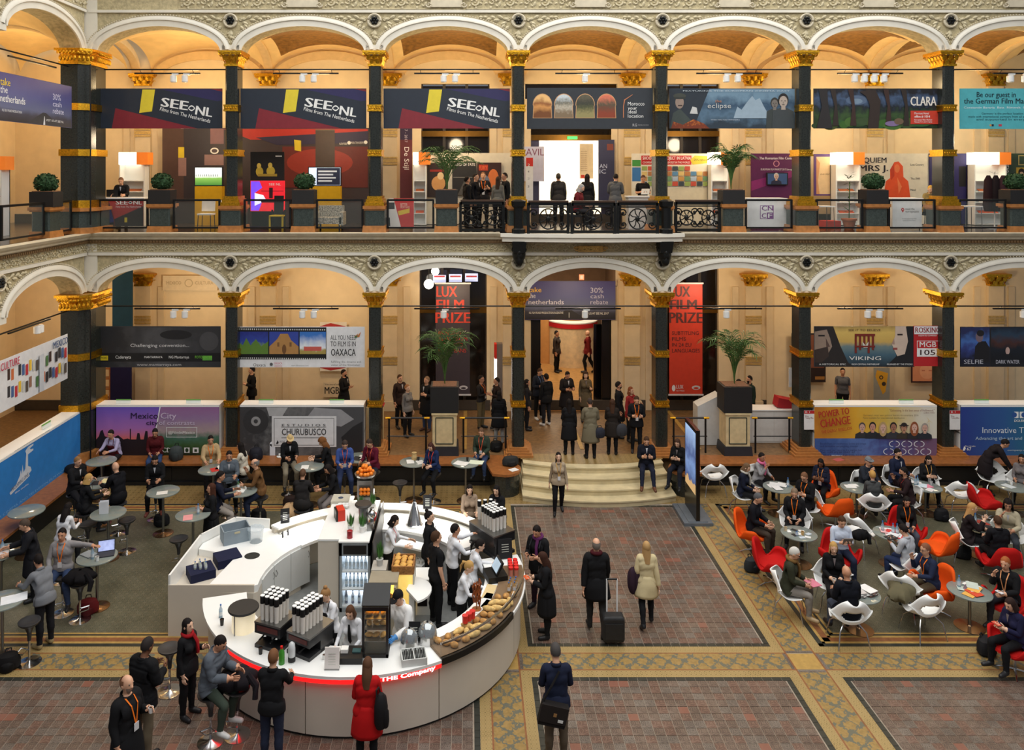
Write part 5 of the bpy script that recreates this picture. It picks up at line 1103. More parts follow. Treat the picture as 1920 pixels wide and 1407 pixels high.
for i,(px,lab) in enumerate(((1545,'small white side table left of the terracotta plant'),(1820,'small white table left of the coat rack'))):
    t=thing('side_table',lab,'table',(W(px,424,1.2)[0],1.3,ZU)); b=MB(); b.box((0,0,.72),(.55,.55,.03)); part('top',b,m_white,t)
    for sx in (-1,1):
        for sy in (-1,1): b=MB(); b.tube([(sx*.24,sy*.24,.7),(sx*.26,sy*.26,0)],.012,5); part('leg',b,m_steel,t)
b=MB(); b.box((0,0,.1),(.5,.5,.2)); o=b.build('red_cube',cm((186,50,40)),None,False,(W(1590,424,2.3)[0]-.6,2.3,ZU)); tag(o,'low red block seat behind the terracotta plant','seat')
t=thing('bar_desk','white reception table where a man reads on the upper gallery','desk',(W(1205,424,1.6)[0],1.6,ZU)); b=MB(); b.box((0,0,.5),(1.0,.5,1.0)); part('body',b,cm((206,200,190)),t); b=MB(); b.box((0,0,1.02),(1.06,.56,.04)); part('top',b,m_white,t)
# ================================================================ LOWER GALLERY BACKGROUND
t=board('wall_sign','pale embossed wall lettering with round emblem high on the rear wall','sign',(305,517,408,545),4.3,(214,196,164),[((180,162,130),ell(354,531,8,8,16)),((214,196,164),ell(354,531,6,6,16))],[('MEXICO',312,340,531,6,(170,150,116)),('CULTURA',366,400,531,6,(170,150,116))])
board('wall_sign','dark wall lettering MGB behind the studio counter','sign',(606,717,652,745),4.3,(216,198,166),[],[('MGB-',609,640,733,13,(40,34,30),0,.02),('Visit one of our',609,636,721,3.5,(80,70,60))])
board('poster_board','red pentagon poster mostly hidden behind the white film-strip banner','poster',(600,604,650,696),4.2,(222,214,200),[((170,40,40),[(600,612),(620,606),(648,612),(648,690),(620,695),(600,690)]),((222,214,200),[(604,618),(644,618),(644,684),(604,684)])],[])
b=MB(); b.box((0,0,1.6),(.68,.08,3.2)); o=b.build('blue_panel',cm((30,62,82)),None,False,(W(230,600,3.6)[0],3.6,2.9)); tag(o,'tall dark teal panel behind the grey face banner','panel')
b=MB(); b.box((0,0,1.0),(.72,.08,2.0)); o=b.build('navy_panel',cm((30,28,66)),None,False,(W(227,700,3.5)[0],3.5,ZG)); tag(o,'dark navy panel below the grey face banner','panel')
t=thing('wooden_shelf','brown wooden rack left of the navy panel','shelf',(W(193,760,3.6)[0],3.6,ZG))
for k in range(6): b=MB(); b.box((0,0,.3+.35*k),(.6,.3,.04)); part('shelf_board',b,m_wood,t)
for sg in (-1,1): b=MB(); b.box((sg*.3,0,1.1),(.04,.3,2.2)); part('upright',b,m_wood,t)
board('poster','orange cassette poster on a grey strip behind the yellow counter','poster',(1638,690,1668,752),3.9,(150,150,140),[((216,160,40),[(1644,694),(1665,700),(1660,735),(1655,740),(1641,706)]),((60,50,40),ell(1652,708,4,4,12)),((60,50,40),ell(1657,720,4,4,12)),((216,160,40),ell(1652,708,2,2,8))],[])
board('poster','framed orange face poster behind the red number sign','poster',(1708,665,1758,718),4.2,(60,30,26),[((214,140,100),rc(1711,667,1756,715)),((226,160,120),ell(1738,696,14,15)),((190,110,80),rc(1728,694,1734,696)),((190,110,80),rc(1741,694,1747,696))],[])
board('poster','dark framed poster partly hidden behind the column left of the sea film banner','poster',(1484,625,1548,717),4.2,(40,26,22),[((120,70,50),rc(1487,628,1545,690)),((160,110,50),rc(1528,706,1546,712))],[])
t=board('tilted_sign','white tilted sign board leaning beside the column left of the sea film banner','sign',(1479,690,1507,726),1.2,(206,206,204),[],[('Meeting',1484,1500,706,3,(110,110,110))],thick=.03)
t=board('info_sign','small white sign hanging right of the column before the studio counter','sign',(702,700,714,735),1.0,(190,190,196),[],[],thick=.02)
# white desks right of the stairs
t=thing('white_desk','long low white reception desk right of the right plinth','desk',(9.2,1.3,ZG)); b=MB(); b.box((0,0,.5),(2.1,.5,1.0)); part('body',b,cm((206,204,198)),t); b=MB(); b.box((0,0,1.02),(2.16,.56,.04)); part('top',b,m_white,t)
for k in range(3): b=MB(); b.box((-.7+.7*k,-.255,.5),(.68,.01,.9)); part('front_panel',b,cm((214,212,206)),t)
t=thing('white_cabinet','tall white slanted cabinet left of the right plinth','cabinet',(7.45,1.1,ZG)); b=MB(); b.prism([(-.35,0),(.35,0),(.35,1.55),(-.35,1.2)],-.25,.25); part('body',b,cm((200,200,196)),t)
b=MB(); b.box((.0,.0,.12),(.5,.4,.3),ry=.2); o=b.build('red_brochure_box',cm((160,40,44)),None,False,(W(1470,770,1.3)[0],1.35,ZG+1.06)); tag(o,'red brochure box on the white reception desk','box')
t=thing('brochure_stand','wooden stand with red brochures right of the column by the studio counter','stand',(W(703,800,1.2)[0],1.25,ZG)); b=MB(); b.box((0,0,.55),(.5,.4,1.1)); part('body',b,cm((226,206,160)),t); b=MB(); b.box((.1,0,1.2),(.4,.36,.08),ry=.5); part('tray',b,cm((150,40,44)),t)
t=thing('light_pillar','upright grey pillar with glowing white face beside the entrance','lamp',(W(930,760,3.4)[0],3.4,ZG)); b=MB(); b.box((.12,0,1.3),(.2,.3,2.6)); part('body',b,cm((120,110,104)),t); b=MB(); b.box((-.02,-.02,1.05),(.08,.3,2.1)); part('glowing_face',b,mat('glow_white',(255,246,236),.5,emit=3,var=0),t); b=MB(); b.box((-.02,-.02,2.35),(.08,.3,.5)); part('red_top',b,cm((206,50,40)),t)
# lobby: curved white reception desk, chairs, screens, lamps
X0,Y0=P(1078,690,ZG)[:2]
t=thing('reception_desk','curved pale reception desk with red edge in the lobby','desk',(X0,Y0+1.0,ZG)); n=16
def ringsec(r0,r1,z0,z1,a0,a1,n=20):
    b=MB(); vs=[]
    for i in range(n+1):
        a=a0+(a1-a0)*i/n
        for r,z in ((r0,z0),(r1,z0),(r1,z1),(r0,z1)): vs.append((r*math.cos(a),r*math.sin(a),z))
    fs=[(i*4+j,(i+1)*4+j,(i+1)*4+(j+1)%4,i*4+(j+1)%4) for i in range(n) for j in range(4)]+[(3,2,1,0),tuple(n*4+j for j in range(4))]
    b.add(vs,fs); return b
part('front',ringsec(.8,1.1,0,1.7,R(200),R(350)),mat('desk_birch',(232,206,164),.5),t,True); part('red_edge',ringsec(.78,1.13,1.7,1.9,R(200),R(350)),cm((200,40,44)),t,True); part('top',ringsec(.6,1.14,1.9,1.95,R(200),R(350)),m_white,t,True)
t=thing('curved_counter','glowing white curved counter behind the reception desk','counter',(3.9,12.4,ZG)); part('front',ringsec(1.3,1.5,0,2.4,R(180),R(365)),cm((206,150,90)),t,True); part('glowing_top',ringsec(.7,1.55,2.4,2.5,R(180),R(365)),mat('glow_counter',(255,240,210),.5,emit=2.2,var=0),t,True)
t=board('lobby_screen','tall narrow lit information screen inside the entrance','display',(1113,640,1127,702),5.6,(20,18,22),[(mat('screen_pale',(206,210,230),.4,emit=1.2),rc(1115,642,1125,700)),((190,60,80),rc(1116,690,1124,698)),((40,44,80),rc(1116,655,1124,668))],[],thick=.1)
b=MB(); b.bb(-.5,.5,-.05,.05,0,2.9); o=b.build('dark_screen',mat('screen_off',(16,14,16),.15),None,False,(W(1138,640,5.2)[0],5.2,ZG)); tag(o,'tall black panel right of the lobby screen','panel')
for k,(px,py,Y,r) in enumerate(((804,533,6.0,.17),(816,509,5.2,.14))):
    t=thing('globe_lamp','round white glowing globe lamp behind the glass, %s one'%('lower','upper')[k],'lamp',(W(px,py,3.9)[0],3.9,W(px,py,3.9)[1])); b=MB(); b.ball((0,0,0),r,16,10); part('globe',b,mat('globe_glow',(255,246,230),.5,emit=5,var=0),t,True); b=MB(); b.tube([(0,0,r),(0,0,1.2)],.012,5); part('cord',b,m_black,t)
for k in range(3):
    board('ceiling_screen','small tilted blue screen high behind the dark prize banner, %s'%('left','middle','right')[k],'display',(812+30*k,516-k*1.5,836+30*k,530-k),3.9,mat('screen_blue_w',(180,190,230),.4,emit=1.0),[((190,60,70),rc(814+30*k,517,834+30*k,520))],[],thick=.03)
board('exit_sign','red and white square sign above the entrance banner','sign',(1086,515,1095,525),4.2,mat('exit_glow',(240,120,80),.5,emit=1.5),[(WHT,rc(1088,517,1093,523))],[])
low_chair((2.7,9.0,ZG),.4,(60,56,54),(40,40,40),'dark office chair left of the lobby desk',h=.5)
# ================================================================ COURTYARD FURNITURE
def stool_parts():
    b=MB(); b.lathe([(.21,0),(.21,.012),(.06,.03),(.03,.05)],(0,0,0),20); base=b.mesh('base',m_chrome,True)
    b=MB(); b.cyl((0,0,.04),.022,.5,10); b.tube([(.0,-.02,.25),(.13,-.12,.25),(.0,-.2,.25),(-.13,-.12,.25),(0,-.02,.25)],.012,5); pole=b.mesh('pole',m_chrome,True)
    b=MB(); b.lathe([(.035,.42),(.045,.56),(.09,.68),(.18,.735),(.205,.76),(.21,.785),(.19,.79),(.12,.765),(.02,.755)],(0,0,0),20,sy=.92); seat=b.mesh('seat',mat('stool_black',(44,44,46),.45,var=.1),True)
    return (('base',base),('pole',pole),('seat',seat))
SP=stool_parts()
def stool(px,py,lab,z=0,xy=None):
    x,y,_=P(px,py,.78) if xy is None else (*xy,0); t=thing('bar_stool',lab,'stool',(x,y,0),random.uniform(0,6),'black bar stools')
    for n,me in SP: link(n,me,t)
    return t
m_ttop=mat('table_glass',(126,134,128),.12,var=.05,spec=.6)
def table_parts(h,r,br):
    b=MB(); b.lathe([(br,0),(br,.01),(.05,.03),(.03,.05)],(0,0,0),24); base=b.mesh('base',mat('table_base',(150,120,90),.25,.9,var=.1),True)
    b=MB(); b.cyl((0,0,.03),.03,h-.05,12); pole=b.mesh('pole',m_steel,True)
    b=MB(); b.lathe([(r-.01,h-.03),(r,h-.025),(r,h-.005),(r-.01,h)],(0,0,0),32); top=b.mesh('tabletop',m_ttop,True)
    return (('base',base),('pole',pole),('tabletop',top))
HT=table_parts(1.08,.4,.25); LT=table_parts(.73,.4,.28)
TAB={}
def table(key,px,py,high,lab):
    z=1.08 if high else .73; x,y,_=P(px,py,z); t=thing('high_table' if high else 'low_table',lab,'table',(x,y,0),0,'round high tables' if high else 'round low tables')
    for n,me in (HT if high else LT): link(n,me,t)
    TAB[key]=(x,y,z); return t
def on(key,dx,dy): x,y,z=TAB[key]; return (x+dx,y+dy,z)
hts=[('a',50,958,'at the blue billboard bench with nothing on it'),('b',203,962,'with a white folded menu card on it'),('c',182,1043,'with an open laptop'),('d',362,964,'with a pink leaflet, beside the woman in black'),('e',4,1126,'at the left edge with a white open folder'),('f',306,921,'where the man in black reads papers'),('g',190,905,'between the bald man and the blonde woman'),('h',400,880,'in front of the man in beige'),('i',452,920,'where the man in brown leans'),('j',580,874,'between the flat cap and curly hair'),('k',672,858,'between the blue and maroon sweaters'),('l',776,866,'beside the woman in the blue jacket'),('m',873,867,'beside the man in the green jacket'),('n',190,864,'in front of the man in the maroon vest'),('o',2,1035,'at the left edge with a water bottle')]
for k,x,y,l in hts: table(k,x,y,True,'round grey high table '+l)
lts=[('A',1460,913,'covered with white papers by the pink scarf'),('B',1498,1000,'with cards and cups between two men in dark jackets'),('C',1610,1112,'with stacked magazines beside the bald man'),('D',1735,912,'with bottles and a pink paper'),('E',1672,1000,'strewn with papers and bottles, left of an orange chair'),('F',1818,1108,'covered with colourful magazines near the right edge'),('G',1840,985,'with tablets beside the blonde woman'),('H',1898,912,'with plates at the right edge'),('I',1606,914,'by the man in the grey flat cap')]
for k,x,y,l in lts: table(k,x,y,False,'round grey low table '+l)
for px,py,l in ((165,982,'under the menu card table, left one'),(238,975,'right of the menu card table'),(335,1010,'left of the white bar, standing alone'),(750,905,'below the table with the paper bag'),(55,1165,'with a tilted seat beside the man in grey sweater and dark trousers'),(318,1215,'behind the man in the black padded jacket'),(150,1092,'covered by a black coat, near the laptop'),(445,1290,'with a dark coat draped over it at the bar')):
    stool(px,py,'black bar stool '+l)
# white shell chair with oval hole
def shell_chair(wht=m_white):
    def fn(u,v):
        x=(u-.5)*2; s=v                                   # v: 0 front edge of seat, 1 top of back
        if s<.45: y=-.24+.40*s/.45; z=.43-.03*math.sin(PI*s/.45)
        else:
            q=(s-.45)/.55; y=.16+.15*q-.02*math.sin(PI*q); z=.40+.42*q**1.1
            if q<.35: z+=.015*(1-q/.35)
        wd=.22+.06*math.sin(PI*min(1,s/.6)) if s<.45 else .03+.26*math.sqrt(max(.03,1-(((s-.45)/.55-.36)/.66)**2))
        arm=.13*abs(x)**2.2*math.exp(-((s-.5)/.16)**2); cup=.05*x*x
        return (x*wd*(1.05+.25*math.exp(-((s-.55)/.18)**2)),y-(.10*x*x if s>.45 else 0)*min(1,(s-.45)*6 if s>.45 else 0),z+cup+arm)
    b=MB(); b.grid(fn,22,26,skip=lambda u,v:((u-.5)/.29)**2+((v-.70)/.125)**2<1)
    me=b.mesh('shell',wht,80)
    lg=MB(); f=[]
    for sx in (-1,1):
        for sy in (-1,1): q=MB(); q.tube([(sx*.12,sy*.1,.41),(sx*.22,sy*.2,.3),(sx*.27,sy*.26,0)],.011,6); f.append(q.mesh('leg',m_chrome,True))
    q=MB(); q.tube([(-.14,-.12,.405),(.14,-.12,.405)],.012,5); q.tube([(-.14,.1,.4),(.14,.1,.4)],.012,5); fr=q.mesh('seat_frame',m_chrome)
    return me,f,fr
SHM,SHL,SHF=shell_chair()
def shell(px,py,rz,lab,xy=None):
    x,y,_=P(px,py,.43) if xy is None else (*xy,0); t=thing('shell_chair',lab,'chair',(x,y,0),R(rz),'white shell chairs with oval hole'); t.scale=(1.13,1.13,1.08); solid(link('shell',SHM,t),.014)
    for me in SHL: link('leg',me,t)
    link('seat_frame',SHF,t); return t
def swan_mesh():
    b=MB(); n=44; m=9; vs=[]
    for i in range(n+1):
        ph=R(-152+304*i/n); a=abs(math.degrees(ph))
        h=.46*math.exp(-(a/46)**4)+.21*math.exp(-((a-106)/30)**4)+.02; rr=.34+.04*math.exp(-((a-105)/32)**2)+.04*math.exp(-(a/44)**2)
        for j in range(m+1):
            t=j/m; r=.0+rr*(math.sin(PI/2*min(1,t*1.25))); z=.38+h*max(0,(t-.35)/.65)**1.5
            vs.append((r*math.sin(ph)*1.05,r*math.cos(ph)*.95+.02,z))
    b.add(vs,[(i*(m+1)+j,(i+1)*(m+1)+j,(i+1)*(m+1)+j+1,i*(m+1)+j+1) for i in range(n) for j in range(m)])
    me=b.mesh('shell',cm((222,84,20),.8),80)
    c=MB(); c.lathe([(.05,.34),(.24,.36),(.3,.39),(.29,.43),(.2,.45),(.02,.455)],(0,-.03,0),24,sy=1.05); cu=c.mesh('cushion',cm((222,84,20),.8),True)
    q=MB()
    for k in range(4):
        a=R(45+90*k); q.tube([(0,0,.06),(.2*math.cos(a),.2*math.sin(a),.05),(.32*math.cos(a),.32*math.sin(a),.012)],[.02,.016,.012],6)
    st=q.mesh('star_base',m_chrome); q=MB(); q.cyl((0,0,.05),.025,.32,10); return me,cu,st,q.mesh('column',m_chrome)
SW=swan_mesh(); SWM={}
def swan(px,py,rz,col,lab):
    c={'orange':(226,84,16),'red':(184,22,20)}[col]; mm=cm(c,.8)
    if col not in SWM:
        a,b=SW[0].copy(),SW[1].copy()
        for q in (a,b): q.materials.clear(); q.materials.append(mm)
        SWM[col]=(a,b)
    x,y,_=P(px,py,.42); t=thing('swan_chair',lab,'chair',(x,y,0),R(rz),'upholstered swivel tub chairs')
    t.scale=(1.12,1.12,1.08); solid(link('shell',SWM[col][0],t),.045); link('cushion',SWM[col][1],t); link('star_base',SW[2],t); link('column',SW[3],t); return t
# rz 0: chair faces the camera (-y)
for px,py,rz,l in ((1337,898,180,'empty, seen from behind beside the display totem'),(1800,932,165,'empty with its hole showing, right of the bottle table'),(1730,1150,190,'empty, in front near the patterned border'),(1612,1002,120,'tilted, hung with a black bag'),(1690,1112,140,'hung with an olive parka'),(1862,902,-10,'behind the bending man')):
    shell(px,py,rz,'white shell chair '+l)
for px,py,rz,c,l in ((1566,960,190,'orange','empty, seen from behind among the white chairs'),(1757,1029,215,'orange','empty, between two tables, right of the grey hoodie'),(1450,1060,60,'red','empty, behind the white-haired man'),(1850,945,75,'red','empty, beside the bending man')):
    swan(px,py,rz,c,'%s tub chair %s'%(c,l))
# display totem
x,y,_=P(1296,965); t=thing('display_totem','tall black display totem with blue picture seen edge-on by the stairs','display',(x,y-.1,0),R(-90))
b=MB(); b.box((0,0,.04),(1.2,.75,.08)); b.box((0,0,.09),(1.1,.5,.02)); part('foot_plate',b,mat('totem_grey',(98,104,110),.5),t)
b=MB(); b.box((0,0,1.25),(1.05,.1,2.4)); part('case',b,mat('totem_black',(14,14,15),.25),t)
b=MB(); b.box((0,-.053,1.55),(.92,.008,1.6)); part('screen',b,ramp_mat('screen_berlin',[(.0,(196,160,110)),(.14,(196,160,110)),(.16,(60,80,130)),(.4,(110,140,190)),(.6,(70,90,140)),(1,(150,180,220))],2,.2,5,emit=.8),t)
b=MB(); b.box((0,.053,1.55),(.92,.008,1.6)); part('screen',b,MATS['screen_berlin'],t)
# ---------------------------------------------------------------- small things on tables
def leaflet(loc,rz,c,lab,sz=(.21,.29),group=None,th=.006,open_=False,cat='paper'):
    b=MB(); b.box((0,0,th/2),(sz[0],sz[1],th))
    if open_: b.box((sz[0],0,th/2+.004),(sz[0],sz[1],th),ry=-.08)
    t=b.build('leaflet' if cat=='paper' else cat,cm(c,.6),None,False,loc,rz); tag(t,lab,cat,group); return t
def bottle(loc,lab,c=(150,180,200),h=.24,r=.033,group='water bottles'):
    t=thing('bottle',lab,'bottle',loc,0,group); b=MB(); b.lathe([(r,0),(r,h*.6),(r*.4,h*.82),(r*.38,h*.9)],(0,0,0),12); part('body',b,mat('bottle_pet_%d'%c[0],c,.1,var=0,alpha=.55),t,True)
    b=MB(); b.cyl((0,0,h*.9),r*.45,h*.1,10); part('cap',b,cm((60,110,180)),t); b=MB(); b.lathe([(r*1.02,h*.2),(r*1.02,h*.45)],(0,0,0),12); part('label_band',b,cm((206,214,220)),t); return t
def cup(loc,lab,c=WHT,h=.09,group='cups on tables'):
    t=thing('cup',lab,'cup',loc,0,group); b=MB(); b.lathe([(.028,0),(.038,h),(.034,h),(.03,.02)],(0,0,0),12); part('body',b,cm(c,.5),t,True); b=MB(); b.cyl((0,0,h*.8),.034,.003,12); part('coffee',b,cm((70,44,28)),t); return t
rng=random.Random(11)
leaflet(on('d',-.05,-.2),.3,(226,150,150),'pink leaflet on the high table beside the woman in black'); bottle(on('d',.12,.0),'small water bottle on the table with the pink leaflet')
t=thing('menu_card','white folded menu card standing on a high table','card',on('b',-.08,-.05),.2)
b=MB(); b.box((0,-.03,.15),(.2,.006,.3),rx=.12); part('front_leaf',b,cm((226,228,232)),t); b=MB(); b.box((0,.03,.15),(.2,.006,.3),rx=-.12); part('back_leaf',b,cm((214,216,222)),t)
t=thing('laptop','open laptop with lit screen on the high table at left','laptop',on('c',.16,.05),R(20))
b=MB(); b.box((0,0,.012),(.34,.24,.02)); part('keyboard',b,cm((60,60,64)),t); b=MB(); b.box((0,.16,.13),(.34,.012,.23),rx=-.35); part('lid',b,cm((40,40,44)),t); b=MB(); b.box((0,.150,.13),(.31,.006,.2),rx=-.35); part('screen',b,mat('laptop_screen',(150,160,200),.4,emit=.8,var=.3,sc=9),t)
t=thing('laptop','closed grey laptop lying beside the water bottle on the laptop table','laptop',on('c',-.2,.05),R(-30)); b=MB(); b.box((0,0,.01),(.3,.22,.02)); part('body',b,cm((140,144,146)),t)
bottle(on('c',-.04,-.12),'water bottle on the laptop table'); cup(on('c',.1,-.2),'white cup with coffee on the laptop table'); bottle(on('o',.0,.05),'water bottle on the left edge table'); leaflet(on('o',.1,-.1),.5,(214,206,206),'papers on the left edge table with the water bottle')
leaflet(on('e',.1,0),.5,(226,228,230),'white open folder on the high table at the left edge',(.22,.32),open_=True); leaflet(on('f',.02,-.12),.3,(230,226,216),'white paper on the table of the man reading papers',(.26,.2))
for i,(k,dx,dy,c) in enumerate((('g',.05,.1,(226,214,160)),('g',-.12,-.05,(40,40,44)),('h',.05,-.05,(200,50,46)),('h',.15,.1,(226,222,214)),('i',.0,.0,(226,226,220)),('j',-.1,-.1,(230,228,222)),('k',-.05,-.08,(30,30,34)),('k',.12,.02,(214,210,204)),('l',-.1,.0,(228,226,220)),('l',.18,-.05,(222,220,214)),('m',-.2,-.05,(230,228,222)),('m',.2,.0,(216,224,200)))):
    nm={'g':'pale yellow sheet|black folder','h':'red brochure|white paper','i':'white sheet','j':'white notes','k':'black notebook|white brochure','l':'left white sheet|right white sheet','m':'white papers|pale green papers'}[k].split('|')
    idx=sum(1 for q in (('g',),) if 0); seen=[z for z in hts if z[0]==k][0][3]
    used=globals().setdefault('USEDK',{}); j=used.get(k,0); used[k]=j+1
    leaflet(on(k,dx,dy),rng.uniform(-.6,.6),c,('%s on the high table %s'%(nm[j],seen)).replace(' left of the paper bag on the high table',' left of the paper bag on the table').replace(' right of the paper bag on the high table',' right of the paper bag on the table'),(.2,.28),open_=(k in 'mk'))
cup(on('i',.1,.08),'white cup on the table of the man in brown'); bottle(on('i',-.1,.1),'green bottle on the table of the man in brown',(70,120,80)); cup(on('m',.05,.1),'black cup on the table of the man in green',(30,30,30)); cup(on('l',.12,.08),'black cup on the table beside the blue jacket',(30,30,30))
t=thing('paper_bag','small crumpled brown paper bag on a high table','bag',on('l',.0,.15)); b=MB(); b.lathe([(.07,0),(.085,.08),(.06,.17),(.075,.2)],(0,0,0),9); part('bag_body',b,cm((190,160,110)),t)
cols=[(232,230,226),(214,80,60),(226,222,214),(190,60,80),(60,90,120),(226,190,90),(40,40,44),(206,206,210)]
def scatter(key,n,lab,pal,cat='magazine',seed=0):
    r=random.Random(seed+ord(key))
    for i in range(n):
        a=r.uniform(0,6.28); q=r.uniform(0,.25); c=pal[i%len(pal)]; x,y,z=on(key,q*math.cos(a),q*math.sin(a))
        leaflet((x,y,z+.004*i),r.uniform(0,3),c,lab,(.21,.28) if i%3 else (.17,.24),'papers on low table '+key,.004,cat='magazine')
scatter('A',6,'white paper lying on the low table by the pink scarf',[(232,230,226),(224,222,220),(214,214,212)])
scatter('D',4,'paper on the low table with bottles',[(226,222,220),(222,130,150),(206,220,226)])
scatter('E',8,'paper on the low table left of the orange chair',[(232,230,228),(226,180,180),(206,60,60),(220,220,220)])
scatter('F',9,'magazine on the colourful table near the right edge',[(206,70,40),(232,230,224),(226,170,80),(190,200,190),(110,90,100)])
scatter('I',2,'paper on the low table by the flat cap',[(230,228,224)])
for i in range(8):
    x,y,z=on('C',-.05+.02*(i%3),.03*(i%2)-.05); leaflet((x+(.2 if i%2 else 0),y,z+.012*i),.2+.25*(i%3),[(206,204,200),(120,90,80),(196,190,186),(230,228,224)][i%4],'magazine in the stack beside the bald man',(.22,.3),'magazine stack',.012,cat='magazine')
for i,(dx,dy) in enumerate(((-.2,.1),(-.05,.15),(.1,.1),(.2,-.05),(0,-.05),(-.15,-.1),(.12,-.2),(-.02,-.22))):
    leaflet(on('B',dx,dy),i*.7,[(232,232,228),(40,40,40),(226,224,220),(190,200,210)][i%4],'small card on the table between the two men in dark jackets',(.09,.13),'cards on the low table',cat='card')
cup(on('B',-.26,.12),'cream coffee cup on the card table',(214,196,160)); cup(on('B',.04,-.1),'amber glass on the card table',(200,160,100)); bottle(on('B',-.1,-.12),'small blue glass on the card table',(140,160,190),.1,.035)
bottle(on('A',.25,.0),'water bottle on the white paper table'); bottle(on('D',-.15,.1),'water bottle on the pink paper table, right one'); bottle(on('D',-.24,.05),'water bottle on the pink paper table, left one'); cup(on('D',.22,.1),'glass on the pink paper table',(190,196,196))
bottle(on('E',-.16,.1),'tall bottle at the far side of the strewn table'); bottle(on('E',.02,-.02),'bottle in the middle of the strewn table'); bottle(on('E',.1,-.05),'half full bottle beside the middle one on the strewn table'); bottle(on('F',-.13,.13),'blue water bottle on the colourful magazine table'); bottle(on('G',-.08,.1),'water bottle beside the tablets')
for i,(dx,dy) in enumerate(((-.2,-.02),(.05,-.08))): leaflet(on('G',dx,dy),.9,(30,30,34),'dark tablet, %s one on the table of the blonde woman'%('left','right')[i],(.19,.26),'tablets',.01,cat='tablet')
leaflet(on('G',.1,.12),.2,(150,50,40),'red folder on the table of the blonde woman'); leaflet(on('H',-.1,0),.4,(200,206,206),'paper on the right edge table'); cup(on('H',.05,.1),'cup on the right edge table')
leaflet((*P(1340,868,ZG)[:2],ZG+.012),0,(30,30,30),'black folder on the bench right of the stairs') if False else None
for i,(px,py) in enumerate(((1566,852),(1572,862))): leaflet((*P(px,py,ZG+.02)[:2],ZG+.012),.4*i,[(230,228,224),(190,90,80)][i],['white paper on the ledge below the yellow billboard','red and white paper on the ledge below the yellow billboard'][i],(.3,.2))
for i,(px,py) in enumerate(((215,853),(225,850))): leaflet((*P(px,py,ZG+.02)[:2],ZG+.012+.008*i),.5*i,[(214,214,220),(150,160,180)][i],['open paper on the ledge below the purple city billboard','grey brochure on the ledge below the purple city billboard'][i],(.25,.3))
leaflet((*P(963,881,ZG+.02)[:2],ZG+.014),.6,(226,224,218),'white papers on the rounded bench end left of the stairs',(.25,.2))
t=thing('menu_card','white arched card standing on the ledge left of the flat cap','card',(*P(511,855,ZG)[:2],ZG+.012),0); b=MB(); b.box((0,0,.17),(.16,.02,.34)); b.prism(ell(0,.34,.08,.08,12),-.01,.01); part('card',b,cm((220,224,230)),t)
t=thing('cup','white cup and saucer on the ledge left of the flat cap','cup',(*P(525,858,ZG)[:2],ZG+.012),0,'cups on tables'); b=MB(); b.lathe([(.09,0),(.1,.02),(.03,.03),(.05,.09)],(0,0,0),14); part('body',b,m_white,t)
# bags
def bag(loc,rz,c,lab,s=(.42,.28,.3),name='backpack',cat='bag'):
    t=thing(name,lab,cat,loc,rz); b=MB(); b.lathe([(.75,0),(1,.15),(1,.6),(.8,.88),(.35,1)],(0,0,0),12,sq=False); b.v=[(x*s[0]/2,y*s[1]/2,z*s[2]) for x,y,z in b.v]; part('body',b,cm(c,.7),t,True)
    b=MB(); b.lathe([(.6,0),(.8,.3),(.7,.8),(.3,1)],(0,0,0),10); b.v=[(x*s[0]*.36,y*s[1]*.3-s[1]*.42,z*s[2]*.55+.02) for x,y,z in b.v]; part('pocket',b,cm(tuple(int(v*.8) for v in c),.7),t,True)
    b=MB(); b.tube([(-.06,s[1]*.2,s[2]*.9),(-.04,s[1]*.3,s[2]*1.12),(.04,s[1]*.3,s[2]*1.12),(.06,s[1]*.2,s[2]*.9)],.012,5); part('handle',b,cm((30,30,30)),t)
    return t
for px,py,c,l,rz in ((165,1150,(90,20,22),'red and black backpack on the floor under the laptop table',.3),(303,985,(26,26,28),'black backpack under the table of the man reading papers',0),(15,1255,(24,22,22),'black bag on the floor at the left edge',.4),(1410,1070,(44,48,50),'grey black backpack beside the empty red chair',.5),(1848,1225,(32,32,34),'dark shiny bag on the patterned border at right',.7),(1805,1045,(40,42,42),'grey bag on the floor behind the orange chair',.2),(1765,975,(26,26,28),'black bag with cables under the bottle table',.3),(485,975,(22,22,24),'black bag hanging low under the man in brown',0),(545,950,(44,30,26),'brown bag beside the beige coat',.2)):
    bag((*P(px,py)[:2],0),rz,c,l)
bag((*P(957,873,ZG)[:2],ZG+.012),.3,(44,46,46),'dark grey bag on the rounded bench end left of the stairs',(.5,.3,.26))
bag((*P(930,845,ZG)[:2],ZG),.3,(24,24,24),'black bag at the foot of the column left of the stairs',(.4,.3,.3))
bag((*P(330,863,ZG)[:2],ZG+.012),.1,(60,66,66),'grey backpack on the ledge under the purple city billboard',(.42,.3,.4)); bag((*P(142,885,ZG)[:2],ZG+.012),.1,(22,22,24),'black coat bundle on the ledge by the blue billboard',(.6,.4,.2)); bag((*P(480,863,ZG)[:2],ZG+.012),.1,(36,36,44),'dark backpack on the ledge beside the column under the studio billboard',(.4,.28,.36))
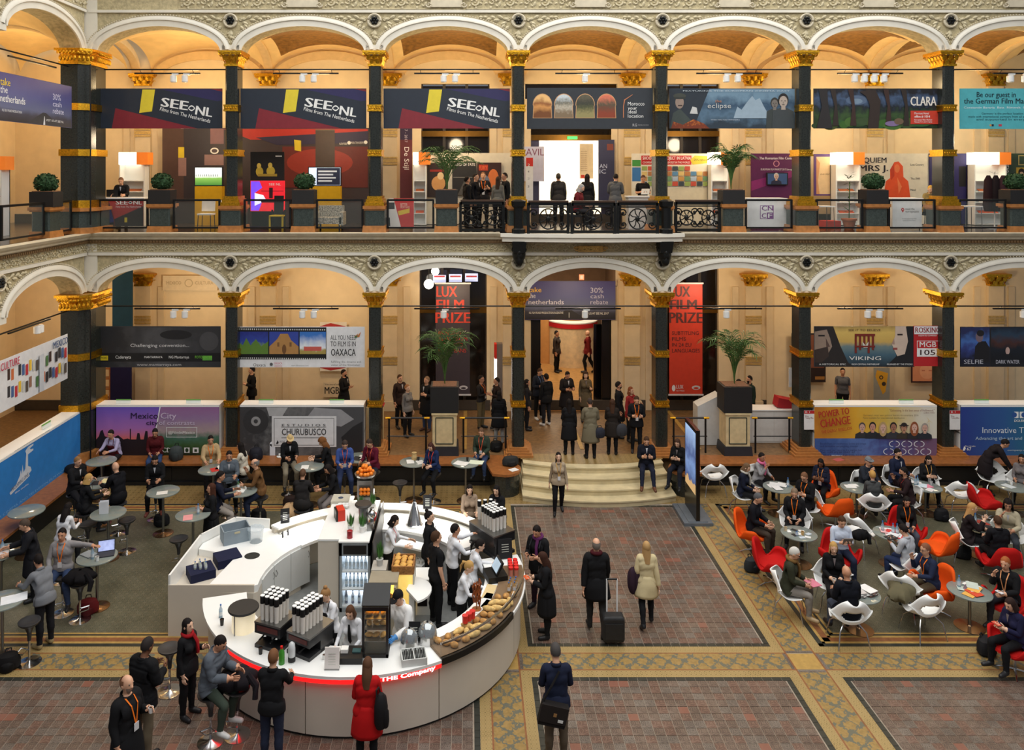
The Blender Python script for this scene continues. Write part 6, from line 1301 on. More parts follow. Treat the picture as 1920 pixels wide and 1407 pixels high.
# suitcase
x,y,_=P(1150,1208); t=thing('suitcase','black soft trolley suitcase with two white pull rods','suitcase',(x,y+.05,0),0)
b=MB(); b.lathe([(.36,.05),(.42,.1),(.42,.5),(.36,.55)],(0,0,0),4,rot=PI/4); b.v=[(v[0]*.72,v[1]*.42,v[2]) for v in b.v]; o=part('case',b,mat('suitcase_black',(26,26,27),.65,bump=.3,bsc=9),t); m_=o.modifiers.new('bevel','BEVEL'); m_.width=.05; m_.segments=3
b=MB(); b.box((0,-.13,.28),(.34,.02,.3)); part('front_pocket',b,mat('suitcase_black',(26,26,27),.65),t)
for sg in (-1,1):
    b=MB(); b.cyl((sg*.1,.1,.52),.015,.66,8); part('pull_rod',b,cm((232,232,230),.7),t); b=MB(); b.lathe([(.045,0),(.045,.03)],(0,0,0),12); b.v=[(sg*.2+v[2]-.015,.1+v[0],.05+v[1]) for v in b.v]; part('wheel',b,m_black,t)
b=MB(); b.tube([(-.1,.1,1.18),(.1,.1,1.18)],.018,8); part('grip',b,m_black,t)
# ================================================================ ROUND BAR
BX,BYc=bar_c; BZ=1.08
def pol(a,r,z=0): return (BX+r*math.cos(R(a)),BYc+r*math.sin(R(a)),z)
def rs(r0,r1,z0,z1,a0,a1,n=None): return ringsec(r0,r1,z0,z1,R(a0),R(a1),n or max(4,int(abs(a1-a0)/4)))
m_panel=mat('bar_panel',(206,196,180),.5,var=.03,sc=2); m_btop=mat('bar_top',(240,240,236),.3,var=.01); m_door=mat('bar_door',(206,208,206),.5,var=.02)
m_led=mat('red_led',(255,20,20),.4,emit=2.2,var=0); m_kick=mat('bar_plinth',(30,28,26),.6)
b=MB(); b.cyl((BX,BYc,.002),3.0,.012,48); o=b.build('bar_floor_mat',mat('bar_floor',(128,130,128),.6,var=.1)); tag(o,'grey round floor inside the bar','mat')
t=thing('bar_counter','big curved white bar counter with beige front and glowing red strip','counter',(BX,BYc,0))
for a0,a1 in ((197,226),(226,258),(258,300),(300,340),(340,375)):
    part('front_panel',rs(2.99,3.05,.05,.98,a0+.15,a1-.15),m_panel,t,True)
part('plinth',rs(2.95,3.02,0,.05,197,375),m_kick,t,True); part('worktop',rs(2.35,3.15,1.03,BZ,196,375),m_btop,t,True); part('inner_shelf',rs(2.4,2.5,.05,1.03,198,372),m_door,t,True)
part('red_light_strip',rs(3.055,3.13,.95,1.03,226,300),m_led,t,True); part('edge_band',rs(3.055,3.1,.95,1.03,197,226),mat('bar_edge',(150,112,84),.5),t,True)
tv,tf=text_mesh('THE Company',.13,'LEFT',.03); b=MB(); mx=max(v[0] for v in tv); b.add([(3.135*math.cos(R(281+17*v[0]/mx)),3.135*math.sin(R(281+17*v[0]/mx)),.99+v[1]*.75) for v in tv],tf); part('lettering',b,mat('glow_letters',(255,250,245),.5,emit=2.0,var=0),t)
t=thing('glass_case','curved glass food display case along the right side of the bar','display case',(BX,BYc,0))
part('case_bed',rs(2.62,3.12,BZ,BZ+.03,300,366),mat('case_bed',(120,96,70),.5),t,True); part('glass_front',rs(3.09,3.1,BZ+.03,BZ+.26,300,366),m_glass,t,True); part('glass_end',rs(2.62,3.1,BZ+.03,BZ+.2,300,300.4,2),m_glass,t); part('black_edge',rs(3.1,3.16,1.0,BZ+.03,300,334),m_black,t,True); part('metal_rail',rs(3.1,3.13,BZ+.24,BZ+.27,300,366),m_chrome,t,True)
# back counter with doors
t=thing('back_counter','curved white back counter with grey cabinet doors and lit ledge','counter',(BX,BYc,0))
part('outer_wall',rs(3.05,3.15,0,1.12,33,141),m_panel,t,True); part('ledge',rs(2.9,3.17,1.12,1.16,33,141),m_btop,t,True); part('worktop',rs(2.12,3.0,.94,1.0,33,90),m_btop,t,True); part('worktop',rs(2.12,3.0,.94,1.0,118,140),m_btop,t,True)
for k,(a0,a1) in enumerate(((178,163),(163,148),(148,134))):
    d=part('door',rs(2.14,2.17,.12,.93,a1+.2,a0-.2),m_door,t,True); h=MB(); aa=a1+1.2 if k!=1 else a0-1.5
    h.tube([tuple(v) for v in ((2.13*math.cos(R(aa)),2.13*math.sin(R(aa)),.68),(2.09*math.cos(R(aa)),2.09*math.sin(R(aa)),.75),(2.13*math.cos(R(aa)),2.13*math.sin(R(aa)),.82))],.008,5); part('handle',h,m_steel,d)
part('lower_doors',rs(2.14,2.17,.1,.93,36,92),m_door,t,True)
for a in (60,75): part('cup_shelf',rs(2.18,2.5,.5,.53,a-6,a+6),m_white,t)
lamp('bar_ledge_light','AREA',pol(128,2.75,1.35),14,(1,.97,.9),1.2,.3); lamp('bar_ledge_light','AREA',pol(88,2.75,1.6),16,(1,.97,.9),1.4,.3); lamp('bar_ledge_light','AREA',pol(60,2.7,1.6),8,(1,.97,.9),.6,.3)
# left cabinet block
t=thing('bar_cabinet','white angular cabinet block at the left end of the bar','cabinet',(0,0,0))
ar=[pol(a,2.17)[:2] for a in (140,148,156,164,172,180,186)]; poly=[(-4.23,-7.95),(-5.93,-7.9),(-5.9,-6.2),(-5.4,-5.35),(-4.75,-5.5)][::-1]
full=[(-5.93,-7.9)]+[(-4.26,-7.95)]+ar[::-1]+[(-4.6,-5.45),(-5.4,-5.35),(-5.9,-6.2)]
b=MB(); b.slab(full,0,.86); part('body',b,m_panel,t)
b=MB(); b.slab([(-5.15,-7.88)]+[(-4.26,-7.93)]+ar[::-1]+[(-4.6,-5.47),(-5.38,-5.4),(-5.86,-6.2),(-5.86,-6.45),(-4.95,-6.75)],.86,1.0); part('worktop',b,m_btop,t)
b=MB()
for p,q in (((-5.93,-7.9),(-5.9,-6.2)),((-5.9,-6.2),(-5.4,-5.35)),((-5.4,-5.35),(-4.6,-5.45))):
    v=Vector((q[0]-p[0],q[1]-p[1])); b.box(((p[0]+q[0])/2,(p[1]+q[1])/2,.6),(v.length+.03,.04,1.2),rz=math.atan2(v.y,v.x))
part('rim_wall',b,m_btop,t); b=MB(); b.box((-5.1,-7.91,.5),(1.7,.04,1.02)); part('end_panel',b,m_panel,t)
b=MB(); b.lathe([(.16,1.001),(.16,1.006)],(-4.62,-6.75,0),24,sy=.9); part('waste_hole',b,cm((50,50,46)),t)
for i,(dx) in enumerate((0,.25)): q=MB(); q.box((-5.52+dx*1.5,-7.3+dx*2.2,.92),(.5,.46,.22),rz=.55); o=q.build('bottle_crate',cm((30,34,60)),None); tag(o,'dark blue bottle crate sunk in the bar cabinet, %s one'%('front','rear')[i],'crate')
for k in range(5): bottle((-5.62+.09*(k%3)+.02*k,-7.35+.1*(k//3),1.03),'pale bottle standing in the front dark blue crate',(200,206,190),.16,.028,'bottles in the blue crate')
t=thing('grey_crate','open grey plastic crate on the left bar cabinet','crate',(-5.2,-6.02,1.0),.5); b=MB()
for sx in (-1,1): b.box((sx*.28,0,.15),(.02,.4,.3)); b.box((0,sx*.2,.15),(.58,.02,.3))
b.box((0,0,.01),(.56,.4,.02)); part('body',b,cm((140,152,160)),t); b=MB(); b.box((0,-.212,.24),(.12,.01,.04)); part('grip_hole',b,cm((190,180,150)),t)
t=thing('clear_tub','clear round plastic tub beside the grey crate','tub',(-4.72,-6.1,1.0)); b=MB(); b.lathe([(.14,0),(.17,.28),(.18,.28),(.18,.3)],(0,0,0),20); part('body',b,mat('clear_plastic',(200,216,226),.15,alpha=.35,var=0),t,True)
for i,a in enumerate((141,138)):
    t=thing('tap','small black tap on the white bar ledge, %s one'%('left','right')[i],'tap',pol(a,2.75,1.0)); b=MB(); b.cyl((0,0,0),.015,.12,8); b.box((0,-.03,.12),(.03,.09,.02)); part('spout',b,m_black,t)
def menu(loc,rz,lab,sz=(.2,.32),c=(36,36,38)):
    t=thing('menu_card',lab,'card',loc,rz); b=MB(); b.box((0,0,sz[1]/2),(sz[0],.02,sz[1]),rx=-.15); part('card',b,cm(c),t); b=MB(); 
    for k in range(5): b.box((0,-.013+.03*(k-2)*.15,sz[1]*(.25+.12*k)),(sz[0]*.5,.002,.012),rx=-.15)
    part('print',b,cm((200,200,190)),t); b=MB(); b.box((0,0,.008),(sz[0],.09,.016)); part('foot',b,m_steel,t); return t
menu(pol(136,3.02,1.16),.3,'black menu card on the rear bar ledge left of the crate of oranges'); menu(pol(70,3.02,1.16),0,'black menu card on the rear bar ledge right of the steel cone'); menu(pol(13,2.85,BZ),.2,'black menu card on the right end of the bar',(.3,.4)); menu(pol(296,2.48,BZ),0,'small black menu card beside the white utensil box',(.2,.34)); menu(pol(240,2.55,BZ),.2,'white menu card before the left coffee machine',(.2,.36),(226,220,214)); menu(pol(266,2.95,BZ),0,'white card standing behind the woman in red',(.24,.34),(226,220,214)); menu(pol(96,3.02,1.16),0,'tall white card on the rear bar ledge right of the oranges',(.14,.4),(226,228,230))
# centre island: tall panel, fridge, dark sloping wall
fx,fy=-2.38,-7.12; FH=1.46
t=thing('tall_panel','tall beige panel cupboard left of the drinks fridge','cupboard',(-2.9,-6.3,0)); b=MB(); b.bb(-.26,.17,-.75,1.0,0,FH); part('body',b,m_panel,t); b=MB(); b.bb(-.27,.18,-.76,1.4,FH,FH+.04); part('top',b,m_btop,t)
t=thing('drinks_fridge','silver upright fridge with lit glass door and bottles','fridge',(fx,fy,0)); b=MB(); b.bb(-.32,-.27,0,.6,0,FH); b.bb(.27,.32,0,.6,0,FH); b.bb(-.32,.32,.5,.6,0,FH); b.bb(-.32,.32,0,.6,0,.1); b.bb(-.32,.32,0,.6,FH-.28,FH); part('cabinet',b,mat('fridge_silver',(176,182,186),.3,.6),t)
b=MB(); b.bb(-.24,.24,-.01,0,FH-.24,FH-.06); part('dark_header',b,cm((30,24,22),.3),t); b=MB(); b.bb(-.27,.27,.44,.5,.1,FH-.28); part('lit_back',b,mat('fridge_glow',(225,240,255),.5,emit=1.6,var=0),t)
for z in (.1,.45,.82): b=MB(); b.bb(-.27,.27,.03,.45,z,z+.025); part('shelf',b,m_white,t)
b=MB(); b.bb(-.28,.28,-.005,.005,.1,FH-.29); part('glass_door',b,mat('fridge_glass',(220,235,240),.03,alpha=.08,var=0),t)
for r_,(z,c,n,lb) in enumerate(((.125,(40,40,110),4,'dark blue bottle on the lowest fridge shelf'),(.475,(150,190,190),6,'pale green bottle on the middle fridge shelf'),(.845,(206,220,230),6,'clear bottle on the top fridge shelf'))):
    for k in range(n): bottle((fx-.2+.4*k/(n-1),fy+.15,z),lb,c,.28,.03,'bottles in the fridge row %d'%(r_+1))
bottle((fx-.22,fy+.22,.125),'brown green bottle at the left of the lowest fridge shelf',(90,80,50),.28,.03); bottle((fx+.22,fy+.22,.125),'bright green bottle at the right of the lowest fridge shelf',(60,150,80),.28,.03)
t=thing('island_counter','white topped service island behind the fridge with dark side wall','counter',(fx,fy,0)); b=MB(); b.bb(-.32,.32,.62,2.0,0,FH-.03); part('body',b,mat('island_dark',(46,42,40),.4),t); b=MB(); b.bb(-.34,.3,-.02,2.0,FH,FH+.03); part('top',b,m_btop,t); b=MB(); b.add([(.34,.0,0),(.36,.0,FH),(.36,2.0,FH),(.34,2.0,0),(.42,.0,0),(.38,.0,FH),(.38,2.0,FH),(.42,2.0,0)],[(0,1,2,3),(7,6,5,4),(0,4,5,1),(1,5,6,2),(2,6,7,3)]); part('side_wall',b,mat('island_dark',(46,42,40),.4),t)
IT=FH+.03
def herb(x,y,z,lab,potc=(232,230,226),h=.28):
    t=thing('potted_herb',lab,'plant',(x,y,z),0,'potted herbs at the bar'); b=MB(); b.lathe([(.055,0),(.075,.13),(.065,.13)],(0,0,0),14); part('pot',b,cm(potc),t,True); b=MB(); r=random.Random(x*7+y)
    for k in range(50):
        a=r.uniform(0,6.3); rr=r.uniform(0,.06); l=r.uniform(.6,1)*h; p=Vector((rr*math.cos(a),rr*math.sin(a),.12)); e=p+Vector((math.cos(a)*rr*.9,math.sin(a)*rr*.9,l)); s_=Vector((-math.sin(a),math.cos(a),0))*.012; m__=(p+e)/2
        b.add([p,m__+s_,e,m__-s_],[(0,1,2,3)])
    part('leaves',b,mat('herb_green',(70,120,50),.7,var=.3,sc=20),t); return t
herb(fx-.15,fy+.42,IT,'potted herb on the island behind the red jar'); herb(fx+.1,fy+.4,IT,'potted herb on the island right of the red jar'); herb(fx+.18,fy+1.5,IT,'potted herb at the rear of the island'); herb(fx-.06,fy+1.35,IT,'potted herb under the orange press')
b=MB(); b.lathe([(.06,0),(.06,.15),(.04,.16)],(0,0,0),12); t=b.build('red_jar',[cm((150,24,36),.3)],None,True,(fx-.13,fy+.15,IT)); tag(t,'dark red jar at the front of the island above the fridge','jar')
t=thing('grinder','grey coffee grinder with round dark lid on the island','grinder',(fx+.06,fy+.85,IT)); b=MB(); b.lathe([(.1,0),(.1,.34),(.09,.36)],(0,0,0),16); part('body',b,m_steel,t,True); b=MB(); b.lathe([(.17,.37),(.19,.4),(.17,.43)],(0,0,0),20); part('lid',b,cm((60,54,48),.5),t,True)
t=thing('mixer','chrome stand mixer bowl on the island','mixer',(fx+.25,fy+.8,IT)); b=MB(); b.ball((0,0,.2),(.09,.09,.1),12,8); b.box((.0,.1,.15),(.08,.08,.3)); b.box((0,0,.02),(.14,.22,.04)); part('body',b,m_chrome,t,True)
t=thing('sugar_box','small grey box beside the herb on the island','box',(fx+.25,fy+.5,IT),.2); b=MB(); b.box((0,0,.07),(.13,.1,.14)); part('body',b,m_steel,t)
for i in range(2): b=MB(); b.lathe([(.035,0),(.035,.07),(.04,.07),(.04,.1)],(0,0,0),12); t=b.build('red_lid_jar',cm((206,44,44)),None,True,(fx+.28,fy+1.0+.1*i,IT)); tag(t,'small red lidded jar on the island edge, %s one'%('front','rear')[i],'jar')
# orange press on the back counter
t=thing('orange_press','upright steel orange press with fruit hopper','juicer',(fx-.02,fy+1.78,IT)); b=MB(); b.box((0,0,.3),(.34,.3,.6)); part('body',b,m_steel,t); b=MB(); b.box((0,-.16,.36),(.26,.02,.26)); part('window',b,mat('press_glass',(70,60,50),.1),t)
b=MB(); b.lathe([(.12,.6),(.24,.68),(.25,.72)],(0,0,0),16); part('hopper',b,m_steel,t)
m_or=mat('orange_peel',(240,130,20),.5,var=.12,sc=12); b=MB(); b.ball((0,0,0),.045,12,8); or_m=b.mesh('orange',m_or,True)
for k in range(26):
    lay=0 if k<13 else (1 if k<22 else 2); rr=[.17,.12,.05][lay]; a=k*2.4; q=rr*(1 if k%3 else .5)
    o=link('orange',or_m,None,(fx-.02+q*math.cos(a),fy+1.78+q*math.sin(a),IT+.74+.07*lay)); tag(o,'bright orange heaped in the hopper of the press','orange','oranges in the hopper')
for k in range(6): o=link('orange',or_m,None,(fx-.09+.08*(k%3),fy+1.58,IT+.33+.085*(k//3))); tag(o,'bright orange in the lower window of the press','orange','oranges in the press window')
# stacked items left of the press
t=thing('espresso_box','beige machine box with dark logo top at the rear of the bar','machine',(-3.0,-5.15,1.16)); b=MB(); b.box((0,0,.2),(.4,.4,.4)); part('body',b,cm((190,186,170)),t); b=MB(); b.lathe([(.06,.402),(.06,.405)],(0,0,0),12); part('logo',b,cm((70,80,100)),t)
for k in range(6): b=MB(); b.lathe([(.03,0),(.055,.05),(.05,.05),(.025,.01)],(0,0,0),12); t=b.build('white_cup',m_white,None,True,(-2.95+.08*(k%3),-5.6+.09*(k//3),IT+.04)); tag(t,'white cup piled beside the red toaster','cup','cups beside the toaster')
t=thing('red_toaster','red and black toaster on the white island top','toaster',(-2.88,-6.1,IT+.005),.35); b=MB(); b.box((.03,0,.12),(.16,.3,.24)); part('body',b,cm((206,50,20),.4),t); b=MB(); b.box((-.07,0,.11),(.04,.3,.22)); part('end_plate',b,m_black,t)
# steel cone on the rear worktop
x,y,_=P(777,985,1.0); t=thing('steel_cone','tall polished steel cone on the rear worktop','juice tower',(x,y,1.0)); b=MB(); b.lathe([(.2,0),(.2,.03),(.17,.06),(.05,.52),(.03,.55)],(0,0,0),24); part('cone',b,m_chrome,t,True); b=MB(); b.lathe([(.03,.55),(.03,.58),(.01,.6)],(0,0,0),12); part('knob',b,m_black,t,True)
t=thing('cup_rack','white rack of stacked white cups under the rear worktop','rack',pol(66,1.86),R(-24)); b=MB(); b.box((0,0,.25),(.66,.3,.5)); part('cabinet',b,m_door,t); b=MB(); b.box((0,-.02,.86),(.66,.32,.04)); b.box((0,.15,.68),(.66,.02,.36)); b.box((0,-.02,.5),(.66,.32,.03)); part('shelf',b,m_white,t)
for k in range(14): b=MB(); b.lathe([(.03,0),(.042,.07),(.036,.07),(.026,.01)],(0,0,0),10); o=b.build('white_cup',m_white,t,True,(-.27+.09*(k%7),-.08+.1*(k//7),.52)); 
t=thing('side_unit','low white side unit with a bottle bin right of the pastry basket','cabinet',(*P(795,1075,.75)[:2],0),0); b=MB(); b.box((0,0,.37),(.6,.5,.74)); part('body',b,m_white,t); b=MB(); b.box((-.02,-.256,.4),(.2,.01,.4)); part('dark_opening',b,cm((30,26,26)),t)
# pastry basket, lit slope, pretzel case
x,y,_=P(757,1060,1.2); t=thing('pastry_basket','wicker basket of golden pastries beside the dark wall','basket',(x,y,1.14),0); b=MB(); 
for sg in (-1,1): b.box((sg*.21,0,.08),(.03,.5,.16)); b.box((0,sg*.25,.08),(.42,.03,.16))
b.box((0,0,.01),(.42,.5,.02)); b.box((0,0,.1),(.4,.02,.1)); part('wicker',b,mat('wicker',(150,100,50),.8,var=.4,sc=40),t)
m_past=mat('pastry',(216,164,80),.7,var=.3,sc=15); b=MB(); b.ball((0,0,0),(.075,.045,.04),10,6); pa_m=b.mesh('pastry',m_past,True)
for k in range(16): o=link('pastry',pa_m,None,(x-.13+.13*(k%3),y-.19+.08*(k//3)+(.03 if k>8 else 0),1.14+.13+.012*(k%2)),.4*(k%4)); tag(o,'golden pastry lying in the wicker basket','pastry','pastries in the basket')
t=thing('basket_stand','yellow lit glass stand below the pastry basket','display case',(x,y,0)); b=MB(); b.bb(-.2,.2,-.24,.24,0,1.13); part('body',b,mat('warm_glow_panel',(246,206,110),.5,emit=.7,var=.15),t); b=MB(); b.bb(.2,.23,-.26,.26,0,1.14); b.bb(-.23,-.2,-.26,.26,0,1.14); part('glass_side',b,cm((180,176,160),.3),t)
x,y,_=P(718,1112,1.0); t=thing('pretzel_case','small warm lit case with round pastries','display case',(x,y+.1,0)); b=MB(); b.bb(-.26,.26,-.2,.3,0,.7); b.bb(-.26,-.22,-.2,.3,.7,1.15); b.bb(.22,.26,-.2,.3,.7,1.15); b.bb(-.26,.26,.26,.3,.7,1.15); b.bb(-.28,.28,-.1,.34,1.15,1.2); part('case',b,cm((150,140,120),.5),t); b=MB(); b.bb(-.22,.22,.24,.26,.72,1.14); part('lit_back',b,mat('warm_light',(255,196,90),.5,emit=2.0,var=0),t)
for k in range(6): o=link('pastry',pa_m,None,(x-.13+.13*(k%3),y+.05+.1*(k//3),.76+.1*(k//3)),.5*k); tag(o,'round glazed pastry in the warm lit case','pastry','pastries in the lit case')
herb(*P(712,1060,1.2)[:2],1.2,'tall potted herb in a grey pot above the pretzel case',(190,190,186),.4)
b=MB(); b.box((0,0,.6),(.3,.4,1.2)); t=b.build('planter_stand',cm((176,170,160)),None,False,(*P(712,1060,1.2)[:2],0)); tag(t,'grey stand carrying the tall herb','stand')
b=MB(); b.slab([(0,0)]+[(.5*math.cos(R(a)),.5*math.sin(R(a))) for a in range(-70,71,14)],.9,.94); b.box((.1,0,.45),(.1,.1,.9)); t=b.build('prep_table',m_btop,None,False,(*P(762,1105,.94)[:2],0),R(10)); tag(t,'half-round white prep table behind the cook','table')
# cup towers
tw_b=MB(); tw_b.lathe([(.036,0),(.042,.3)],(0,0,0),12); tw_bm=tw_b.mesh('cups',cm((222,216,206)),True); tw_c=MB(); tw_c.lathe([(.044,.28),(.044,.39),(.04,.4)],(0,0,0),12); tw_cm=tw_c.mesh('black_sleeve',m_black,True); tw_t=MB(); tw_t.cyl((0,0,.4),.039,.012,12); tw_tm=tw_t.mesh('lid',m_white)
def tower(loc,lab,grp):
    t=thing('cup_tower',lab,'cup stack',loc,0,grp); link('cups',tw_bm,t); link('black_sleeve',tw_cm,t); link('lid',tw_tm,t)
def machine(x,y,rz,w_,d_,h_,lab,grid,grp,tl,z=BZ):
    t=thing('coffee_machine',lab,'coffee machine',(x,y,z),rz); b=MB(); b.box((0,0,h_*.8),(w_,d_,h_*.4)); b.box((0,d_*.2,h_*.3),(w_,d_*.5,h_*.6)); b.box((0,0,.03),(w_,d_,.06)); part('body',b,mat('machine_black',(34,34,36),.3),t)
    b=MB(); b.box((0,0,h_+.01),(w_*1.02,d_*1.02,.03)); part('top_plate',b,m_steel,t); b=MB(); b.box((0,-d_*.505,h_*.82),(w_*.8,.01,h_*.2)); part('front_panel',b,cm((90,40,36),.4),t)
    for k in (-1,1): b=MB(); b.cyl((k*w_*.22,-d_*.3,h_*.42),.04,.1,10); part('group_head',b,m_chrome,t); b=MB(); b.tube([(k*w_*.22,-d_*.3,h_*.5),(k*w_*.22,-d_*.65,h_*.46)],.014,6); part('handle',b,m_black,t)
    c_,s_=math.cos(rz),math.sin(rz)
    for gx,gy in grid: tower((x+gx*c_-gy*s_,y+gx*s_+gy*c_,z+h_+.025),tl,grp)
g1=[(-.17+.095*i,-.15+.095*j) for i in range(4) for j in range(4)]; g2=[(-.14+.09*i,-.24+.09*j) for i in range(3) for j in range(6)]; g3=[(-.24+.095*i,-.16+.095*j) for i in range(5) for j in range(4) if (i,j)!=(2,0)]+[(.3+.05*i,-.2+.12*i) for i in range(3)]
x,y,_=P(518,1205,BZ); machine(x,y,R(-22),.52,.5,.42,'black coffee machine carrying cup towers, left one at the bar',g1,'cup towers on the left machine','white cup tower with black sleeve on the left coffee machine')
x,y,_=P(580,1222,BZ); machine(x,y+.1,R(-30),.5,.62,.36,'black coffee machine carrying cup towers, middle one at the bar',g2,'cup towers on the middle machine','white cup tower with black sleeve on the middle coffee machine')
x,y=pol(24,2.75)[:2]; machine(x,y,R(125),.9,.55,.45,'long black coffee machine carrying cup towers at the right of the bar',g3,'cup towers on the right machine','white cup tower with black sleeve on the right coffee machine')
x,y,_=P(556,1176,BZ+.2)
for k in range(2): tower((x+.1*k,y+.02,BZ+.2),'cup tower standing between the left and middle machines','cup towers between machines')
b=MB(); b.box((0,0,.1),(.3,.2,.2)); t=b.build('steel_box',m_steel,None,False,(x+.05,y+.02,BZ)); tag(t,'steel box between the left and middle coffee machines','box')
# round covered warmer
x,y,_=P(452,1190,BZ); t=thing('covered_warmer','round cream lit drum with black disc lid at the left end of the bar','warmer',(x,y+.15,BZ)); b=MB(); b.lathe([(.2,0),(.2,.34)],(0,0,0),20); part('drum',b,mat('warm_drum',(240,224,190),.5,emit=.5,var=.05),t,True); b=MB(); b.lathe([(.26,.36),(.27,.38),(.26,.4)],(0,0,0),24); part('disc_lid',b,cm((38,36,34),.6),t,True); b=MB(); b.cyl((-.1,-.2,0),.012,.36,6); part('rod',b,m_steel,t)
# black glass showcase
x,y,_=P(703,1236,BZ); t=thing('showcase','tall black framed glass showcase with food shelves on the bar','showcase',(x,y+.22,BZ),0); b=MB()
for sx in (-1,1):
    for sy in (-1,1): b.bb(sx*.2-.02,sx*.2+.02,sy*.18-.02,sy*.18+.02,0,.78)
b.bb(-.22,.22,-.2,.2,0,.06); b.bb(-.22,.22,-.2,.2,.78,.84); part('frame',b,m_black,t); b=MB(); b.box((0,0,.95),(.46,.4,.02),rx=.5); part('tilted_lid',b,m_black,t)
for z in (.25,.45,.62): b=MB(); b.bb(-.18,.18,-.17,.17,z,z+.012); part('shelf',b,m_steel,t)
b=MB(); b.bb(-.18,.18,-.175,-.17,.06,.78); part('glass_front',b,m_glass,t); b=MB(); b.bb(-.17,.17,-.1,.1,.74,.77); part('lamp_strip',b,mat('warm_light',(255,196,90),.5,emit=2.0,var=0),t)
for k in range(9): o=link('pastry',pa_m,None,(x-.12+.12*(k%3),y+.18,BZ+[.3,.5,.67][k//3]),.6*k); tag(o,'small sandwich on a shelf of the black showcase','pastry','food in the showcase')
# steel domes
for i,(px,py,r) in enumerate(((767,1218,.15),(801,1206,.17))):
    x,y,_=P(px,py,BZ); t=thing('domed_warmer','round glass and steel domed soup warmer, %s one'%('smaller left','larger right')[i],'warmer',(x,y+.05,BZ)); b=MB(); b.lathe([(r,0),(r*1.05,.05),(r,.14)],(0,0,0),20); part('base',b,m_chrome,t,True); b=MB(); b.lathe([(r*1.0,.14),(r*.9,.24),(r*.5,.31),(.02,.33)],(0,0,0),20); part('dome',b,mat('dome_glass',(190,196,198),.08,.6,alpha=.7,var=0),t,True); b=MB(); b.ball((0,0,.34),.02,8,5); part('knob',b,m_black,t)
x,y,_=P(775,1245,BZ); t=thing('utensil_box','white two-part box of black cutlery on the bar','box',(x,y+.08,BZ),.18); b=MB()
for sx in (-1,0,1): b.box((sx*.2,0,.06),(.015,.3,.12))
for sy in (-1,1): b.box((0,sy*.15,.06),(.415,.015,.12))
b.box((0,0,.01),(.4,.3,.02)); part('body',b,cm((206,208,204)),t)
for k in range(14): b=MB(); b.tube([(-.17+.026*k,-.1,.05),(-.17+.026*k,.1,.1+.02*(k%3))],.009,4); part('cutlery',b,cm((24,24,26),.4),t)
# till and things on the right
x,y=pol(357,2.55)[:2]; t=thing('till','black cash till with white screen and papers','till',(x,y,BZ),R(-75)); b=MB(); b.box((0,0,.06),(.42,.4,.12)); part('drawer',b,m_black,t); b=MB(); b.box((0,.05,.25),(.36,.04,.26),rx=-.5); part('screen_case',b,m_black,t); b=MB(); b.box((0,.022,.255),(.3,.01,.2),rx=-.5); part('screen',b,mat('till_screen',(170,190,206),.4,emit=.5),t)
x,y,_=P(657,1245,BZ); t=thing('till','flat black till with white receipt printer at the front of the bar','till',(x,y+.15,BZ),0); b=MB(); b.box((0,0,.05),(.4,.36,.1)); part('drawer',b,m_black,t); b=MB(); b.box((-.12,.02,.13),(.12,.12,.06)); part('printer',b,m_white,t); b=MB(); b.box((.08,.02,.11),(.14,.1,.02)); part('keypad',b,cm((60,90,90)),t)
# food in the right-hand case
m_bread=mat('bread_crust',(190,140,76),.75,var=.35,sc=18); b=MB(); b.ball((0,0,.04),(.075,.06,.05),12,7); br_m=b.mesh('bread_roll',m_bread,True); b=MB(); b.ball((0,0,.045),(.13,.055,.05),12,7); bg_m=b.mesh('sandwich',mat('sandwich',(214,178,110),.75,var=.3,sc=14),True)
rg=random.Random(5)
for k in range(27):
    a=303+k*1.55+rg.uniform(-.4,.4); r=2.74+.26*((k*7)%3)/2; kind=(k//6)%2; z=BZ+.03
    o=link('bread_roll' if kind==0 else 'sandwich',br_m if kind==0 else bg_m,None,pol(a,r,z),rg.uniform(0,3)); tag(o,'crusty bread roll in the curved glass case' if kind==0 else 'flat sandwich in the curved glass case','bread','breads in the glass case')
for k in range(3): b=MB(); b.lathe([(.05,0),(.05,.1),(.055,.1),(.055,.13)],(0,0,0),14); o=b.build('red_lid_jar',[cm((206,40,40),.4)],None,True,pol(316+2.0*k,2.72,BZ+.14)); tag(o,'red lidded jar among the bread rolls','jar','jars among the rolls')
for k in range(8):
    t=thing('candy_jar','small glass jar with red lid on the right end of the bar','jar',pol(358+2.1*(k//2),2.86+.11*(k%2),BZ+.03),0,'red lidded jars'); b=MB(); b.lathe([(.045,0),(.045,.13)],(0,0,0),12); part('glass',b,cm((206,130,110),.2),t,True); b=MB(); b.lathe([(.048,.13),(.048,.17)],(0,0,0),12); part('lid',b,cm((214,36,36),.4),t,True)
for k in range(6): bottle(pol(350-.9*k,2.98-.1*(k%2),BZ+.03),'amber bottle in the right end of the glass case',(190,140,50),.2,.03,'amber bottles')
t=thing('pretzel_stand','stand of stacked brown pretzel sticks on the bar','bread stand',pol(330,2.5,BZ)); b=MB(); b.cyl((0,0,0),.09,.02,16); b.cyl((0,0,.02),.012,.5,8); part('stand',b,m_wood,t); r=random.Random(2)
for k in range(16): b=MB(); a=k*.8; b.tube([(.05*math.cos(a),.05*math.sin(a),.06+.02*k),(.08*math.cos(a+.4),.08*math.sin(a+.4),.2+.02*k),(.05*math.cos(a+.9),.05*math.sin(a+.9),.3+.018*k)],.016,6); part('pretzel_stick',b,mat('pretzel',(140,70,24),.5,var=.3,sc=20),t)
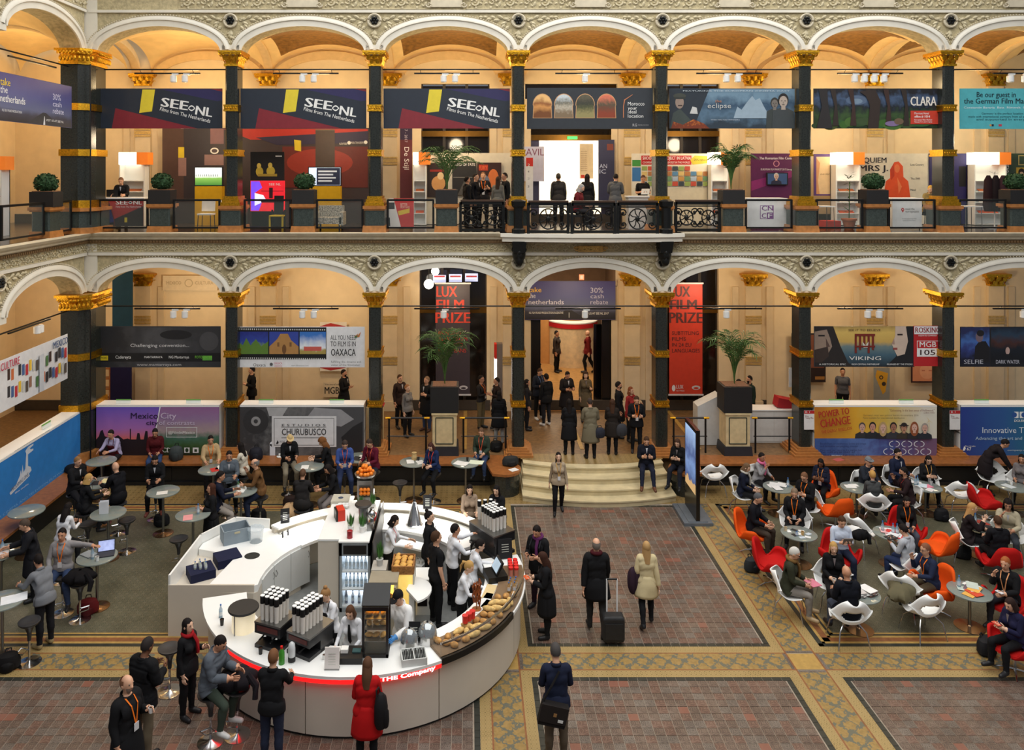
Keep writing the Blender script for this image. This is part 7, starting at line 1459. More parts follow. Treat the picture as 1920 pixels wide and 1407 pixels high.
b=MB(); b.lathe([(.1,0),(.14,.05),(.12,.05)],(0,0,0),16); o=b.build('paper_bowl',cm((206,180,130)),None,True,pol(330,2.5,BZ+.0)); bpy.data.objects.remove(o)
for i,(a,r_) in enumerate(((338,2.55),(333,2.62),(345,2.5))): leaflet(pol(a,r_,BZ+.002),R(a),[(226,228,226),(230,230,226),(214,190,140)][i],['white tray on the inner bar edge by the blonde helper','long white price strip on the inner bar edge','brown bread board on the inner bar edge'][i],(.2,.5),None,.012,cat='tray')
for i,a in enumerate((322,333,341)): 
    q=pol(a,3.0,BZ+.05); b=MB(); b.box((0,0,.06),(.14,.01,.11),rx=.3); o=b.build('price_card',cm((226,226,222)),None,False,q,R(a+90)); tag(o,'white price card in the glass case, %s one'%('front','middle','rear')[i],'card')
cup(pol(216,2.95,BZ),'black coffee cup nearest the woman with long black hair',(30,28,28),.11,'coffee on the bar'); cup(pol(240,2.95,BZ),'black coffee cup left of the man in the hoodie',(30,28,28),.11,'coffee on the bar'); bottle(pol(211,2.9,BZ),'clear water bottle before the woman with long black hair'); bottle(pol(222,2.8,BZ),'brown sauce bottle on the left bar',(90,50,20),.3)
t=thing('sauce_dispenser','white and clear dispenser beside the middle coffee machine','dispenser',(*P(547,1242,BZ)[:2],BZ)); b=MB(); b.lathe([(.06,0),(.06,.22),(.05,.3),(.02,.33)],(0,0,0),14); part('body',b,cm((206,210,210),.3),t,True); b=MB(); b.lathe([(.062,.02),(.062,.1)],(0,0,0),14); part('base_ring',b,m_black,t,True)
t=thing('green_bottle','green bottle with red cap in front of the man in the hoodie','bottle',(*P(528,1245,BZ)[:2],BZ)); b=MB(); b.lathe([(.05,0),(.05,.18),(.02,.25)],(0,0,0),12); part('body',b,cm((60,140,40),.3),t,True); b=MB(); b.cyl((0,0,.25),.022,.04,10); part('cap',b,cm((210,40,36)),t)
for k in range(3): cup(pol(262+3*k,2.72,BZ),'small white paper cup beside the black showcase',WHT,.08,'paper cups on the bar')
# ================================================================ PEOPLE
def sstep(x,a,b): t=np.clip((x-a)/(b-a),0,1); return t*t*(3-2*t)
def cone(P_,a,b,ra,rb,ys=1.0):
    a=np.array(a,float); b=np.array(b,float); q=P_.copy(); q[:,1]*=ys; a[1]*=ys; b[1]*=ys
    ab=b-a; t=np.clip(((q-a)@ab)/max(1e-9,ab@ab),0,1); return np.linalg.norm(q-(a+t[:,None]*ab),axis=1)-(ra+(rb-ra)*t)
def elli(P_,c,r):
    q=(P_-np.array(c))/np.array(r); k=np.linalg.norm(q,axis=1); return (k-1)*min(r)
def smin(a,b,k): h=np.clip(.5+.5*(b-a)/k,0,1); return b*(1-h)+a*h-k*h*(1-h)
def surface_nets(xs,ys,zs,V):
    nx,ny,nz=len(xs),len(ys),len(zs); ins=V<0; acc=np.zeros((nx-1,ny-1,nz-1,3)); cnt=np.zeros((nx-1,ny-1,nz-1))
    Xg,Yg,Zg=np.meshgrid(xs,ys,zs,indexing='ij'); G=np.stack([Xg,Yg,Zg],-1)
    for ax in range(3):
        sl0=[slice(None)]*3; sl1=[slice(None)]*3; sl0[ax]=slice(0,-1); sl1[ax]=slice(1,None); a=V[tuple(sl0)]; b=V[tuple(sl1)]
        cr=(a<0)!=(b<0); t=np.where(cr,a/np.where(cr,a-b,1),0); pos=G[tuple(sl0)]+(G[tuple(sl1)]-G[tuple(sl0)])*t[...,None]
        o=[i for i in range(3) if i!=ax]
        for d0 in (0,1):
            for d1 in (0,1):
                si=[slice(None)]*3; n=[nx,ny,nz]
                for k,d in zip(o,(d0,d1)): si[k]=slice(1-d,n[k]-d)
                w_=cr[tuple(si)]; acc+=np.where(w_[...,None],pos[tuple(si)],0); cnt+=w_
    used=cnt>0; idx=-np.ones(cnt.shape,int); idx[used]=np.arange(used.sum()); verts=acc[used]/cnt[used][:,None]; faces=[]
    for ax in range(3):
        sl0=[slice(None)]*3; sl1=[slice(None)]*3; sl0[ax]=slice(0,-1); sl1[ax]=slice(1,None); a=ins[tuple(sl0)]; b=ins[tuple(sl1)]; o=[i for i in range(3) if i!=ax]
        for I in np.argwhere(a!=b):
            if any(I[k]==0 or I[k]>=(nx,ny,nz)[k]-1 for k in o): continue
            def c(d0,d1):
                J=list(I); J[o[0]]+=d0-1; J[o[1]]+=d1-1; return idx[tuple(J)]
            q=[c(0,0),c(1,0),c(1,1),c(0,1)]; fl_=bool(a[tuple(I)])
            if ax==1: fl_=not fl_
            faces.append(tuple(q) if fl_ else tuple(q[::-1]))
    return verts,faces
def body_base(fem):
    sw=.146 if fem else .168; cw=.085 if fem else .10; hipw=.09 if fem else .078
    def sdf(Q):
        d=cone(Q,(-hipw,.005,.93),(hipw,.005,.93),.118,.118,1.12)
        d=smin(d,cone(Q,(-.05,0,1.1),(.05,0,1.1),.10 if fem else .112,.10 if fem else .112,1.1),.07)
        d=smin(d,cone(Q,(-cw,.0,1.28),(cw,.0,1.28),.11,.11,1.06),.08)
        d=smin(d,cone(Q,(-sw+.03,.01,1.40),(sw-.03,.01,1.40),.062,.062),.06)
        if fem:
            for s in (-1,1): d=smin(d,elli(Q,(s*.075,-.10,1.27),(.06,.055,.06)),.03)
        else: d=smin(d,elli(Q,(0,-.07,1.30),(.14,.06,.09)),.04)
        d=smin(d,cone(Q,(0,.015,1.42),(0,.0,1.55),.056 if not fem else .048,.05 if not fem else .043),.04)
        d=smin(d,elli(Q,(0,-.004,1.645),(.074,.094,.104)),.02); d=smin(d,elli(Q,(0,-.032,1.575),(.05,.058,.06)),.03)
        d=smin(d,cone(Q,(0,-.098,1.635),(0,-.112,1.605),.009,.015),.012)
        for s in (-1,1):
            d=smin(d,elli(Q,(s*.077,.008,1.62),(.012,.022,.032)),.008)
            a=cone(Q,(s*sw,.01,1.41),(s*.45,.012,1.41),.056 if not fem else .046,.041 if not fem else .035); a=np.minimum(a,cone(Q,(s*.45,.012,1.41),(s*.70,0,1.41),.041 if not fem else .035,.027)); d=smin(d,a,.035)
            d=smin(d,elli(Q,(s*.755,0,1.41),(.06,.042,.018)),.015)
            l=cone(Q,(s*.095,.0,.9),(s*.10,-.005,.49),.088,.056); l=smin(l,cone(Q,(s*.10,-.005,.49),(s*.105,.015,.09),.056,.038),.03); l=smin(l,elli(Q,(s*.10,.03,.36),(.05,.055,.12)),.03)
            d=smin(d,l,.025); f=cone(Q,(s*.105,.02,.055),(s*.115,-.15,.035),.045,.036); d=smin(d,f,.03)
        return d
    xs=np.unique(np.round(np.concatenate([np.arange(-.13,.131,.017),np.arange(.13,.25,.026),np.arange(.25,.85,.042),-np.arange(.13,.25,.026),-np.arange(.25,.85,.042)]),4))
    ys=np.concatenate([np.arange(-.22,-.14,.03),np.arange(-.13,.15,.0185)]); zs=np.concatenate([np.arange(-.02,.14,.022),np.arange(.15,1.32,.034),np.arange(1.335,1.5,.0185),np.arange(1.505,1.79,.0145)])
    Xg,Yg,Zg=np.meshgrid(xs,ys,zs,indexing='ij'); Q=np.stack([Xg.ravel(),Yg.ravel(),Zg.ravel()],1); V=sdf(Q).reshape(Xg.shape); V[V==0]=1e-6
    v,f=surface_nets(xs,ys,zs,V); v[:,2]-=max(0,v[:,2].min())
    mi=None; extra=MB()
    for s in (-1,1):                                   # five fingers of different lengths, gently curled, thumb from the side of the palm
        for k,(y,l,r) in enumerate(((-.033,.075,.0105),(-.011,.085,.0105),(.011,.078,.010),(.032,.062,.009))):
            extra.tube([(s*.785,y,1.41),(s*(.80+l*.4),y,1.408),(s*(.80+l*.75),y*1.05,1.398),(s*(.80+l),y*1.08,1.382)],[r,r,r*.9,r*.7],5)
        extra.tube([(s*.735,-.03,1.405),(s*.765,-.055,1.398),(s*.79,-.068,1.39),(s*.81,-.072,1.382)],[.014,.012,.010,.008],5)
    nfing=len(extra.v)
    e0=len(extra.v); fe0=len(extra.f)
    for s in (-1,1): extra.ball((s*.03,-.086,1.643),(.013,.007,.007),6,4)
    fe1=len(extra.f); extra.ball((0,-.088,1.572),(.022,.006,.006),6,4); fe2=len(extra.f)
    for s in (-1,1): extra.ball((s*.031,-.087,1.662),(.02,.008,.004),6,4)
    fe3=len(extra.f); n0=len(v); V2=np.vstack([v,np.array(extra.v)]); F2=list(f)+[tuple(i+n0 for i in q) for q in extra.f]
    fm=['b']*len(f)+['s']*fe0+['e']*(fe1-fe0)+['l']*(fe2-fe1)+['h']*(fe3-fe2)
    N=np.zeros_like(V2)
    for q in F2:
        p=V2[list(q[:4])]; n=np.cross(p[1]-p[0],p[2]-p[0]); 
        for i in q: N[i]+=n
    N/=np.maximum(1e-9,np.linalg.norm(N,axis=1))[:,None]
    if (N[:n0]*(V2[:n0]-np.array([0,0,1.0]))).sum()<0: 
        N[:n0]*=-1; F2=[tuple(reversed(q)) if i<len(f) else q for i,q in enumerate(F2)]
    return V2,F2,fm,N,sw
BONES=['pelvis','chest','head','uaL','faL','haL','uaR','faR','haR','thL','shL','ftL','thR','shR','ftR']
def weights(V):
    x,y,z=V[:,0],V[:,1],V[:,2]; ax=np.abs(x); Wt=np.zeros((len(V),15)); up=(z>1.2); arm=sstep(ax,.15,.23)*up; hd=sstep(z,1.46,1.54)*(1-arm)
    leg=1-sstep(z,.83,.98); ch=sstep(z,.98,1.2); core=(1-arm)*(1-hd)*(1-leg)
    Wt[:,0]=core*(1-ch); Wt[:,1]=core*ch; Wt[:,2]=hd
    e=sstep(ax,.41,.49); h=sstep(ax,.68,.73); kn=1-sstep(z,.42,.56); ft=1-sstep(z,.07,.14); L=sstep(x,-.02,.02)
    for o,s in ((3,x>0),(6,x<=0)): Wt[:,o]=arm*(1-e)*s; Wt[:,o+1]=arm*e*(1-h)*s; Wt[:,o+2]=arm*e*h*s
    for o,s in ((9,L),(12,1-L)): Wt[:,o]=leg*(1-kn)*s*(1-hd); Wt[:,o+1]=leg*kn*(1-ft)*s; Wt[:,o+2]=leg*kn*ft*s
    return Wt/np.maximum(1e-9,Wt.sum(1))[:,None]
BODY={k:body_base(k=='f') for k in 'mf'}; BW={k:weights(BODY[k][0]) for k in 'mf'}
def rotd(a,b):
    a=Vector(a).normalized(); b=Vector(b).normalized(); return a.rotation_difference(b).to_matrix()
def pose_mats(p,sw):
    """joint transforms: list of (R,origin_rest,origin_posed) for every bone"""
    Rz=lambda a:Matrix.Rotation(R(a),3,'Z'); Rx=lambda a:Matrix.Rotation(R(a),3,'X'); Ry=lambda a:Matrix.Rotation(R(a),3,'Y')
    out={}; pel0=Vector((0,0,.93)); Rp=Rx(p.get('tilt',0)); out['pelvis']=(Rp,pel0,Vector((0,0,.93)))
    c0=Vector((0,0,1.08)); Rc=Rz(p.get('twist',0))@Rx(p.get('lean',0))@Ry(p.get('side',0)); cp=out['pelvis'][2]+Rp@(c0-pel0); out['chest']=(Rc,c0,cp)
    h0=Vector((0,.012,1.5)); hp=cp+Rc@(h0-c0); Rh=Rz(p.get('hyaw',0))@Rz(p.get('twist',0))@Rx(p.get('nod',0)+p.get('lean',0)*.45); out['head']=(Rh,h0,hp)
    for sd,s in (('L',1),('R',-1)):
        s0=Vector((s*sw,.01,1.41)); e0=Vector((s*.45,.012,1.41)); w0=Vector((s*.70,0,1.41)); u=p.get('ua'+sd) or p.get('ua',(.18,0,-1)); f=p.get('fa'+sd) or p.get('fa',(.06,-.15,-1))
        u=(u[0]*s,u[1],u[2]); f=(f[0]*s,f[1],f[2]); sp=cp+Rc@(s0-c0); Ru=rotd((s,0,0),u); ep=sp+Ru@(e0-s0); Rf=rotd(Ru@Vector((s,0,0)),f)@Ru; wp=ep+Rf@(w0-e0)
        out['ua'+sd]=(Ru,s0,sp); out['fa'+sd]=(Rf,e0,ep); out['ha'+sd]=(Rf,w0,wp)
        p0=Vector((s*.095,0,.9)); k0=Vector((s*.10,-.005,.49)); a0=Vector((s*.105,.015,.09)); t=p.get('th'+sd) or p.get('th',(.02,0,-1)); g=p.get('sh'+sd) or p.get('sh',(0,.0,-1))
        t=(t[0]*s,t[1],t[2]); g=(g[0]*s,g[1],g[2]); pp=out['pelvis'][2]+Rp@(p0-pel0); Rt=rotd((0,0,-1),t); kp=pp+Rt@(k0-p0); Rs=rotd(Rt@Vector((0,0,-1)),g)@Rt; ap=kp+Rs@(a0-k0)
        fr=p.get('ft'+sd,None); Rft=Rz(s*6) if fr is None else Rx(fr)@Rz(s*6)
        out['th'+sd]=(Rt,p0,pp); out['sh'+sd]=(Rs,k0,kp); out['ft'+sd]=(Rft,a0,ap)
    return out
def skin_pts(V,Wt,pm):
    o=np.zeros_like(V)
    for i,b in enumerate(BONES):
        Rm,r0,r1=pm[b]; w_=Wt[:,i]
        if not w_.any(): continue
        o+=w_[:,None]*((V-np.array(r0))@np.array(Rm).T+np.array(r1))
    return o
ST=dict(ua=(.16,.05,-1),fa=(.06,-.2,-1))
POSES={
 'stand':ST,
 'phone':dict(ua=(.2,-.15,-1),fa=(-.45,-1,.15),nod=22,lean=4),
 'walk':dict(thL=(.02,-.32,-1),shL=(0,.12,-1),thR=(.02,.2,-1),shR=(0,.5,-1),ftR=25,uaL=(.15,.25,-1),faL=(.1,.1,-1),uaR=(.15,-.25,-1),faR=(.05,-.45,-1)),
 'walkb':dict(thR=(.02,-.3,-1),shR=(0,.1,-1),thL=(.02,.2,-1),shL=(0,.48,-1),ftL=25,uaR=(.18,.2,-1),faR=(.16,.1,-1),uaL=(.2,-.1,-1),faL=(.15,-.2,-1)),
 'talk':dict(uaL=(.2,-.1,-1),faL=(-.2,-.9,.35),ua=(.15,.05,-1),faR=(.05,-.3,-1)),
 'fold':dict(ua=(.15,-.2,-1),fa=(-.85,-.6,.05)),
 'lean':dict(ua=(.2,-.6,-.8),fa=(-.15,-1,-.25),lean=22,nod=8,tilt=6),
 'work':dict(ua=(.2,-.45,-.9),fa=(-.1,-1,-.12),lean=14,nod=18),
 'reach':dict(uaL=(.2,-.9,-.25),faL=(0,-1,.15),uaR=(.15,-.6,-.7),faR=(-.1,-1,.0),lean=8),
 'bend':dict(ua=(.15,-.5,-1),fa=(-.05,-.5,-.9),lean=48,nod=15,tilt=18),
 'sit':dict(th=(.12,-1,-.06),sh=(.03,-.06,-1),ua=(.15,-.25,-1),fa=(-.2,-1,-.1),lean=5,nod=8),
 'sitlap':dict(th=(.12,-1,-.06),sh=(.03,-.0,-1),ua=(.12,-.18,-1),fa=(-.35,-1,-.32),lean=9,nod=20),
 'sitphone':dict(th=(.1,-1,-.06),sh=(.03,-.02,-1),ua=(.15,-.3,-1),fa=(-.4,-.9,.35),lean=8,nod=22),
 'sitlean':dict(th=(.14,-1,-.1),sh=(.03,.06,-1),ua=(.18,-.65,-.75),fa=(-.25,-1,.05),lean=26,nod=4),
 'sitchin':dict(th=(.14,-1,-.06),sh=(.03,.0,-1),uaR=(.1,-.55,-.8),faR=(-.3,-.5,1.0),uaL=(.15,-.4,-.9),faL=(-.5,-1,-.1),lean=14,nod=4),
 'sitback':dict(th=(.16,-1,.02),sh=(.03,-.2,-1),ua=(.25,-.15,-1),fa=(-.3,-1,-.05),lean=-8,nod=2),
 'cross':dict(thL=(-.08,-1,.12),shL=(-.45,-.35,-1),thR=(.08,-1,-.06),shR=(0,0,-1),ua=(.15,-.2,-1),fa=(-.4,-1,-.2),lean=4,nod=10),
 'stool':dict(th=(.16,-.9,-.5),sh=(.02,.12,-1),ua=(.16,-.45,-.9),fa=(-.15,-1,.05),lean=10,nod=10),
 'stoolread':dict(th=(.14,-.9,-.5),sh=(.02,.15,-1),ua=(.12,-.35,-1),fa=(-.25,-1,.0),lean=15,nod=25),
 'stoolarm':dict(th=(.2,-.9,-.45),sh=(.05,.1,-1),uaL=(1,-.35,.05),faL=(1,-.5,.1),uaR=(.25,-.3,-1),faR=(-.3,-.8,-.6),lean=5,nod=4),
}
SEATED={'sit','sitlap','sitphone','sitlean','sitchin','sitback','cross','stool','stoolread','stoolarm'}
SKIN=[(214,164,132),(198,144,112),(176,120,88),(120,78,54),(224,180,150)]
HEADC=np.array((0,-.004,1.645))
def hair_mesh(style,pm,Wfun,rng):
    """hair shell built on the rest-pose head; returns (verts,faces) rest coordinates"""
    vs=[];fs=[]; n,m=22,12; big={'curly':1.32,'afro':1.3,'hat':1.12,'cap':1.13,'beanie':1.14}.get(style,1.1); rx,ry,rz=.074*big,.094*big,.104*(big if style!='short' else 1.09)
    def ok(th,ph):                                    # th polar from top, ph azimuth, front = -y
        fr=math.cos(ph-(-PI/2)); z=math.cos(th)
        if style=='bald': return z<.35 and z>-.55 and fr<.25
        if style in ('cap','hat','beanie'): return z>(.30 if fr>0 else .1)
        lim=.50 if fr>.55 else (.5-.9*(.55-fr)/.55 if fr>0 else -.42-.25*(-fr))
        if style in ('long','bob','pony','curly','afro'): lim=.46 if fr>.62 else (.46-2.2*(.62-fr) if fr>.3 else -.75)
        return z>lim
    for j in range(m+1):
        th=PI*(.0+.86*j/m)
        for i in range(n):
            ph=2*PI*i/n; k=1+(.05*math.sin(9*ph+5*th)+.04*math.sin(17*ph) if style in('curly','afro') else .012*math.sin(7*ph+3*th))
            vs.append((rx*k*math.sin(th)*math.cos(ph),.006+ry*k*math.sin(th)*math.sin(ph)+(.01),rz*k*math.cos(th)+(.004)))
    for j in range(m):
        for i in range(n):
            if ok(PI*.86*(j+.5)/m,2*PI*(i+.5)/n): fs.append((j*n+i,(j+1)*n+i,(j+1)*n+(i+1)%n,j*n+(i+1)%n))
    b=MB(); b.v=[tuple(np.array(v)+HEADC) for v in vs]; b.f=fs; b.m=[0]*len(fs)
    if style in ('long','bob','curly'):
        l0={'long':1.33,'bob':1.5,'curly':1.40}[style]
        def fn(u,v):
            a=R(-65+310*u) if False else R(-28+236*u); z=1.66-(1.66-l0)*v; w_=.082+.012*v+(.03*math.sin(PI*v) if style=='curly' else 0); k=1+.04*math.sin(18*u+3*v)
            return (w_*k*math.cos(a),.006+(.096+.02*v)*k*math.sin(a)+.012*v,z)
        b.grid(fn,18,8)
        def fn2(u,v):
            x,y,z=fn(u,v); return (x*.82,y*.86,z)
        b.grid(fn2,18,8)
    if style=='pony': b.tube([(0,.09,1.69),(0,.15,1.66),(0,.16,1.56),(0,.13,1.44)],[.025,.035,.03,.008],8)
    if style=='bun': b.ball((0,.06,1.765),(.042,.042,.036),10,6)
    if style=='cap': b.lathe([(.001,.0),(.07,.0),(.07,.012),(.001,.012)],(0,-.11,1.672),14,sy=1.0)
    if style=='hat': b.lathe([(.001,0),(.1,0),(.1,.014),(.001,.014)],(0,-.03,1.685),16,sy=1.25)
    return b
def person(px,py,pose,yaw,label,h=1.76,sex='m',skin=0,hair=('short',(50,38,30)),top=(40,40,44),topk='jacket',legs=(34,36,44),shoes=(26,24,24),z=0,seat=None,lan=None,scarf=None,apron=None,tie=None,coat=None,sleeve=1,xy=None,over=None,glasses=False,beard=None,skirt=False,glove=None,straps=None):
    """px,py: photo position of the feet (standing) or of the seat (seated)"""
    V,F_,fm,N,sw=BODY[sex]; Wt=BW[sex]; p=dict(POSES[pose]); p.update(over or {}); pm=pose_mats(p,sw); s=h/1.755
    infl={'shirt':.006,'sweater':.012,'jacket':.02,'coat':.026,'puffer':.034}[topk]
    x,y,zz=V[:,0],V[:,1],V[:,2]; ax=np.abs(x); arm=(zz>1.2)&(ax>.2); smax=.70 if sleeve else .38
    istop=((zz>.90)&(zz<1.475)&(ax<smax)); isleg=(zz<=.93)&(zz>.095); V2=V.copy()
    V2+=N*(np.where(istop,infl,0)+np.where(isleg&~istop,.011,0)+np.where(zz<=.095,.006,0))[:,None]
    if topk=='puffer': V2+=N*(np.where(istop,.008*np.sin(zz*105+ (ax>.2)*x*105),0))[:,None]
    else: V2+=N*(np.where(istop|isleg,.004*np.sin(zz*60+x*38)*np.cos(y*50+x*20),0))[:,None]
    V2[:,2]=np.maximum(V2[:,2],0)
    Q=skin_pts(V2,Wt,pm)
    sk=cm(SKIN[skin],.55); tm=cm(top,.35 if topk=='leather' else .85); lm=cm(legs,.85); shm=cm(shoes,.5); hc=hair[1]
    mats=[sk,tm,lm,shm,cm((24,20,18),.4),cm((176,96,84),.5),cm(beard or hc,.8),cm(glove or SKIN[skin],.6)]
    mi=[]
    for q,c in zip(F_,fm):
        if c=='s': mi.append(7 if glove else 0); continue
        if c in 'elh': mi.append({'e':4,'l':5,'h':6}[c]); continue
        m=V[list(q)].mean(0); a=abs(m[0])
        if m[2]<.095: k=3
        elif m[2]<=.915: k=2
        elif m[2]<1.47+.02*(m[1]>0) and (a<smax): k=1
        else: k=0
        if k==0 and a>.7 and glove: k=7
        if k==0 and beard and 1.5<m[2]<1.60 and m[1]<-.045+.05*(1.6-m[2])*0 and not(1.567<m[2]<1.58 and a<.02): k=6
        mi.append(k)
    zlow=Q[:,2].min()
    if seat is not None:
        hipz=min(Q[np.where((zz>.78)&(zz<.95)&(y>0.0)&(ax<.2))[0]][:,2].min(),99); dz=seat/s-hipz+.012
        if zlow+dz<0: dz=dz if seat>.6 else dz
    else: dz=-zlow
    if seat is not None:
        X,Y,_=P(px,py,seat+z) if xy is None else (*xy,0)
    else: X,Y,_=P(px,py,z) if xy is None else (*xy,0)
    root=thing('person',label,'person',(X,Y,z),R(yaw)); root.scale=(s,s,s)
    sh=np.array((0,0,dz)); Q=Q+sh
    if seat is not None and seat<.6:                       # keep the soles on the floor
        low=Q[:,2]<0.0; Q[low,2]*=.15
    me=bpy.data.meshes.new('body'); me.from_pydata(Q.tolist(),[],F_)
    for m in mats: me.materials.append(m)
    me.polygons.foreach_set('material_index',mi); me.shade_smooth(); me.update(); link('body',me,root)
    def rig(b,name,m,wf=None,lab=None,smooth=True):
        A=np.array(b.v,float); Wx=weights(A) if wf is None else wf(A); b.v=(skin_pts(A,Wx,pm)+sh).tolist(); b.v=[tuple(v) for v in b.v]; o=b.build(name,m,root,60 if smooth else False)
        if lab: o['label']=lab
        return o
    def only(i):
        def f(A): w_=np.zeros((len(A),15)); w_[:,i]=1; return w_
        return f
    def hairw(A):
        w_=np.zeros((len(A),15)); t=sstep(A[:,2],1.40,1.54)*1.0; w_[:,2]=t; w_[:,1]=1-t; return w_
    if hair[0]!='none':
        if hair[0] in ('cap','hat','beanie'):
            rig(hair_mesh('short',pm,None,None),'hair',cm(hair[2] if len(hair)>2 else (60,46,36),.7),only(2)); rig(hair_mesh(hair[0],pm,None,None),'hat',cm(hc,.8),only(2))
        else: rig(hair_mesh(hair[0],pm,None,None),'hair',cm(hc,.75),hairw)
    def skirtw(A):
        w_=np.zeros((len(A),15)); t=1-sstep(A[:,2],.7,1.0); L=sstep(A[:,0],-.14,.14); k=t*(.85 if seat is not None else .5); w_[:,9]=k*L; w_[:,12]=k*(1-L); w_[:,0]=1-k; return w_
    hem={'jacket':.80,'coat':.55,'puffer':.80,'sweater':.86,'shirt':None}[topk]
    if coat: hem=coat
    if seat is not None and hem and hem<.74: hem=.74
    if hem:
        bot=hem; b=MB(); fl_=.035 if hem<.75 else 0; base=.165 if sex=='f' else .17; e=infl
        def fn(u,v):
            a=2*PI*u; z=1.06-(1.06-bot)*v; w_=base+e+.028*math.sin(PI*min(1,v*1.1)*.5)+fl_*v; d=.122+e+.02*math.sin(PI*.5*min(1,v*1.4))+fl_*v*.8; k=1+.015*math.sin(7*a)*v
            w_-=.05*(1-min(1,v*2.6)); d-=.03*(1-min(1,v*2.6)); return (w_*k*math.cos(a),d*k*math.sin(a)+.004,z)
        b.grid(fn,24,8); o=rig(b,'coat_skirt' if hem<.75 else 'jacket_hem',tm,skirtw); solid(o,.012)
    if topk in ('jacket','coat','puffer','sweater'):
        b=MB(); cn=18
        def fn(u,v):
            a=2*PI*u; r=.07+infl*.6-.006*v; return (r*math.cos(a),r*.98*math.sin(a)+.012,1.445+.05*v+.015*math.sin(a))
        b.grid(fn,cn,2); o=rig(b,'collar',tm,lambda A:hairw(A)*0+only(1)(A)); solid(o,.014)
    if topk in ('jacket','coat') and lan is None and tie is None and scarf is None:
        b=MB(); d=.118+infl+.012; b.add([(-.03,-d+.02,1.455),(.03,-d+.02,1.455),(.0,-d-.008,1.30)],[(0,1,2)]); rig(b,'shirt_front',cm((196,196,200) if sex=='m' else (120,110,110),.8),only(1),None,False)
    dch=.118+infl+.022
    if lan:
        b=MB()
        for sg in (-1,1): b.add([(sg*.06,-.045,1.475),(sg*.078,-.04,1.47),(sg*.016,-dch-.02,1.12),(sg*-.004,-dch-.02,1.12),(sg*.062,-dch+.012,1.38),(sg*.045,-dch+.008,1.38)],[(0,1,4,5),(5,4,2,3)])
        rig(b,'lanyard',cm(lan,.7),only(1),None,False); b=MB(); b.box((0,-dch-.025,1.08),(.08,.006,.11)); rig(b,'badge',cm((220,220,220),.5),only(1),None,False)
    if tie: b=MB(); b.add([(-.02,-dch+.02,1.455),(.02,-dch+.02,1.455),(.035,-dch-.012,1.12),(0,-dch-.012,1.06),(-.035,-dch-.012,1.12),(-.03,-dch-.01,1.3),(.03,-dch-.01,1.3)],[(0,1,6,5),(5,6,2,4),(4,2,3)]); rig(b,'tie',cm(tie,.7),only(1),None,False)
    if scarf:
        b=MB(); b.tube([(.085*math.cos(2*PI*k/14),.085*math.sin(2*PI*k/14)+.005,1.49+.015*math.sin(2*PI*k/14)) for k in range(14)],.036,8,0,True); b.tube([(.04,-.09,1.47),(.05,-dch-.01,1.36),(.05,-dch-.02,1.16)],[.035,.032,.035],6); rig(b,'scarf',cm(scarf,.9),only(1))
    if apron:
        b=MB()
        def fn(u,v):
            z=1.36-.76*v; a=R(-90-62*(1-2*u)*min(1,.45+v)); w_=.165+infl+.03; d=.14+infl+.02; return (w_*math.cos(a),d*math.sin(a),z)
        b.grid(fn,10,8); o=rig(b,'apron',cm(apron,.8),lambda A:skirtw(A)*(A[:,2]<1.05)[:,None]+only(1)(A)*(A[:,2]>=1.05)[:,None]); solid(o,.006)
        b=MB(); b.tube([(-.08,-.12,1.36),(-.07,-.03,1.48),(0,.07,1.49),(.07,-.03,1.48),(.08,-.12,1.36)],.009,5); rig(b,'apron_strap',cm(apron,.8),only(1))
    if straps:
        for sg in (-1,1):
            b=MB(); b.tube([(sg*.1,-.06,1.45),(sg*.11,-dch,1.35),(sg*.13,-dch+.02,1.15)],.016,5); rig(b,'strap',cm(straps,.8),only(1))
    if glasses:
        b=MB()
        for sg in (-1,1): b.tube([(sg*.031+.022*math.cos(2*PI*k/10),-.103,1.643+.018*math.sin(2*PI*k/10)) for k in range(10)],.003,4,0,True); b.tube([(sg*.05,-.1,1.648),(sg*.08,.0,1.648)],.003,4)
        rig(b,'glasses',m_black,only(2))
    hand={}
    for sd,s_ in (('L',1),('R',-1)):
        Rm,r0,r1=pm['ha'+sd]; v=(np.array((s_*.80,0,1.39))-np.array(r0))@np.array(Rm).T+np.array(r1)+sh; hand[sd]=root.matrix_basis@Vector(v)
    root['_']=0; del root['_']
    return root,hand
# ================================================================ WHO STANDS AND SITS WHERE
BK=(24,24,26); DK=(34,33,36); NV=(28,34,54); GR=(110,112,116); OR=(232,116,30); BR=(60,42,30); HB=(28,22,20); HBR=(70,48,32); HBL=(186,146,86); HG=(120,116,112); HW=(206,202,194); OLV=(78,76,56); KH=(126,112,84); JN=(52,66,96); WS=(226,228,232)
def held(hand,sz,c,lab,cat,rz=0,rx=0,em=0):
    b=MB(); b.box((0,0,0),sz,rx=rx); o=b.build(cat.replace(' ','_'),cm(c,.5) if not em else cm(c,.5,emit=em),None,False,hand,rz); tag(o,lab,cat); return o
def mid(h): return (h['L']+h['R'])/2
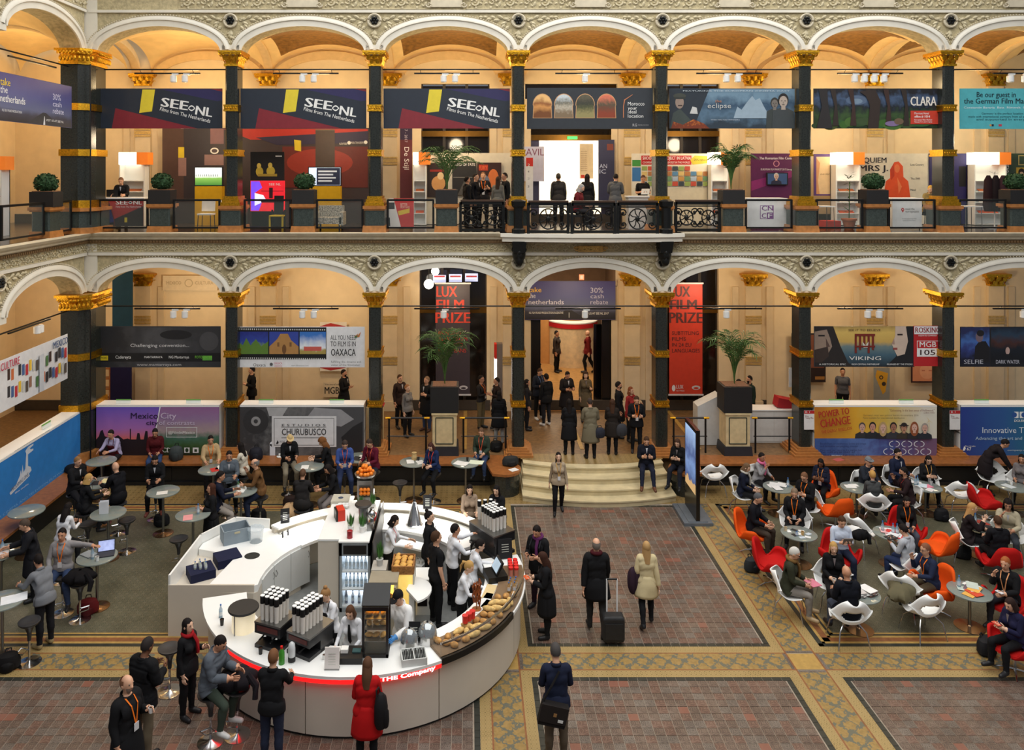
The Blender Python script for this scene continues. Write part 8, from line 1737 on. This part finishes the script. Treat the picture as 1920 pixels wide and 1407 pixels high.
# ---- walking and standing on the courtyard floor
person(1047,965,'walkb',0,'woman in beige cardigan with long black hair walking from the steps',1.65,'f',4,('long',HB),(164,146,122),'sweater',BK,BK,lan=(196,150,80))
_,h=person(1118,1185,'walk',178,'balding man in long black coat pulling the suitcase',1.86,'m',0,('bald',(120,112,104)),BK,'coat',(44,42,40),BK,scarf=(70,24,30),coat=.66,over=dict(uaL=(.2,.1,-1),faL=(.1,.25,-1)))
person(1212,1172,'walkb',178,'woman in cream trench coat with long blonde hair walking away',1.68,'f',4,('long',(176,140,92)),(206,190,148),'coat',BK,BK,coat=.62,over=dict(uaL=(.25,.1,-1),faL=(-.2,-.8,-.3)))
person(1043,1428,'phone',182,'man in navy sweater with black messenger bag seen from behind',1.8,'m',0,('short',(70,66,64)),NV,'sweater',(92,80,66),BK,lan=OR)
t=thing('messenger_bag','black messenger bag hanging at the back of the man in navy','bag',(P(1034,1428)[0],P(1043,1428)[1]-.22,.72),.06)
b=MB(); b.box((0,0,.17),(.42,.11,.32),ry=.25); part('body',b,cm((30,27,26),.8),t); b=MB(); b.box((0,-.062,.2),(.43,.02,.26),ry=.25); part('flap',b,cm((38,33,31),.8),t)
b=MB(); b.box((.02,-.076,.2),(.05,.006,.05),ry=.25); part('leather_patch',b,cm((150,112,70)),t); b=MB(); b.box((.1,-.076,.1),(.08,.006,.04),ry=.25); part('white_tag',b,cm((210,210,206)),t)
b=MB(); b.tube([(-.16,.0,.36),(-.02,.04,.56),(.12,.12,.74)],.018,5); part('strap',b,cm((26,24,24),.8),t)
person(688,1440,'phone',180,'woman in bright red coat with long brown hair at the bar front',1.66,'f',0,('long',(86,58,40)),(178,20,22),'coat',BK,BK,coat=.58)
bag((P(716,1440)[0],P(688,1440)[1]-.12,.72),1.2,(28,26,28),'black shoulder bag of the woman in red',(.24,.2,.5),'shoulder_bag','bag')
person(510,1436,'lean',176,'man in black hoodie and dark jeans leaning on the bar',1.76,'m',0,('short',(110,74,48)),(22,22,24),'sweater',(38,44,62),BK,over=dict(lean=6,tilt=0))
_,h=person(238,1496,'talk',65,'grey bearded man in black coat with orange lanyard holding a cup',1.8,'m',0,('bald',(130,90,66)),BK,'coat',DK,BK,lan=OR,beard=(140,120,106))
cup(tuple(h['L']+Vector((0,0,-.04))),'small white cup in the hand of the bearded man',WHT,.08)
person(268,1420,'phone',155,'man in black padded jacket and khaki trousers seen from behind',1.84,'m',3,('short',(44,38,36)),(20,20,22),'puffer',(106,94,76),BK)
person(352,1343,'talk',70,'woman with long black hair, black jacket and red scarf at the bar',1.64,'f',4,('long',HB),BK,'jacket',BK,BK,scarf=(150,24,30))
def on_stool(px,py,*a,**k):
    lab=a[2]; r,h=person(px,py,*a,seat=.79,**k); o=thing('bar_stool','black bar stool under the '+lab.split(' with ')[0].split(' at ')[0].split(' seen ')[0],'stool',(r.location.x,r.location.y,0),0,'black bar stools')
    for n,me in SP: link(n,me,o)
    return r,h
on_stool(395,1300,'stoolread',75,'man in grey quilted jacket on a stool at the bar',1.74,'m',1,('short',HB),(88,94,102),'puffer',(60,70,60),(210,210,206))
person(1010,1140,'phone',-35,'man with purple scarf and black jacket looking at his phone',1.78,'m',1,('short',HB),BK,'jacket',(40,26,34),BK,scarf=(90,40,84),straps=(40,40,44))
_,h=person(1025,1194,'phone',-95,'woman in long black coat holding an orange phone by the bar',1.68,'f',4,('long',(60,36,26)),BK,'coat',BK,BK,coat=.5)
held(mid(h)+Vector((-.05,0,.03)),(.09,.15,.012),(232,96,40),'orange phone held by the woman in the long coat','phone',.3)
# ---- bar staff
person(622,1268,'work',-40,'blonde helper with hair bun, white shirt and black apron',1.68,'f',4,('bun',(150,112,72)),WS,'shirt',BK,BK,apron=BK,z=.0)
person(662,1302,'work',-12,'woman in white shirt with black tie working at the front till',1.66,'f',4,('bob',(86,58,40)),WS,'shirt',BK,BK,tie=BK)
person(757,1288,'work',-35,'cook in white jacket and black cap with blue gloves',1.82,'m',0,('cap',BK,(80,60,46)),(232,232,230),'jacket',(150,132,104),BK,glove=(70,140,206),scarf=None,lan=None,tie=(232,232,230))
person(818,1172,'stand',120,'tall man in black T-shirt and black trousers inside the bar',1.9,'m',0,('short',HBR),BK,'shirt',BK,BK,sleeve=0)
person(805,1112,'stand',80,'woman in black suit with hair up inside the bar',1.78,'f',4,('bun',HB),BK,'jacket',BK,BK,coat=.8)
person(848,1140,'reach',110,'barman in white shirt reaching to the right coffee machine',1.76,'m',1,('short',HB),WS,'shirt',BK,BK,lan=(206,90,40))
person(886,1166,'work',95,'dark haired woman in white shirt at the black till',1.7,'f',4,('pony',HB),WS,'shirt',BK,BK)
person(866,1206,'work',75,'blonde woman in white shirt with a blue glove preparing food',1.64,'f',4,('pony',HBL),WS,'shirt',BK,BK,glove=(80,150,210))
person(728,1105,'work',80,'young woman with black hair and white shirt by the rear worktop',1.66,'f',4,('bob',HB),WS,'shirt',BK,BK,lan=(206,60,50))
on_stool(880,979,'stool',5,'woman with long dark hair and beige top behind the right machine',1.66,'f',4,('long',HB),(150,130,110),'sweater',BK,BK)
on_stool(934,981,'stool',-25,'woman with very long black hair right of the right machine',1.66,'f',4,('long',(22,18,18)),BK,'jacket',BK,BK)
# ---- left area
person(0,0,'sitlean',-10,'man in maroon vest and lilac shirt leaning over in the corner',1.76,'m',1,('short',HB),(168,160,190),'shirt',DK,BK,seat=.68,xy=(-10.45,-.36),apron=(80,20,26))
on_stool(140,928,'stool',70,'man in dark suit with sandy hair facing the bald man',1.78,'m',0,('short',(140,104,66)),BK,'jacket',DK,BK)
on_stool(158,962,'stool',130,'blonde woman in black between two men in dark suits',1.66,'f',4,('bob',HBL),BK,'jacket',BK,BK)
on_stool(222,943,'stool',-120,'bald man in black suit seen from behind',1.8,'m',0,('none',BK),(20,20,24),'jacket',BK,BK)
on_stool(118,1025,'stoolread',170,'woman in white shirt with long dark hair seen from behind',1.66,'f',1,('long',HB),(226,226,228),'shirt',BK,BK)
person(62,1124,'work',-60,'man in dark overcoat in profile at the left edge table',1.78,'m',0,('short',(80,66,56)),(30,30,34),'coat',BK,BK)
on_stool(118,1080,'stoolarm',8,'man in grey sweater reaching to the laptop with orange lanyard',1.78,'m',1,('short',HB),(140,136,136),'sweater',JN,BK,lan=OR)
person(84,1212,'lean',-120,'bearded man in grey sweater and dark trousers leaning left',1.76,'m',1,('short',HB),(116,118,122),'sweater',(26,26,30),(160,140,100),beard=HB)
person(0,0,'sitlap',15,'man in maroon sweater sitting on the ledge below the city billboard',1.76,'m',1,('short',HB),(80,22,26),'sweater',(50,70,110),BK,seat=.68,xy=(-9.25,-.4))
on_stool(292,918,'stoolread',15,'man in black reading papers at a high table',1.76,'m',1,('short',HB),BK,'jacket',BK,(120,60,50))
person(394,929,'lean',25,'man in beige jacket standing at the high table by the ledge',1.74,'m',1,('short',HB),(176,150,110),'jacket',DK,BK,lan=OR,over=dict(lean=10))
on_stool(457,893,'stool',-100,'woman in white cardigan with black hair facing the column',1.64,'f',1,('long',HB),(206,198,180),'sweater',BK,BK)
on_stool(430,913,'stool',15,'man in grey blue vest facing the camera at the crowded table',1.76,'m',1,('short',HB),(88,96,104),'jacket',BK,BK)
on_stool(488,932,'sitchin',-75,'grey haired man in brown sweater and jeans with glasses',1.78,'m',0,('bald',HG),(112,80,48),'sweater',(40,48,70),BK,glasses=True,over=dict(th=(.16,-.9,-.5),sh=(.02,.12,-1)))
on_stool(405,960,'stool',110,'man in navy jacket and grey trousers seen from behind',1.76,'m',1,('short',HB),(22,26,42),'jacket',(150,142,134),BK)
person(396,1036,'talk',-60,'woman in long black coat with dark hair at the pink leaflet table',1.66,'f',1,('long',(70,40,28)),BK,'coat',BK,(110,60,40),coat=.55)
on_stool(541,875,'stoolread',25,'man with beige flat cap and black jacket reading',1.76,'m',1,('hat',(196,170,120),HG),BK,'jacket',(140,130,110),BK)
on_stool(616,882,'stoolread',-80,'woman with long curly brown hair facing the flat cap',1.68,'f',4,('curly',(120,76,40)),BK,'jacket',BK,BK)
on_stool(646,888,'stoolread',12,'man in blue sweater looking down at his phone',1.8,'m',0,('short',(60,50,46)),(62,84,146),'sweater',(44,54,84),BK,lan=(206,90,60))
on_stool(699,885,'stoolread',-25,'man in maroon sweater reading a brochure',1.78,'m',0,('short',(60,46,38)),(92,22,42),'sweater',(40,46,60),BK,lan=(206,90,60))
on_stool(566,955,'stool',180,'brown haired person in black jacket seen from behind with beige coat',1.7,'m',0,('short',(90,64,46)),(36,34,34),'jacket',BK,BK)
on_stool(627,936,'stoolread',-60,'person in black coat with grey skirt bending over papers',1.68,'f',1,('bob',HB),BK,'jacket',(120,112,110),BK)
on_stool(813,888,'stoolread',-25,'woman in dark blue jacket with red lanyard and grey bag',1.66,'f',4,('bob',(70,40,34)),(30,44,80),'jacket',BK,BK,lan=(206,70,50))
person(0,0,'sitlap',-15,'man in dark green jacket sitting on the ledge with a badge',1.8,'m',0,('short',(100,74,54)),(50,62,50),'jacket',JN,BK,lan=(206,90,60),seat=.68,xy=(.38,-.42))
# ---- entrance and lower gallery
G=ZG
person(1067,853,'talk',178,'woman in black coat with dark hair seen from behind at the top of the steps',1.68,'f',4,('long',HB),BK,'coat',BK,BK,z=G,coat=.5)
person(1107,860,'phone',182,'man in grey green trench coat seen from behind at the top of the steps',1.78,'m',1,('short',(60,50,44)),(112,104,84),'coat',BK,BK,z=G,coat=.5)
person(1148,853,'fold',170,'woman in dark jacket with brown sleeve and grey bag seen from behind',1.68,'f',4,('long',(70,46,32)),(40,34,30),'coat',BK,BK,z=G,coat=.6)
bag((P(1164,853,G)[0],P(1148,853,G)[1]-.15,G+.62),.2,(60,60,64),'grey patterned shoulder bag of the woman at the steps',(.34,.16,.36),'shoulder_bag','bag')
bag((P(1124,860,G)[0],P(1107,860,G)[1]-.12,G+.66),.2,(44,46,56),'dark shoulder bag of the man in the trench coat',(.3,.16,.3),'shoulder_bag','bag')
person(1193,848,'phone',-5,'man in black with orange lanyard looking at his phone by the column',1.74,'m',0,('short',HBR),BK,'jacket',BK,BK,z=G,lan=OR)
person(1183,828,'talk',40,'person in red and navy jacket with wavy hair by the column',1.72,'f',0,('bob',(120,66,36)),(140,40,40),'jacket',BK,BK,z=G)
person(1160,820,'stand',80,'bearded man in long black coat in profile near the column',1.78,'m',1,('short',HB),BK,'coat',BK,BK,z=G,beard=HB)
person(1098,790,'talk',0,'woman in khaki coat with a shoulder bag facing the camera',1.68,'f',4,('curly',(60,40,30)),(92,80,60),'coat',BK,BK,z=G)
person(1062,792,'phone',20,'man in dark overcoat facing the camera in the doorway',1.76,'m',1,('short',HB),(34,30,30),'coat',BK,BK,z=G)
person(1024,798,'stand',-150,'man in black jacket with white trainers, rightmost of three by the column',1.74,'m',1,('short',HB),BK,'jacket',(34,34,38),(220,220,220),z=G)
person(1010,786,'phone',30,'man in dark navy with a badge, middle of three by the column',1.78,'m',0,('short',HBR),(30,34,44),'jacket',BK,(210,210,210),z=G,lan=(90,110,150))
person(988,806,'stand',90,'woman in dark jacket half hidden behind the entrance column',1.66,'f',1,('long',HB),DK,'jacket',BK,BK,z=G)
person(936,834,'stand',170,'woman in black padded coat and pale jeans seen from behind',1.68,'f',4,('bob',HB),BK,'puffer',(150,152,150),BK,z=G,coat=.6)
person(931,806,'talk',-70,'person in dark jacket gesturing beside the glowing pillar',1.72,'m',1,('short',HB),(40,30,28),'jacket',BK,BK,z=G)
person(902,804,'fold',60,'man in dark shirt and khaki trousers with orange lanyard and glasses',1.76,'m',1,('short',HB),(40,38,38),'shirt',(110,98,70),BK,z=G,lan=OR,glasses=True)
person(800,808,'talk',-40,'man with fair hair, black coat and jeans by the dark prize banner',1.78,'m',0,('short',(130,104,80)),BK,'coat',JN,(70,40,30),z=G)
person(764,818,'stand',50,'person in grey top and black trousers beside the brown jacket',1.66,'f',4,('short',(150,104,70)),(120,116,112),'sweater',BK,BK,z=G)
person(750,802,'stand',40,'man in dark brown jacket behind the person in grey',1.76,'m',0,('short',HBR),(50,36,32),'jacket',BK,BK,z=G)
person(645,790,'fold',70,'man in black coat holding a white paper behind the studio counter',1.76,'m',1,('short',HB),BK,'coat',BK,BK,z=G,beard=HB)
person(472,786,'talk',-60,'man in black jacket and white shirt half hidden behind the column',1.8,'m',0,('short',HB),BK,'jacket',BK,BK,z=G)
person(444,790,'stand',60,'woman in dark clothes facing him behind the column',1.68,'f',1,('bob',(90,40,30)),(44,30,30),'jacket',BK,BK,z=G)
person(0,0,'sitlean',20,'person with dark hair bent low behind the purple city counter',1.7,'m',1,('short',HB),BK,'jacket',BK,BK,z=G,seat=.46,xy=(-10.4,1.1))
person(0,0,'sitlap',10,'person with dark hair barely showing behind the studio counter',1.6,'f',1,('bob',HB),BK,'jacket',BK,BK,z=G,seat=.4,xy=(-5.5,1.0))
person(0,0,'sitphone',-8,'man in dark suit with phone sitting beside the steps',1.78,'m',0,('short',HBR),(24,26,36),'jacket',(30,34,50),(96,56,34),seat=.68,xy=(5.05,-1.12),over=dict(sh=(.05,-.5,-1)))
person(0,0,'sitphone',-30,'woman in black leather jacket with brown hair sitting right of the steps',1.7,'f',4,('long',(70,48,36)),(22,22,24),'jacket',(34,36,46),BK,seat=.68,xy=(5.95,-1.2),over=dict(sh=(.05,-.3,-1)))
person(1405,806,'stand',-70,'man in dark green sweater behind the right palm plinth',1.78,'m',1,('short',HB),(30,44,36),'sweater',BK,BK,z=G,beard=HB)
person(1386,806,'stand',60,'dark haired person mostly hidden behind the right palm',1.66,'f',1,('long',HB),BK,'jacket',BK,BK,z=G)
person(1580,788,'stand',-20,'man in grey T-shirt carrying a black jacket behind the yellow counter',1.78,'m',1,('short',HB),(90,92,98),'shirt',BK,BK,z=G,sleeve=0)
person(1102,700,'walk',-110,'bald man in red and black jacket walking in the lobby',1.8,'m',0,('none',HB),(110,30,28),'jacket',BK,BK,z=G)
person(1044,698,'stand',60,'dark figure standing behind the lobby desk',1.76,'m',1,('short',HB),(60,52,48),'jacket',BK,BK,z=G)
# ---- right area: seated on low chairs
def on_chair(px,py,kind,*a,**k):
    lab=a[2]; r,h=person(px,py,*a,seat=.47,**k); short=lab.split(' with ')[0].split(' at ')[0].split(' seen ')[0]; px_,py_=px,py
    x,y=r.location.x,r.location.y; rz=math.degrees(r.rotation_euler.z)
    if kind=='shell': o=shell(0,0,rz,'white shell chair under the '+short,xy=(x,y))
    else: o=swan(px,py,rz,kind,'%s tub chair under the %s'%(kind,short)); o.location=(x,y,0)
    return r,h
on_chair(1392,930,'shell','sitlap',55,'woman with grey scarf and navy jacket',1.66,'f',4,('bob',(110,84,60)),(26,30,46),'jacket',BK,BK,scarf=(190,184,172))
on_chair(1422,908,'shell','sitchin',30,'woman in grey with pink scarf',1.66,'f',2,('short',HB),(150,148,148),'sweater',BK,BK,scarf=(220,110,150))
on_chair(1512,953,'shell','sitphone',-50,'man with glasses and orange lanyard in black',1.76,'m',0,('short',(120,84,60)),BK,'jacket',BK,BK,lan=OR,glasses=True)
on_chair(1541,920,'orange','sitphone',-40,'woman in navy hooded jacket with black hair',1.66,'f',3,('bob',HB),(28,32,50),'puffer',BK,BK,lan=(206,130,60))
on_chair(1412,998,'orange','sitlap',50,'grey haired man in dark suit with pale shirt',1.8,'m',0,('short',(90,90,92)),(22,22,28),'jacket',(60,50,42),BK)
on_chair(1490,986,'shell','sitlap',-25,'stout man in black leather jacket with orange lanyard',1.78,'m',0,('short',(130,110,90)),(26,26,28),'jacket',BK,BK,lan=OR,beard=(130,100,80))
_,h=on_chair(1575,1043,'red','sitphone',-5,'man in pale blue shirt with a grey tablet',1.76,'m',0,('short',HBR),(196,206,222),'shirt',(34,40,60),BK)
held(mid(h)+Vector((0,-.03,.06)),(.2,.02,.15),(120,110,104),'grey tablet held by the man in pale blue','tablet',0,.4)
_,h=on_chair(1562,1098,'shell','cross',-15,'laughing blonde woman in black with a coffee cup',1.7,'f',4,('bob',HBL),(20,20,22),'jacket',BK,BK)
cup(tuple(h['R']+Vector((0,0,-.03))),'white coffee cup in the hand of the laughing blonde woman')
_,h=on_chair(1478,1112,'shell','sitlap',65,'white haired man in olive jacket with beige boots',1.78,'m',0,('short',HW),(52,54,40),'jacket',(130,124,116),(176,150,112),glasses=True,scarf=(120,90,50))
held(mid(h)+Vector((.06,0,.03)),(.22,.28,.012),(206,120,140),'pink magazine held by the white haired man','magazine',.3)
on_chair(1590,1160,'shell','sit',178,'bald man in navy coat seen from behind',1.8,'m',1,('none',HB),(18,20,28),'coat',(70,76,90),BK)
on_chair(1622,919,'shell','sitchin',15,'man with grey flat cap in dark jacket',1.74,'m',0,('hat',(120,122,124),HG),(40,44,52),'jacket',BK,BK)
on_chair(1637,952,'shell','sit',165,'person with fair hair in grey sweater seen from behind',1.7,'f',4,('short',(190,146,80)),(70,72,72),'sweater',(60,60,62),BK)
on_chair(1680,908,'shell','sit',20,'bearded man in navy jacket left of the bottle table',1.82,'m',0,('short',HB),(28,34,56),'jacket',BK,BK,beard=HB)
on_chair(1704,946,'shell','sitchin',-100,'bearded man in dark maroon leaning left',1.76,'m',1,('short',HB),(44,30,32),'sweater',BK,BK,beard=HB,lan=(120,30,30))
_,h=on_chair(1738,914,'shell','sitphone',-10,'woman with glasses and dark hair holding a phone',1.68,'f',4,('long',HB),BK,'jacket',BK,BK,lan=(206,150,80),glasses=True)
held(mid(h)+Vector((0,-.02,.04)),(.08,.012,.13),(30,30,32),'black phone held by the woman with glasses','phone')
person(1850,926,'bend',70,'man in long dark coat bending over an empty red chair',1.78,'m',1,('short',HB),(30,24,26),'coat',(46,40,40),BK)
on_chair(1916,915,'shell','sit',-40,'person in striped top at the right edge',1.7,'f',1,('bob',HB),(110,104,104),'sweater',BK,BK)
on_chair(1698,998,'red','sitlap',-15,'woman with long dark hair and orange lanyard in black',1.66,'f',1,('long',HB),BK,'jacket',(70,76,88),BK,lan=OR)
_,h=on_chair(1703,1066,'shell','sitphone',-150,'person in pale grey hoodie with dark hair',1.7,'m',0,('short',HB),(176,180,186),'sweater',(40,52,84),BK)
held(mid(h)+Vector((0,0,.05)),(.25,.18,.012),(40,44,50),'black tablet held by the person in the grey hoodie','tablet',.4)
on_chair(1745,1105,'orange','sitchin',-80,'man in navy sweater with brown trousers and glasses',1.76,'m',0,('short',(130,84,60)),(34,42,66),'sweater',(84,72,54),BK,glasses=True,lan=OR)
on_chair(1812,1015,'shell','sitchin',65,'woman with long blonde hair and dark brown coat',1.68,'f',4,('long',(190,146,92)),(36,28,30),'coat',BK,BK)
on_chair(1890,1010,'shell','sitchin',-35,'man in cream vest and glasses with dark curly hair',1.76,'m',1,('curly',HB),(176,166,140),'jacket',(60,64,70),BK,glasses=True)
on_chair(1873,1050,'red','sit',172,'person in black jacket seen from behind at the tablet table',1.74,'m',0,('short',HBR),(20,20,24),'jacket',BK,BK)
_,h=on_chair(1890,1132,'red','sitchin',-55,'red haired man in black jacket with phone and lanyard',1.78,'m',0,('short',(160,90,48)),BK,'jacket',(44,44,50),BK,lan=(226,160,110))
held(h['L']+Vector((0,0,.05)),(.08,.14,.012),(206,206,210),'white phone in the hand of the red haired man','phone',.3)
_,h=on_chair(1903,1213,'red','sitphone',-75,'woman in navy jacket with dark bob at the bottom right',1.68,'f',4,('bob',(50,34,30)),(30,30,58),'jacket',BK,BK)
held(mid(h)+Vector((-.03,0,.04)),(.08,.15,.012),(200,80,60),'red phone held by the woman at the bottom right','phone',.2)
# ---- clothes lying on chairs, stools and arms
def heap(loc,rz,c,lab,s,cat='coat'):
    t=thing(cat,lab,cat,loc,rz); b=MB(); r=random.Random(c[0])
    def fn(u,v):
        a=2*PI*u; q=math.sin(PI*(.03+.94*v)); k=1+.16*math.sin(5*a+3*v)+.08*math.sin(11*a); return (s[0]*q*k*math.cos(a),s[1]*q*k*math.sin(a),s[2]*(1-math.cos(PI*v))/2+.0)
    b.grid(fn,24,9); part('cloth',b,cm(c,.9),t,True)
    b=MB(); b.tube([(s[0]*.5,-s[1]*.4,s[2]*.8),(s[0]*.95,-s[1]*.7,s[2]*.3),(s[0]*.9,-s[1]*1.0,-s[2]*.3)],[.06,.06,.045],8); part('sleeve',b,cm(c,.9),t,True); return t
heap((*P(1690,1112,.6)[:2],.5),.9,(96,90,68),'olive parka thrown over a white chair',(.46,.24,.3)); heap((*P(445,1290,.8)[:2],.8),.3,(30,26,30),'dark coat draped over the empty bar stool',(.3,.24,.3)); heap((*P(150,1092,.8)[:2],.8),.1,(18,16,18),'black coat piled on the stool by the laptop table',(.3,.25,.25)); heap((*P(1612,1002,.7)[:2],.56),.4,(24,24,26),'black bag hung on the tilted white chair',(.2,.12,.25),'bag'); heap((*P(545,955,.75)[:2],.5),.1,(190,156,116),'beige coat with a hat lying beside the stool',(.22,.2,.4))
heap((P(1188,1172)[0],P(1212,1172)[1],.62),.4,(52,36,48),'dark plum scarf bundle carried by the woman in the trench coat',(.12,.1,.55),'scarf')
# ---- upper gallery
U=ZU
def upx(px,Y): return ((px-CX)*(D+Y)/F,Y)
person(0,0,'work',5,'man in black jacket behind the red film desk',1.66,'m',0,('short',(120,84,60)),BK,'jacket',BK,BK,z=U,xy=upx(230,1.7))
t=thing('laptop','open black laptop on the red film desk','laptop',(*upx(212,1.3),W(182,373,.9)[1]+.05),.2); b=MB(); b.box((0,0,.01),(.34,.22,.02)); part('keyboard',b,m_black,t); b=MB(); b.box((0,-.11,.12),(.34,.02,.22)); part('lid',b,m_black,t)
person(0,0,'talk',60,'man in dark suit and white shirt in the upstairs group',1.76,'m',0,('short',HB),(22,22,26),'jacket',BK,BK,z=U,xy=upx(892,1.9))
person(0,0,'talk',0,'man with orange lanyard facing the camera in the upstairs group',1.8,'m',0,('short',(120,84,60)),DK,'jacket',BK,BK,z=U,xy=upx(906,2.6),lan=OR)
person(0,0,'stand',160,'woman in striped grey top in the upstairs group',1.66,'f',1,('long',(60,44,34)),(110,108,100),'sweater',BK,BK,z=U,xy=upx(934,1.4))
person(0,0,'stand',-60,'man in black jacket, rightmost in the upstairs group',1.78,'m',1,('short',HB),BK,'jacket',BK,BK,z=U,xy=upx(946,2.0))
person(0,0,'stand',110,'person in black seen from behind, leftmost in the upstairs group',1.66,'m',1,('short',HB),BK,'jacket',BK,BK,z=U,xy=upx(876,1.6))
person(0,0,'stand',180,'man in grey black jacket seen from behind in the bright doorway',1.76,'m',1,('short',(60,56,52)),(50,48,48),'jacket',BK,BK,z=U,xy=upx(1047,2.6))
person(0,0,'stand',175,'woman in black coat with long hair seen from behind in the bright doorway',1.74,'f',1,('long',HB),BK,'coat',BK,BK,z=U,xy=upx(1101,2.4))
person(0,0,'phone',160,'man in grey jacket seen from behind right of the bright doorway',1.76,'m',1,('short',HB),(88,88,88),'jacket',BK,BK,z=U,xy=upx(1154,1.6))
_,h=person(0,0,'phone',0,'man in black reading a paper behind the upstairs white desk',1.72,'m',1,('short',(90,60,44)),BK,'shirt',BK,BK,z=U,xy=upx(1205,2.15),sleeve=0)
held(mid(h)+Vector((0,-.05,.0)),(.26,.02,.2),(226,224,218),'white paper read by the man at the upstairs desk','paper',0,.5)
person(0,0,'sitlap',60,'grey haired bearded person in dark red sitting on the balcony',1.72,'m',0,('bob',(150,146,140)),(96,24,30),'sweater',DK,BK,z=U,xy=upx(1083,.5),seat=.5,beard=(170,164,156))
low_chair((*upx(1083,.5),U),R(60),(40,40,42),(40,40,42),'dark chair under the grey haired person on the balcony')
person(0,0,'sitlap',-10,'fair haired person sitting behind the right upper glass rail',1.7,'f',4,('short',(214,170,80)),(150,130,80),'jacket',DK,BK,z=U,xy=upx(1742,1.3),seat=.46)
low_chair((*upx(1742,1.3),U),R(-10),(40,40,42),(40,40,42),'dark chair under the fair haired person upstairs')
